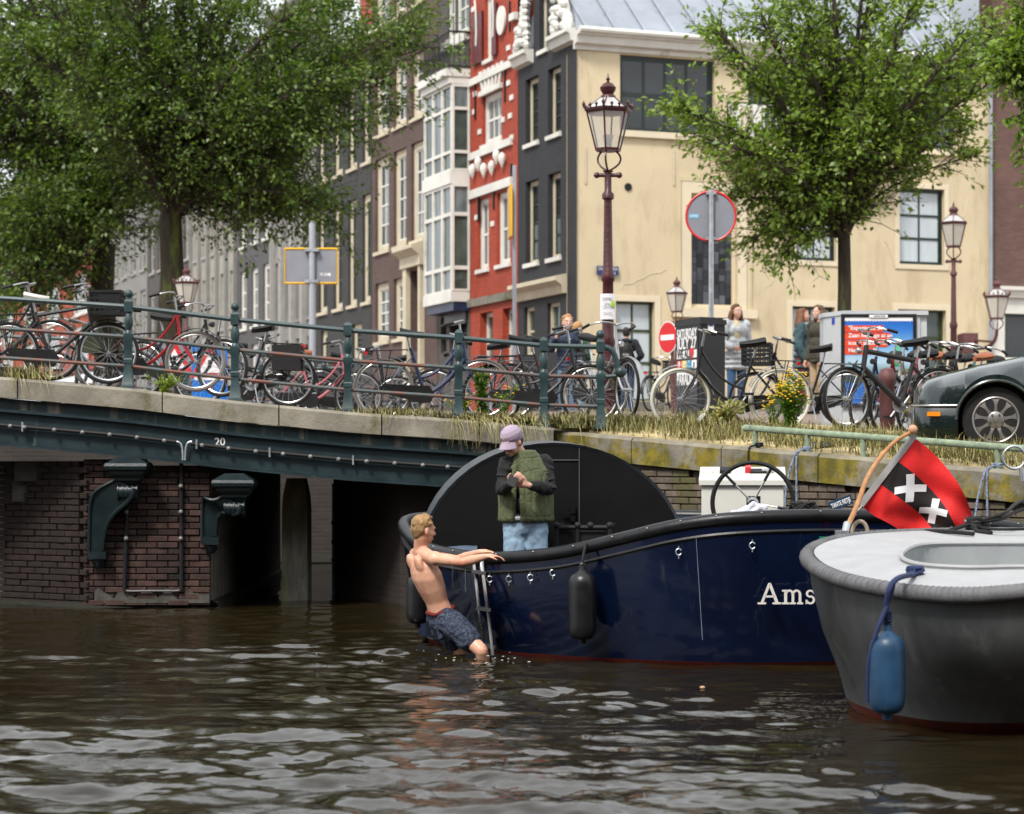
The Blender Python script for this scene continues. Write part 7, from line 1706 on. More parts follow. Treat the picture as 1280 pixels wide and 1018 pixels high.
# ---- figures on the street
def figure(px, pyfoot_z, D, H, face, label, hairc, parts, arms=None, stance=0, hair='short', seed=1, skin=M_skin2, lean=0):
    """standing figure; face = yaw of the view direction in degrees (0 = towards the viewer, 90 = to the right); parts build clothes from joints"""
    x = X(px, D); root = empty('person', (x, D, pyfoot_z), R(face), label, 'person'); h = H
    J = dict(hd=Vector((0, -.01, .925)) * h, nk=Vector((0, .01, .845)) * h, ch=Vector((0, 0, .74)) * h, wa=Vector((0, 0, .62)) * h, pe=Vector((0, 0, .535)) * h)
    for s_, sx in (('R', -1), ('L', 1)):
        J['s' + s_] = Vector((sx * .103, 0, .815)) * h; J['e' + s_] = Vector((sx * .135, .02, .64)) * h; J['w' + s_] = Vector((sx * .125, -.05, .50)) * h
        J['h' + s_] = Vector((sx * .052, 0, .52)) * h; J['k' + s_] = Vector((sx * .055, -.01 - stance * sx, .285)) * h; J['a' + s_] = Vector((sx * .055, .01 - stance * 1.8 * sx, .045)) * h
    for k, v in (arms or {}).items(): J[k] = Vector(v) * h
    Mh = Matrix.Rotation(R(lean), 3, 'Z'); sc_ = h / 1.72 * (1.0 if h > 1.4 else 1.2)
    pr = head_prims(J['hd'], Mh, sc_, J['nk'] + Vector((0, 0, -.03)), .05) + [('e', J['ch'], (.095 * h, .06 * h, .09 * h)), ('e', J['wa'], (.078 * h, .052 * h, .08 * h)), ('e', J['pe'], (.09 * h, .06 * h, .06 * h))]
    for q, sx in (('R', -1), ('L', 1)):
        pr += [('c', J['s' + q], J['e' + q], .026 * h, .022 * h), ('c', J['e' + q], J['w' + q], .022 * h, .015 * h), ('c', J['h' + q], J['k' + q], .045 * h, .032 * h), ('c', J['k' + q], J['a' + q], .031 * h, .02 * h), ('c', J['a' + q] + Vector((0, .01, -.01)), J['a' + q] + Vector((0, -.085 * h, -.02 * h)), .02 * h, .017 * h)]
        d = (J['w' + q] - J['e' + q]); pr += hand_prims(J['w' + q], d, (-sx, 0, 0), side=sx, curl=.6, s=h / 1.75)
    link('body', blob(pr, skin, .012, 2), root)
    hp = hair_prims(J['hd'], Mh, sc_, seed, 40)
    if hair == 'long':
        for k in range(9):
            a = R(-10 + 200 * k / 8); p = J['hd'] + Mh @ Vector((.082 * math.cos(a), .02 + .075 * math.sin(a), .0)) * sc_; q = p + Mh @ Vector((.03 * math.cos(a), .02, -.15)) ; r = q + Mh @ Vector((.01 * math.cos(a) , -.02 + (-.05 if abs(math.cos(a)) > .8 else 0), -.16))
            hp += [('c', p, q, .028, .036), ('c', q, r, .036, .018)]
    link('hair', blob(hp, hairc, .011, 2, 'hair'), root)
    if abs(face) < 100: eyes(root, J['hd'], Mh, sc_)
    parts(root, J, h); return root, J
def top(root, J, h, m, name='jacket', hem=.50, puff=.018, flare=.0, sleeve=.94, vox=.012):
    pr = [('e', J['ch'] + Vector((0, 0, .015 * h)), ((.098 + puff * .6) * h, (.062 + puff) * h, .08 * h)), ('e', J['wa'] + Vector((0, 0, .02 * h)), ((.085 + puff) * h, (.058 + puff) * h, .09 * h)), ('c', J['nk'] + Vector((0, 0, -.03 * h)), J['sR'], .036 * h, .036 * h), ('c', J['nk'] + Vector((0, 0, -.03 * h)), J['sL'], .036 * h, .036 * h)]
    n = 5
    for k in range(n):
        z = .60 * h + (hem * h + .02 * h - .60 * h) * k / (n - 1); pr.append(('e', Vector((0, 0, z)), ((.088 + puff + flare * k / n) * h, (.064 + puff + flare * .8 * k / n) * h, .03 * h)))
    for q in 'RL':
        S, E, W = J['s' + q], J['e' + q], J['w' + q]; pr += [('c', S, E, (.034 + puff * .5) * h, (.030 + puff * .5) * h), ('c', E, E.lerp(W, sleeve), (.030 + puff * .5) * h, (.024 + puff * .3) * h)]
    link(name, blob(pr, m, vox, 2, name, wr=.03, ws=.08), root)
def trousers(root, J, h, m, r=.0, name='trousers'):
    pr = [('e', J['pe'], (.098 * h, .066 * h, .06 * h))]
    for q in 'RL': pr += [('c', J['h' + q], J['k' + q], (.052 + r) * h, (.040 + r) * h), ('c', J['k' + q], J['a' + q] + Vector((0, 0, .0)), (.039 + r) * h, (.032 + r) * h)]
    link(name, blob(pr, m, .012, 2, name), root)
def shoes(root, J, h, m):
    for q in 'RL': link('shoe', blob([('c', J['a' + q] + Vector((0, .02, -.022 * h)), J['a' + q] + Vector((0, -.09 * h, -.026 * h)), .027 * h, .022 * h)], m, .012, 1, 'shoe'), root)
Hb = mat('hair_black', (.010, .008, .007), .6, var=.3, bump=.5, bscale=80); Hbr = mat('hair_brown', (.09, .042, .018), .6, var=.4, vscale=20, bump=.5, bscale=80, stretch=(1, 1, .3)); Hk = mat('hair_strawberry', (.36, .19, .075), .7, var=.3, vscale=20, bump=.5, bscale=80); Hau = mat('hair_auburn', (.13, .045, .015), .6, var=.4, vscale=20, bump=.5, bscale=80, stretch=(1, 1, .3))
M_jd = fmat('jeans_dark', (.02, .035, .075)); M_jm = fmat('jeans_mid', (.035, .09, .19)); M_beigec = fmat('beige_cloth', (.35, .25, .15))
# boy at the railing
def kid(root, J, h):
    top(root, J, h, fmat('parka_navy', (.016, .028, .055), .6), hem=.44, puff=.022); trousers(root, J, h, fmat('jeans_boy', (.10, .17, .27))); shoes(root, J, h, M_blkrough)
    mb = MB(); mb.tube([J['nk'] + Vector((.0, -.075, -.05)), J['nk'] + Vector((.02, -.10, -.12))], .02, 6); mb.build('collar', fmat('shirt_blue', (.2, .28, .4)), root)
figure(709, G(27.6), 27.6, 1.24, 12, 'blond boy in a navy parka standing behind the end of the railing', Hk, kid, seed=4, skin=M_skin2, arms={'eR': (-.17, -.02, .66), 'wR': (-.15, -.13, .76)})
def greenadult(root, J, h):
    top(root, J, h, fmat('coat_green', (.02, .06, .03), .8), 'coat', hem=.30, flare=.02); trousers(root, J, h, fmat('jeans_pale', (.14, .2, .28))); shoes(root, J, h, M_blkrough)
figure(722, G(28.4), 28.4, 1.18, 150, 'child in a long dark green coat with its back turned beside the blond boy', Hk, greenadult, seed=5)
def backp(root, J, h):
    top(root, J, h, fmat('hoodie_dark', (.012, .013, .018), .9), 'hoodie', hem=.5, puff=.022); trousers(root, J, h, M_jd); shoes(root, J, h, M_blk)
    link('hood', blob([('e', J['nk'] + Vector((0, .05, -.02)), (.12, .08, .06))], MC['hoodie_dark'], .012, 2, 'hood'), root)
rt, J = figure(783, G(47) , 47.0, 1.78, 172, 'man with a black backpack seen from behind walking towards the pale door', Hb, backp, seed=6, stance=.03, arms={'eL': (.20, .05, .66), 'wL': (.15, -.06, .58), 'eR': (-.18, .04, .66), 'wR': (-.12, -.08, .6)})
bp = empty('backpack', rt.location, rt.rotation_euler.z, 'black backpack on the back of the man by the pale door', 'backpack')
link('bag', blob([('e', (-.02, .20, 1.24), (.15, .11, .22)), ('e', (-.02, .24, 1.12), (.14, .10, .13))], M_blkrough, .014, 2, 'bag'), bp)
for sx in (-1, 1): mb = MB(); mb.tube(bezier([(sx * .12 - .02, .16, 1.38), (sx * .13, .06, 1.52), (sx * .12, -.13, 1.40), (sx * .13, -.05, 1.1)], 10), .016, 6); mb.build('strap', M_blkrough, bp)
mb = MB(); mb.b2((-.08, .345, 1.16), (.05, .35, 1.2)); mb.build('logo_patch', mat('patch_grey', (.2, .2, .2), .6), bp)
def silver(root, J, h):
    top(root, J, h, fmat('coat_silver', (.42, .44, .45), .35, .8, 16, .12), 'coat', hem=.40, puff=.026, flare=.02); trousers(root, J, h, M_jm); shoes(root, J, h, M_swhite)
    link('sweater', blob([('e', J['ch'] + Vector((-.03, -.075, 0)), (.08, .06, .17)), ('e', J['nk'] + Vector((-.01, -.02, -.03)), (.07, .06, .04))], fmat('sweater_cream', (.5, .42, .28)), .012, 2, 'sweater'), root)
figure(920, G(34.5), 34.5, 1.70, 28, 'woman with long brown hair in a silver coat behind the black cabinet', Hbr, silver, hair='long', seed=7, arms={'eR': (-.17, .0, .64), 'wR': (-.10, -.12, .60)})
def teal(root, J, h): top(root, J, h, fmat('coat_teal', (.035, .075, .085), .8), 'coat', hem=.36, puff=.022, flare=.02); trousers(root, J, h, fmat('skirt_red', (.12, .02, .02))); shoes(root, J, h, M_blk)
figure(1003, G(35.5), 35.5, 1.68, 75, 'woman with reddish hair in a teal coat walking to the right', Hau, teal, hair='long', seed=8)
def olive(root, J, h): top(root, J, h, fmat('coat_olive', (.04, .036, .022), .8), 'coat', hem=.46, puff=.026); trousers(root, J, h, M_beigec, .006); shoes(root, J, h, M_blk)
figure(1024, G(34.8), 34.8, 1.70, -60, 'woman with long brown hair in an olive coat and beige trousers by the grey cabinet', Hbr, olive, hair='long', seed=9)
# ------------------------------------------------------------------ bicycles
BM = {}
def part(key, fn, m):
    k = (key, m.name)
    if k not in BM: mb = MB(); fn(mb); BM[k] = mb.mesh(key.split('|')[0], m)
    return BM[k]
def circ(mb, r, rt, n=36, c=(0, 0, 0)): mb.tube([(c[0] + r * math.cos(a), c[1], c[2] + r * math.sin(a)) for a in np.linspace(0, 2 * math.pi, n + 1)[:-1]], rt, 6, closed=True)
RW = .345
def spokes(mb):
    for k in range(24):
        a = 2 * math.pi * k / 24; b_ = a + (.5 if k % 2 else -.5); s_ = .03 if k % 4 < 2 else -.03
        mb.tube([(.022 * math.cos(b_), s_, .022 * math.sin(b_)), (.318 * math.cos(a), 0, .318 * math.sin(a))], .0016, 3, caps=False)
def guard(front):
    def f(mb):
        a0, a1 = (R(5), R(165)) if not front else (R(15), R(150))
        rows = []
        for a in np.linspace(a0, a1, 20):
            rows.append([((RW + .032 - .010 * abs(w) / .03) * math.cos(a), w, (RW + .032 - .010 * abs(w) / .03) * math.sin(a)) for w in (-.03, -.015, 0, .015, .03)])
        mb.grid(rows)
    return f
def bike(px, py, D, yaw, label, frame='navy_b', lady=True, bar='up', tyre=None, rack=True, basket=None, saddle=None, guards=True, gm=None, lean=0, steer=0, zoff=0, bag=None, case=True, hero=True, group='parked bicycles', z=None, thick=1.0, lamp=True, rimm=None, rw=1.0):
    fm = BMAT[frame] if isinstance(frame, str) else frame
    x = X(px, D); z = (z if z is not None else ground_z(x, D)) + zoff
    root = empty('bicycle', (x, D, z), 0, label, 'bicycle', group); root.rotation_euler = Euler((R(lean), 0, R(yaw)), 'XYZ')
    tm = tyre or M_rubber; rx, fx = -.54, .56; sm = saddle or M_blkrough
    t_ = thick
    BBx, BBz = -.08, .28; STx, STz = -.24, .80; HTx, HTz = .33, .92; HBx, HBz = .37, .68
    def frame_fn(mb):
        mb.tube([(BBx, 0, BBz), (STx, 0, STz)], .016 * t_, 8)
        if lady:
            mb.tube(bezier([(HBx, 0, HBz), (.22, 0, .45), (.05, 0, .33), (BBx, 0, BBz)], 10), .019 * t_, 8)
            mb.tube(bezier([(HTx, 0, HTz - .05), (.2, 0, .62), (.02, 0, .48), (-.14, 0, .47)], 10), .014 * t_, 8)
        else:
            mb.tube([(HBx, 0, HBz), (BBx, 0, BBz)], .022 * t_, 8); mb.tube([(HTx + .01, 0, HTz - .06), (STx + .01, 0, STz - .04)], .019 * t_, 8)
        mb.tube([(HTx, 0, HTz), (HBx, 0, HBz - .02)], .02 * t_, 8)
        for s_ in (-1, 1):
            mb.tube([(BBx, s_ * .03, BBz), (rx, s_ * .055, RW)], .010, 6); mb.tube([(STx + .02, s_ * .015, STz - .1), (rx, s_ * .055, RW)], .009, 6)
    link('frame', part('frame|%s%s' % (lady, t_), frame_fn, fm), root)
    def wheel(cx_, st=0):
        w = empty('wheel', (cx_, 0, RW), 0, parent=root); w.rotation_euler = (0, 0, R(st))
        link('tyre', part('tyre', lambda mb: circ(mb, RW - .018, .020 * rw), tm), w); link('rim', part('rim', lambda mb: circ(mb, RW - .043, .011, 36), rimm or M_chrome), w)
        link('spokes', part('spokes', spokes, M_steel), w); link('hub', part('hub', lambda mb: (mb.cyl((0, -.05, 0), (0, .05, 0), .022), mb.cyl((0, -.065, 0), (0, .065, 0), .008)), M_steel), w)
        return w
    wheel(rx); wheel(fx, steer)
    def fork(mb):
        for s_ in (-1, 1): mb.tube(bezier([(HBx, s_ * .035, HBz - .02), (.42, s_ * .045, .52), (.49, s_ * .05, .40), (fx, s_ * .05, RW)], 8), .011, 6)
        mb.tube([(HBx, -.035, HBz - .02), (HBx, .035, HBz - .02)], .014, 6)
    link('fork', part('fork', fork, fm if not gm else fm), root)
    if guards:
        g_ = gm or M_blk
        o = link('mudguard', part('mudguard|r', guard(False), g_), root, (rx, 0, RW), (0, R(-18), 0)); o = link('mudguard', part('mudguard|f', guard(True), g_), root, (fx, 0, RW), (0, R(-22), 0))
    def hb(mb):
        if bar == 'up':
            for s_ in (-1, 1): mb.tube(bezier([(HTx - .02, 0, 1.08), (HTx + .03, s_ * .10, 1.11), (HTx + .05, s_ * .28, 1.12), (HTx - .18, s_ * .30, 1.05)], 10), .011, 6)
        else:
            for s_ in (-1, 1): mb.tube(bezier([(HTx - .02, 0, 1.02), (HTx + .03, s_ * .15, 1.02), (HTx - .02, s_ * .27, 1.04), (HTx - .10, s_ * .30, 1.05)], 8), .011, 6)
        mb.tube([(HTx, 0, HTz - .02), (HTx - .03, 0, 1.08 if bar == 'up' else 1.02)], .013, 8)
    h = link('handlebar', part('handlebar|' + bar, hb, M_chrome if bar == 'up' else M_blk), root, (0, 0, 0))
    def grips(s_):
        return lambda mb: mb.tube([(HTx - .10 if bar == 'up' else HTx - .02, s_ * .298, 1.075 if bar == 'up' else 1.043), (HTx - .22 if bar == 'up' else HTx - .13, s_ * .305, 1.045 if bar == 'up' else 1.05)], .017, 8)
    for s_ in (-1, 1): link('grip', part('grip|%s%d' % (bar, s_), grips(s_), M_blkrough), h)
    def sad(mb):
        rows = []
        for i in range(9):
            t = i / 8; xx = -.36 + .27 * t; w = .085 * (1 - t) ** .8 + .022; zz = .965 - .02 * t + .02 * (1 - t) ** 2
            rows.append([(xx, w * math.cos(a), zz + (.03 + .012 * (1 - t)) * math.sin(a) - (.012 if math.sin(a) < 0 else 0)) for a in np.linspace(0, 2 * math.pi, 13)])
        mb.grid(rows); mb.add(rows[0][:-1], [tuple(range(12))]); mb.add(rows[-1][:-1], [tuple(range(12))])
    s_o = link('saddle', part('saddle', sad, sm), root); link('seat_post', part('seat_post', lambda mb: mb.tube([(STx, 0, STz - .02), (STx - .04, 0, .95)], .013, 8), M_chrome), s_o)
    def crank(mb):
        mb.cyl((BBx, -.02, BBz), (BBx, -.035, BBz), .085, n=18); mb.tube([(BBx, -.05, BBz), (BBx + .10, -.055, BBz - .13)], .010, 6); mb.tube([(BBx, .05, BBz), (BBx - .10, .055, BBz + .13)], .010, 6); mb.cyl((BBx, -.06, BBz), (BBx, .06, BBz), .02)
    c_ = link('crank', part('crank', crank, M_steel), root)
    for s_, dx, dz in ((-1, .10, -.13), (1, -.10, .13)): link('pedal', part('pedal', lambda mb: mb.box((0, 0, 0), (.09, .08, .025)), M_blkrough), c_, (BBx + dx, s_ * .10, BBz + dz))
    if case: link('chain_case', part('chain_case', lambda mb: mb.prism([(BBx + .11, BBz), (BBx + .05, BBz + .10), (BBx - .05, BBz + .10), (rx, RW + .055), (rx - .06, RW), (rx, RW - .05), (BBx - .05, BBz - .095), (BBx + .06, BBz - .09)], (-.065, -.045), lambda a_, b_, c2: (a_, c2, b_)), M_blk), root)
    if rack:
        def rk(mb):
            for s_ in (-.06, 0, .06): mb.tube([(STx - .03, s_, .78), (rx - .17, s_, .765)], .006, 5)
            for xx in (STx - .03, rx + .05, rx - .17): mb.tube([(xx, -.065, .77), (xx, .065, .77)], .006, 5)
            for s_ in (-1, 1): mb.tube([(rx - .08, s_ * .065, .77), (rx, s_ * .06, RW)], .006, 5); mb.tube([(rx + .08, s_ * .065, .77), (rx, s_ * .06, RW)], .006, 5)
        link('luggage_rack', part('luggage_rack', rk, M_blk), root)
        link('rear_lamp', part('rear_lamp', lambda mb: mb.box((rx - .20, 0, .74), (.03, .07, .04)), M_rlamp), root)
    if lamp:
        link('headlamp', part('headlamp', lambda mb: mb.lathe([(.012, -.04), (.032, -.01), (.036, .02), (.03, .028)], (HTx + .09, 0, .86), 12, Matrix.Rotation(R(90), 3, 'Y')), M_chrome if gm else M_blk), root)
    if basket == 'crate':
        def cr_f(mb):
            x0, x1, y0, y1, z0, z1 = .38, .72, -.18, .18, .76, 1.02
            mb.b2((x0, y0, z0), (x1, y1, z0 + .012))
            for z_ in np.linspace(z0 + .03, z1 - .02, 5): 
                for q in ((x0, y0, x1, y0 + .01), (x0, y1 - .01, x1, y1), (x0, y0, x0 + .01, y1), (x1 - .01, y0, x1, y1)): mb.b2((q[0], q[1], z_ - .013), (q[2], q[3], z_ + .013))
            for xx in np.linspace(x0, x1, 7):
                for yy in (y0, y1 - .01): mb.b2((xx - .008, yy, z0), (xx + .008, yy + .01, z1))
            for yy in np.linspace(y0, y1, 6):
                for xx in (x0, x1 - .01): mb.b2((xx, yy - .008, z0), (xx + .01, yy + .008, z1))
            for q in ((x0 - .01, y0 - .01, x1 + .01, y0 + .01), (x0 - .01, y1 - .01, x1 + .01, y1 + .01), (x0 - .01, y0, x0 + .01, y1), (x1 - .01, y0, x1 + .01, y1)): mb.b2((q[0], q[1], z1 - .015), (q[2], q[3], z1 + .015))
        o = link('crate', part('crate', cr_f, M_blkrough), root)
    if bag:
        link('pannier', part('pannier|%s' % bag.name, lambda mb: [mb.b2((rx - .17, s_ * .07, .44), (rx + .17, s_ * .20, .75)) or mb.b2((rx - .18, s_ * .19, .58), (rx + .18, s_ * .215, .77)) for s_ in (-1, 1)], bag), root)
    if lean or True:
        link('stand', part('stand', lambda mb: mb.tube([(BBx - .05, .03, BBz - .02), (BBx - .12, .16, .01)], .008, 6), M_steel), root)
    return root
M_rlamp = mat('reflector_red', (.45, .01, .01), .3, var=.1)
BMAT = dict(black=M_blk, navy=mat('frame_navy', (.012, .02, .06), .3, var=.2), red=mat('frame_red', (.28, .012, .015), .3, var=.2), grey=mat('frame_grey', (.10, .105, .11), .4, var=.2), pink=mat('frame_pink', (.45, .12, .14), .4, var=.2), silver=mat('frame_silver', (.4, .4, .4), .35, .6, var=.2), teal=mat('frame_teal', (.04, .12, .14), .4, var=.2), green=mat('frame_green', (.03, .08, .03), .4, var=.2), matte=mat('frame_matte', (.014, .014, .014), .55, var=.2))
M_cream_t = mat('tyre_cream', (.55, .53, .46), .7, var=.1); M_brsad = mat('saddle_brown', (.26, .08, .03), .5, var=.2); M_whsad = mat('saddle_cover', (.5, .49, .44), .7, var=.1); M_olbag = mat('pannier_olive', (.05, .055, .03), .85, var=.25, bump=.4)
M_gry_t = mat('tyre_grey', (.13, .12, .11), .8, var=.2)
def bb(px, D, yaw, label, **k): return bike(px, 0, D, yaw, label, **k)
# along the bridge, near side
bb(72, 24.9, 2, 'dark men\'s bicycle with a black crate over its front wheel, left on the bridge', frame='matte', lady=False, basket='crate', saddle=M_whsad, bar='up', lamp=False, rimm=M_steel)
bb(5, 25.3, -6, 'black bicycle at the left edge with a pale saddle cover', frame='black', saddle=M_whsad, lean=4)
bb(184, 25.2, -10, 'red bicycle with olive panniers turned slightly towards the railing', frame='red', lady=True, bag=M_olbag, bar='up', steer=12, lean=-3, tyre=M_gry_t)
bb(226, 26.6, -22, 'black bicycle standing behind the front wheel of the red one', frame='black', lady=True, bar='up')
bb(306, 27.6, 176, 'black bicycle behind the roadworks board, its rear wheel towards the red one', frame='black', bag=M_blkrough)
bb(540, 25.0, 4, 'navy electric bicycle with white tyres sides in the middle of the bridge', frame='navy', bar='up', tyre=M_gry_t, lean=2, case=True, thick=1.35)
bb(600, 27.2, 170, 'dark blue bicycle behind the navy electric one, by the tall weeds', frame='navy')
bb(676, 25.1, 3, 'black bicycle with a teal saddle cover leaning on the railing next to the boy', frame='black', tyre=M_rubber, saddle=M_blkrough, lean=-3)
bb(693, 26.4, 8, 'black bicycle right behind the end section of the railing', frame='matte', gm=M_gry_t)
bb(752, 25.3, -62, 'bicycle seen nearly end on at the end post of the railing', frame='silver', bar='up', steer=-8, gm=M_chrome)
# far side of the bridge
far = [(318, 31.0, 4, 'grey'), (352, 31.3, 178, 'silver'), (398, 30.9, -5, 'pink'), (446, 31.2, 5, 'black'), (476, 31.4, 185, 'grey')]
for k, (px, D, yaw, fr) in enumerate(far):
    bb(px, D, yaw, ['grey bicycle behind the second railing post, near the road works board', 'silver bicycle on the far side of the bridge under the yellow-edged sign', 'pinkish bicycle with a brown saddle on the far side of the bridge', 'black bicycle at the far railing behind the third near post', 'grey bicycle at the far railing left of the navy electric bicycle'][k], frame=fr, saddle=M_brsad if k == 2 else None, z=B(X(px, D)) - .05, group='bicycles on the far side of the bridge')
bb(24, 29.5, 10, 'bicycle with silver mudguards behind the dark men\'s bicycle', frame='silver', gm=M_chrome, z=2.42)
bb(118, 29.0, 170, 'bicycle behind the wheels of the crate bicycle on the bridge', frame='grey', gm=M_steel, z=2.3)
# on the quay
bb(913, 24.4, 187, 'black ladies bicycle with cream tyres in the dry grass', frame='black', tyre=M_cream_t, gm=M_chrome, bar='up', lean=-4, steer=8, rimm=M_chrome, zoff=-.03, lamp=False)
bb(1003, 27.3, 168, 'black bicycle with a black basket behind the yellow flowers', frame='black', basket='crate', gm=M_blk, tyre=M_rubber)
bb(1118, 24.3, 196, 'matte black men\'s bicycle with wide curved handlebar behind the mooring rail', frame='matte', lady=False, bar='up', gm=M_blk, case=False, steer=18, thick=1.5, rw=1.2, rack=False)
bb(828, 44.0, 60, 'black bicycle with a black front box parked at the cream house', frame='black', basket='crate', group='bicycles by the cream house')
cl = [(1098, 27.4, 240, 'navy', 'navy bicycle leaning in the row before the blue poster', None), (1122, 26.8, 236, 'red', 'red bicycle first in the packed row beside the matte black one', None), (1136, 26.3, 232, 'silver', 'silver bicycle with bright handlebar in the packed row', None), (1150, 26.7, 238, 'pink', 'pink framed bicycle in the middle of the packed row', M_brsad), (1166, 26.2, 234, 'black', 'black bicycle in the packed row nearest the car bonnet', None), (1186, 26.8, 236, 'grey', 'grey bicycle behind the car bonnet with a black saddle', None), (1204, 26.0, 230, 'black', 'black bicycle behind the bonnet with a brown leather saddle', M_brsad), (1222, 26.9, 236, 'teal', 'teal bicycle last in the row behind the dark green car', None)]
for px, D, yaw, fr, lab, sd in cl: bb(px, D, yaw, lab, frame=fr, saddle=sd, lean=-6, steer=-10, group='bicycles packed beside the car', gm=M_steel if fr in ('silver', 'pink') else None)

# ------------------------------------------------------------------ the car (long saloon, nose to the left)
M_carp = mat('car_paint_green', (.0025, .009, .009), .2, .0, var=.1, vscale=1, coat=1.0)
M_carw = mat('alloy_wheel', (.30, .28, .27), .32, .7, var=.08); M_trim = M_chrome
DCr = 21.55; cxw, czw = X(1245, DCr), Z(525, DCr)
car = empty('parked_car', (cxw, DCr, czw - .325), R(-8), 'dark green saloon car with multi-spoke alloy wheel parked nose to the left', 'car')
def cz(py): return Z(py, DCr) - (czw - .325)
def cxp(px): return X(px, DCr) - cxw
# body as cross sections along x: each list of (y, z) from the near sill over the top to the far sill
def sect(x, zb, zs_, zt_, wb, ws, wt, cyo=.0):
    W = 1.78; yc = .86
    pts = []
    for (w, z) in ((wb * .97, zb), (wb, zb + .06), (wb, (zb + zs_) / 2), (ws, zs_), (ws * .97, zs_ + (zt_ - zs_) * .45), (wt, zs_ + (zt_ - zs_) * .82), (wt * .6, zt_ - .004), (0, zt_)): pts.append((x, yc - w, z))
    return pts + [(x, 2 * yc - p[1], p[2]) for p in reversed(pts[:-1])]
X0 = cxp(1143)
S = [(X0 + .06, cz(512), cz(499), cz(487), .60, .60, .48), (X0 + .08, cz(514), cz(500), cz(478), .70, .70, .55), (X0 + .15, cz(520), cz(500), cz(470.5), .79, .79, .6), (X0 + .3, cz(540), cz(500), cz(464), .85, .85, .63), (X0 + .5, cz(545), cz(498), cz(458), .87, .87, .66), (cxp(1225), cz(547), cz(496), cz(453.5), .89, .89, .68), (cxp(1250), cz(547), cz(495), cz(449), .90, .90, .68), (cxp(1280), cz(547), cz(495), cz(443), .89, .89, .68), (.70, cz(547), .72, cz(436), .89, .89, .69), (1.15, .2, .74, cz(432) + .02, .89, .89, .69), (1.9, .2, .78, 1.0, .89, .89, .66), (2.5, .2, .80, 1.0, .89, .89, .62), (3.4, .2, .80, 1.02, .89, .89, .62), (3.9, .24, .78, .98, .86, .86, .64), (4.1, .34, .72, .86, .76, .76, .6)]
# wheel-arch cut: sections between show the sill line raised over the wheel
body = MB(); rows = [sect(*s_) for s_ in S]
def arch_z(x, x0, r=.375):
    d = abs(x - x0); return .325 + math.sqrt(max(0, r * r - d * d)) if d < r else None
xs_ = sorted(set([s_[0] for s_ in S] + list(np.linspace(-.375, .375, 19)) + list(2.87 + np.linspace(-.375, .375, 15))))
def lerp_sect(x):
    for a_, b_ in zip(S, S[1:]):
        if a_[0] <= x <= b_[0]: t = (x - a_[0]) / (b_[0] - a_[0]); return [a_[i] + (b_[i] - a_[i]) * t for i in range(7)]
    return list(S[-1])
rows = []
for x in xs_:
    s_ = lerp_sect(x); s_[0] = x
    az = arch_z(x, 0) or arch_z(x, 2.87)
    if az: s_[1] = max(s_[1], az)
    r_ = sect(*s_); 
    if az:
        fix = [(p[0], p[1], max(p[2], az)) for p in r_]; r_ = fix
    rows.append(r_)
body.grid(rows); body.add(rows[0], [tuple(range(len(rows[0])))]); body.build('body', M_carp, car, ang=42)
# bumper
bp_ = MB(); rows = []
for x, w, zt_, zb_ in ((X0 + .0, .62, cz(507), cz(533)), (X0 + .01, .70, cz(506.5), cz(540)), (X0 + .04, .79, cz(506), cz(549)), (X0 + .10, .86, cz(506), cz(553)), (X0 + .2, .893, cz(506), cz(556)), (cxp(1198), .90, cz(506), cz(556))):
    yc = .86; rows.append([(x, yc - w + .06, zb_), (x, yc - w, zb_ + .07), (x, yc - w, zt_ - .02), (x, yc - w + .02, zt_), (x, yc + w - .02, zt_), (x, yc + w, zt_ - .02), (x, yc + w, zb_ + .07), (x, yc + w - .06, zb_)])
bp_.grid(rows); bp_.add(rows[0], [tuple(range(8))]); bp_.add(rows[-1], [tuple(range(8))]); bo_ = bp_.build('bumper', M_carp, car, ang=50)
mb = MB(); mb.tube([(X0 + .01, .86 - .72, cz(507)), (X0 + .04, .86 - .805, cz(507)), (X0 + .10, .86 - .872, cz(507)), (X0 + .2, .86 - .905, cz(507)), (cxp(1197), .86 - .912, cz(507))], .010, 6); mb.tube([(X0 - .005, .3, cz(507)), (X0 - .005, 1.42, cz(507))], .012, 6); mb.build('chrome_strip', M_trim, bo_)
mb = MB(); mb.box((cxp(1167) + .01, .86 - .882, cz(517.5)), (.125, .05, .042), (0, 0, R(-4))); mb.build('indicator', mat('indicator_amber', (.75, .22, .01), .25, var=.1), bo_, ang=20)
mb = MB(); 
for k in range(12): pass
yc = .86
for yy in (.45, .62, 1.10, 1.27):
    mb = MB(); mb.lathe([(.06, -.03), (.065, .0), (.05, .015), (.01, .02)], (X0 + .10, yy, cz(492)), 16, Matrix.Rotation(R(-90), 3, 'Y')); mb.build('headlight', M_chrome, car)
mb = MB(); mb.b2((X0 + .045, .68, cz(500)), (X0 + .07, 1.04, cz(484))); mb.build('grille', M_chrome, car)
# wheel arch lip and dark inner arch
for x0 in (0, 2.87):
    mb = MB(); mb.tube([(x0 + .378 * math.cos(a), .86 - .898, .325 + .378 * math.sin(a)) for a in np.linspace(.0, math.pi, 22)], .016, 6); mb.build('arch_lip', M_carp, car)
    mb = MB(); mb.grid([[(x0 + .374 * math.cos(a), y, .325 + .374 * math.sin(a)) for a in np.linspace(-.3, math.pi + .3, 18)] for y in (.0, .35)]); mb.build('wheel_well', M_blkrough, car, fix=False)
    mb = MB(); mb.b2((x0 - .37, .36, .1), (x0 + .37, .38, .7)); mb.build('well_back', M_blk, car)
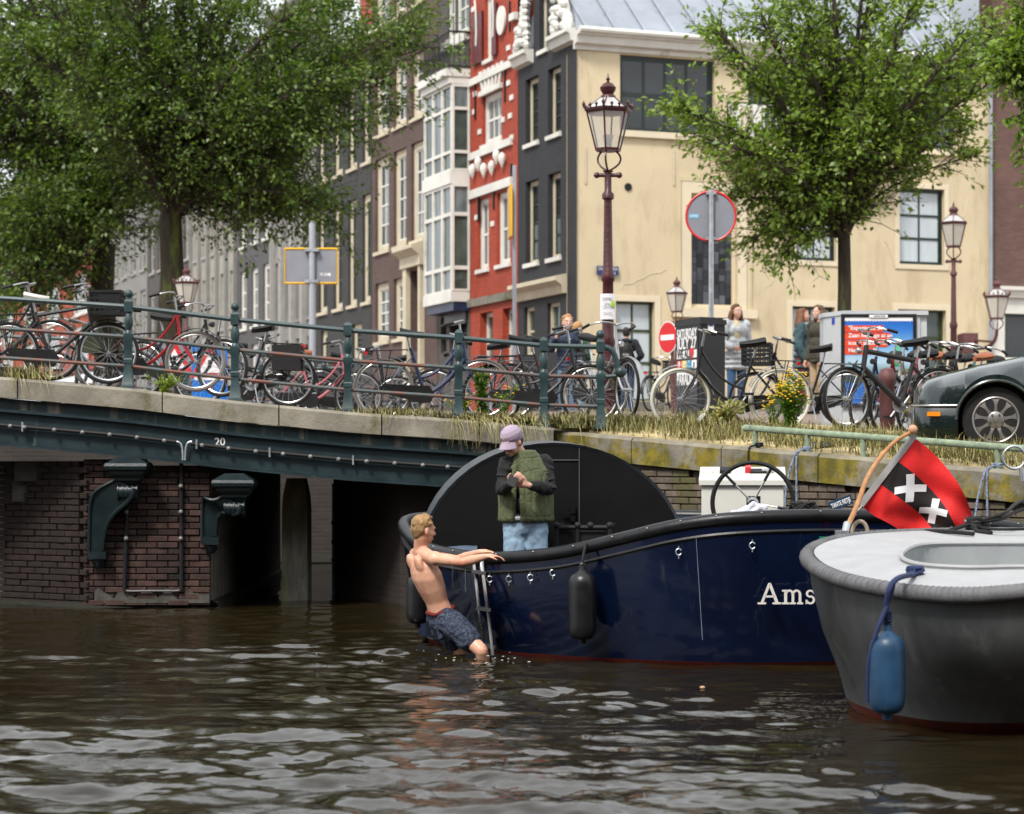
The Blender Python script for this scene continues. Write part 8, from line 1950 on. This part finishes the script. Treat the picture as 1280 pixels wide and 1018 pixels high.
# greenhouse, far behind the frame edge but part of the car
mb = MB(); mb.prism([(1.25, .98), (2.0, 1.36), (3.0, 1.36), (3.55, 1.0)], (.2, 1.52), lambda a_, b_, c_: (a_, c_, b_)); mb.build('cabin_glass', M_glassy, car, smooth=False)
mb = MB(); mb.prism([(1.9, 1.34), (2.05, 1.40), (2.95, 1.40), (3.1, 1.34)], (.22, 1.5), lambda a_, b_, c_: (a_, c_, b_)); mb.build('roof', M_carp, car)
def carwheel(x, y, n=9):
    w = empty('wheel', (x, y, .325), 0, parent=car); r = .325; My = Matrix.Rotation(R(90), 3, 'X')
    mb = MB(); mb.lathe([(.215, -.1), (.23, -.105), (.29, -.10), (.315, -.085), (.325, -.05), (.325, .05), (.315, .09), (.21, .10)], (0, 0, 0), 40, My); mb.build('tyre', M_rubber, w)
    mb = MB(); mb.tube([(.216 * math.cos(a), -.098, .216 * math.sin(a)) for a in np.linspace(0, 2 * math.pi, 41)[:-1]], .010, 6, closed=True)
    mb.lathe([(.088, .052), (.09, .075), (.06, .09), (.012, .092)], (0, -.02, 0), 24, My); o = mb.build('rim', M_carw, w)
    mb = MB(); mb.lathe([(.212, .03), (.205, .035), (.03, .04)], (0, 0, 0), 24, My); mb.build('brake_disc', M_blk, w)
    for k in range(n):
        a = 2 * math.pi * k / n + math.pi / 2; mb = MB(); d = Vector((math.cos(a), 0, math.sin(a))); t = Vector((-math.sin(a), 0, math.cos(a)))
        rows = []
        for (q, hw, dep) in ((.075, .027, -.098), (.11, .016, -.106), (.15, .017, -.106), (.185, .03, -.102), (.212, .062, -.098)):
            rows.append([d * q + t * hw + Vector((0, dep + .02, 0)), d * q + t * hw * .8 + Vector((0, dep, 0)), d * q - t * hw * .8 + Vector((0, dep, 0)), d * q - t * hw + Vector((0, dep + .02, 0))])
        mb.grid(rows); mb.build('spoke', M_carw, w, fix=False)
    for k in range(5):
        a = 2 * math.pi * k / 5 - math.pi / 2; mb = MB(); mb.cyl((.058 * math.cos(a), -.105, .058 * math.sin(a)), (.058 * math.cos(a), -.122, .058 * math.sin(a)), .011, n=8); mb.build('wheel_bolt', M_chrome, w)
    mb = MB(); mb.lathe([(.026, .11), (.024, .118), (.006, .12)], (0, 0, 0), 14, My); mb.build('hub_cap', M_carw, w)
    return w
carwheel(0, .13); carwheel(2.87, .13); carwheel(0, 1.58); carwheel(2.87, 1.58)
# ------------------------------------------------------------------ grass, weeds, flowers
def blades(name, pts, hts, m, rng, w=.006, lean=.5, parent=None):
    n = len(pts); a = rng.uniform(0, 2 * math.pi, n); d = np.stack([np.cos(a), np.sin(a), np.zeros(n)], 1); s = np.stack([-np.sin(a), np.cos(a), np.zeros(n)], 1)
    L = (rng.uniform(.15, 1, n) * lean)[:, None]; h = hts[:, None]; up = np.array([0, 0, 1.])
    ww = w * rng.uniform(.7, 1.4, n)[:, None]
    p0 = pts - s * ww; p1 = pts + s * ww; m0 = pts + up * h * .6 + d * L * h * .35 - s * ww * .8; m1 = m0 + s * ww * 1.6; t = pts + up * h * (1 - L * .35) + d * L * h * 1.0
    co = np.stack([p0, p1, m1, t, m0], 1).reshape(-1, 3).astype(np.float32)
    me = bpy.data.meshes.new(name); me.vertices.add(5 * n); me.vertices.foreach_set('co', co.ravel()); b_ = np.arange(n)[:, None] * 5
    idx = (b_ + np.array([[0, 1, 2, 4, 4, 2, 3]])).astype(np.int32); me.loops.add(7 * n); me.loops.foreach_set('vertex_index', idx.ravel()); me.polygons.add(2 * n); ls = np.stack([np.arange(n) * 7, np.arange(n) * 7 + 4], 1).ravel().astype(np.int32); me.polygons.foreach_set('loop_start', ls); me.update(calc_edges=True); me.materials.append(m)
    nn = np.tile(np.array([0, -.35, .94]), (5 * n, 1)).astype(np.float32); me.shade_smooth(); me.normals_split_custom_set_from_vertices(nn.tolist())
    return link(name, me, parent)
M_dry = leafmat('grass_dry', (.46, .36, .17), (.82, .68, .40), (.36, .38, .12), (1.2, 1.15, .9)); M_grn = leafmat('grass_green', (.11, .17, .035), (.32, .36, .09), (.52, .45, .2), (1.2, 1.2, .7))
rng = np.random.default_rng(12)
def verge_pts(n, w0, w1, y0=14.0, y1=25.2):
    y = y0 + (y1 - y0) * rng.random(n); w = w0 + (w1 - w0) * rng.random(n); x = .43 + .896 * (24 - y) + w * .9 + .1; yy = y + .0
    clump = .5 + .5 * np.sin(x * 3.1 + 2 * np.sin(yy * 2.3)) * np.sin(yy * 2.7 + x); keep = rng.random(n) < (.25 + .75 * clump)
    z = np.maximum(.95, 1.46 + .0956 * (yy - 19.5)); return np.stack([x, yy, z], 1)[keep]
p = verge_pts(46000, .10, 3.0); tag(blades('dry_grass', p, rng.uniform(.05, .22, len(p)) * rng.uniform(.5, 1.3, len(p)), M_dry, rng, .0034, 1.3), 'dry straw-coloured grass along the quay', kind='stuff')
p = verge_pts(9000, .3, 2.6, 17, 25.2); tag(blades('green_grass', p, rng.uniform(.04, .17, len(p)), M_grn, rng, .0038, 1.1), 'green grass between the dry tufts on the quay', kind='stuff')
def tuft(px, D, z, n, h, m, label, sx=.25, hang=0, name='grass_tuft', w=.0034):
    x = X(px, D); pts = np.stack([x + rng.normal(0, sx, n), D + rng.normal(0, .05, n), np.full(n, z)], 1)
    o = blades(name, pts, h * rng.uniform(.4, 1.1, n), m, rng, w, 1.3); return tag(o, label, 'grass tuft')
def hangers(px, D, z, n, m, label, sx=.2, L=.3):
    mb = MB(); x = X(px, D)
    for k in range(n):
        xx = x + random.gauss(0, sx); dx = random.uniform(-.2, .2) * 1.1; l = L * random.uniform(.3, 1.1)
        up = random.uniform(.02, .12); mb.tube(bezier([(xx, D, z), (xx + dx * .3, D - .14, z + up + .04), (xx + dx * .8, D - .26, z + up * .2), (xx + dx, D - .24 - random.random() * .05, z - l)], 6), [.0035, .003, .003, .003, .0025, .002, .001], 3, caps=False)
    return tag(mb.build('hanging_grass', m, fix=False), label, 'grass tuft')
D_ = 23.75
tuft(32, D_, B(X(32, D_)), 700, .2, M_dry, 'tuft of yellow grass on the stone edge at the left end of the bridge', .13); hangers(35, D_, B(X(35, D_)), 14, M_dry, 'straw stalks hanging over the stone edge at the left end of the bridge', .1, .2)
tuft(490, D_, B(X(490, D_)), 700, .12, M_dry, 'dry grass at the foot of the navy electric bicycle rear wheel', .3); hangers(492, D_, B(X(492, D_)), 10, M_dry, 'few dry stalks below the rear wheel of the navy bicycle', .1, .1)
tuft(600, D_, B(X(600, D_)), 1800, .14, M_dry, 'dry grass growing along the stone edge by the tall weeds', .42); hangers(608, D_, B(X(608, D_)), 60, M_dry, 'dense straw stalks hanging over the stone edge above the sailor cabin', .2, .28)
hangers(668, D_, B(X(668, D_)), 26, M_grn, 'green grass hanging over the edge behind the man in the vest', .15, .22)
tuft(710, D_ + .1, B(X(700, D_)), 2200, .16, M_grn, 'green grass around the foot of the last railing posts', .38)
tuft(760, D_ + .3, G(24.2), 2200, .2, M_dry, 'dry grass right of the railing end post', .35)
def leafy(name, px, D, z, n, h, r, m, label, leaf=.05, flowers=None, stems=9, up=1.0):
    root = empty(name, (X(px, D), D, z), 0, label, 'plant'); sm_ = MB(); P_, Dd = [], []; fl_ = []
    for k in range(stems):
        a = random.uniform(0, 6.28); top_ = Vector((r * math.cos(a) * random.uniform(.2, 1), r * math.sin(a) * random.uniform(.2, 1), h * random.uniform(.6, 1.05)))
        q = bezier([(0, 0, 0), (top_.x * .2, top_.y * .2, top_.z * .5), top_], 6); sm_.tube(q, [.006 - .0006 * i for i in range(7)], 4, caps=False)
        for j in range(int(n / stems)):
            t = random.uniform(.1, 1) * 6; i = min(5, int(t)); p = q[i].lerp(q[i + 1], t - i); dv = Vector((random.gauss(0, 1), random.gauss(0, 1), random.uniform(-.2, .9) * up)).normalized(); P_.append(tuple(p + dv * .01)); Dd.append(tuple(dv))
        fl_.append(top_)
    sm_.build('stems', m, root, fix=False); rg = np.random.default_rng(len(P_) + int(px)); tag(link('leaves', leaf_mesh(np.array(P_), np.array(Dd), leaf, 'leaves', m, rg, .35), root), kind='stuff')
    if flowers:
        mb = MB()
        for t in fl_:
            for j in range(flowers):
                c = t + Vector((random.gauss(0, .035), random.gauss(0, .035), random.gauss(0, .028))); mb.ball(c, (.013, .013, .008), 6)
        tag(mb.build('flowers', mat('ragwort_yellow', (.70, .42, .01), .7, var=.15, vscale=20), root), kind='stuff')
    return root
M_weed = leafmat('weed_green', (.05, .12, .015), (.12, .21, .03)); M_lime = leafmat('weed_lime', (.14, .22, .02), (.30, .36, .06))
leafy('ragwort', 988, 23.6, G(23.6) - .02, 1500, .62, .19, M_weed, 'tall ragwort with yellow flower heads on the quay', .06, flowers=9, stems=20)
leafy('ragwort', 968, 23.9, G(23.9) - .02, 160, .40, .10, M_weed, 'small ragwort stem with yellow flowers left of the tall one', .05, flowers=7, stems=5)
leafy('weed', 205, 23.72, B(X(205, D_)) - .01, 330, .2, .22, M_lime, 'lime green weed on the stone edge below the red bicycle', .045, stems=14)
leafy('weed', 602, 24.0, B(X(602, D_)) - .01, 420, .78, .08, M_weed, 'tall upright green weed between the bicycles on the bridge', .07, stems=5, flowers=0)
leafy('weed', 575, 24.2, B(X(575, D_)) - .01, 240, .28, .18, M_weed, 'low weed with small yellow flowers by the fourth railing post', .05, stems=9, flowers=3)
leafy('weed', 628, 24.1, B(X(628, D_)) - .01, 200, .42, .2, M_weed, 'loose weed with yellow flowers under the black bicycle', .05, stems=8, flowers=2)
leafy('weed', 748, 23.72, G(24) - .24, 260, .14, .2, M_lime, 'weed growing from the quay wall below the last railing post', .045, stems=12)
leafy('weed', 905, 24.0, G(24) - .02, 420, .34, .26, M_grn, 'clump of green weeds under the cream-tyred bicycle', .09, stems=14)
leafy('weed', 1150, 24.4, G(24.4) - .02, 200, .3, .3, M_grn, 'grassy clump beside the matte black bicycle', .09, stems=12)
sp = MB(); rs = random.Random(4)
for k in range(28):
    a = rs.uniform(0, 6.28); r_ = abs(rs.gauss(0, .34)) + .05; q = Vector((X(585, 17.5) - .12 + r_ * 1.5 * math.cos(a), 17.5 + r_ * math.sin(a) * 1.1 - .1, .008 + (rs.random() ** 3) * .05)); s_ = rs.uniform(.002, .005); sp.ball(q, (s_ * rs.uniform(1, 3.2), s_ * 1.6, s_ * .8), 6)
tag(sp.build('splash', mat('foam', (.62, .62, .6), .3, var=.05)), 'white drops and foam around the swimmer legs', kind='stuff')
# floating bits
mb = MB(); mb.ball((X(878, 15.2), 15.2, .012), (.02, .015, .012), 7); tag(mb.build('floating_leaf', mat('leaf_tan', (.45, .30, .14), .7)), 'small tan leaf floating in front of the navy boat', 'leaf')
bpy.data.scenes.remove(TMP)
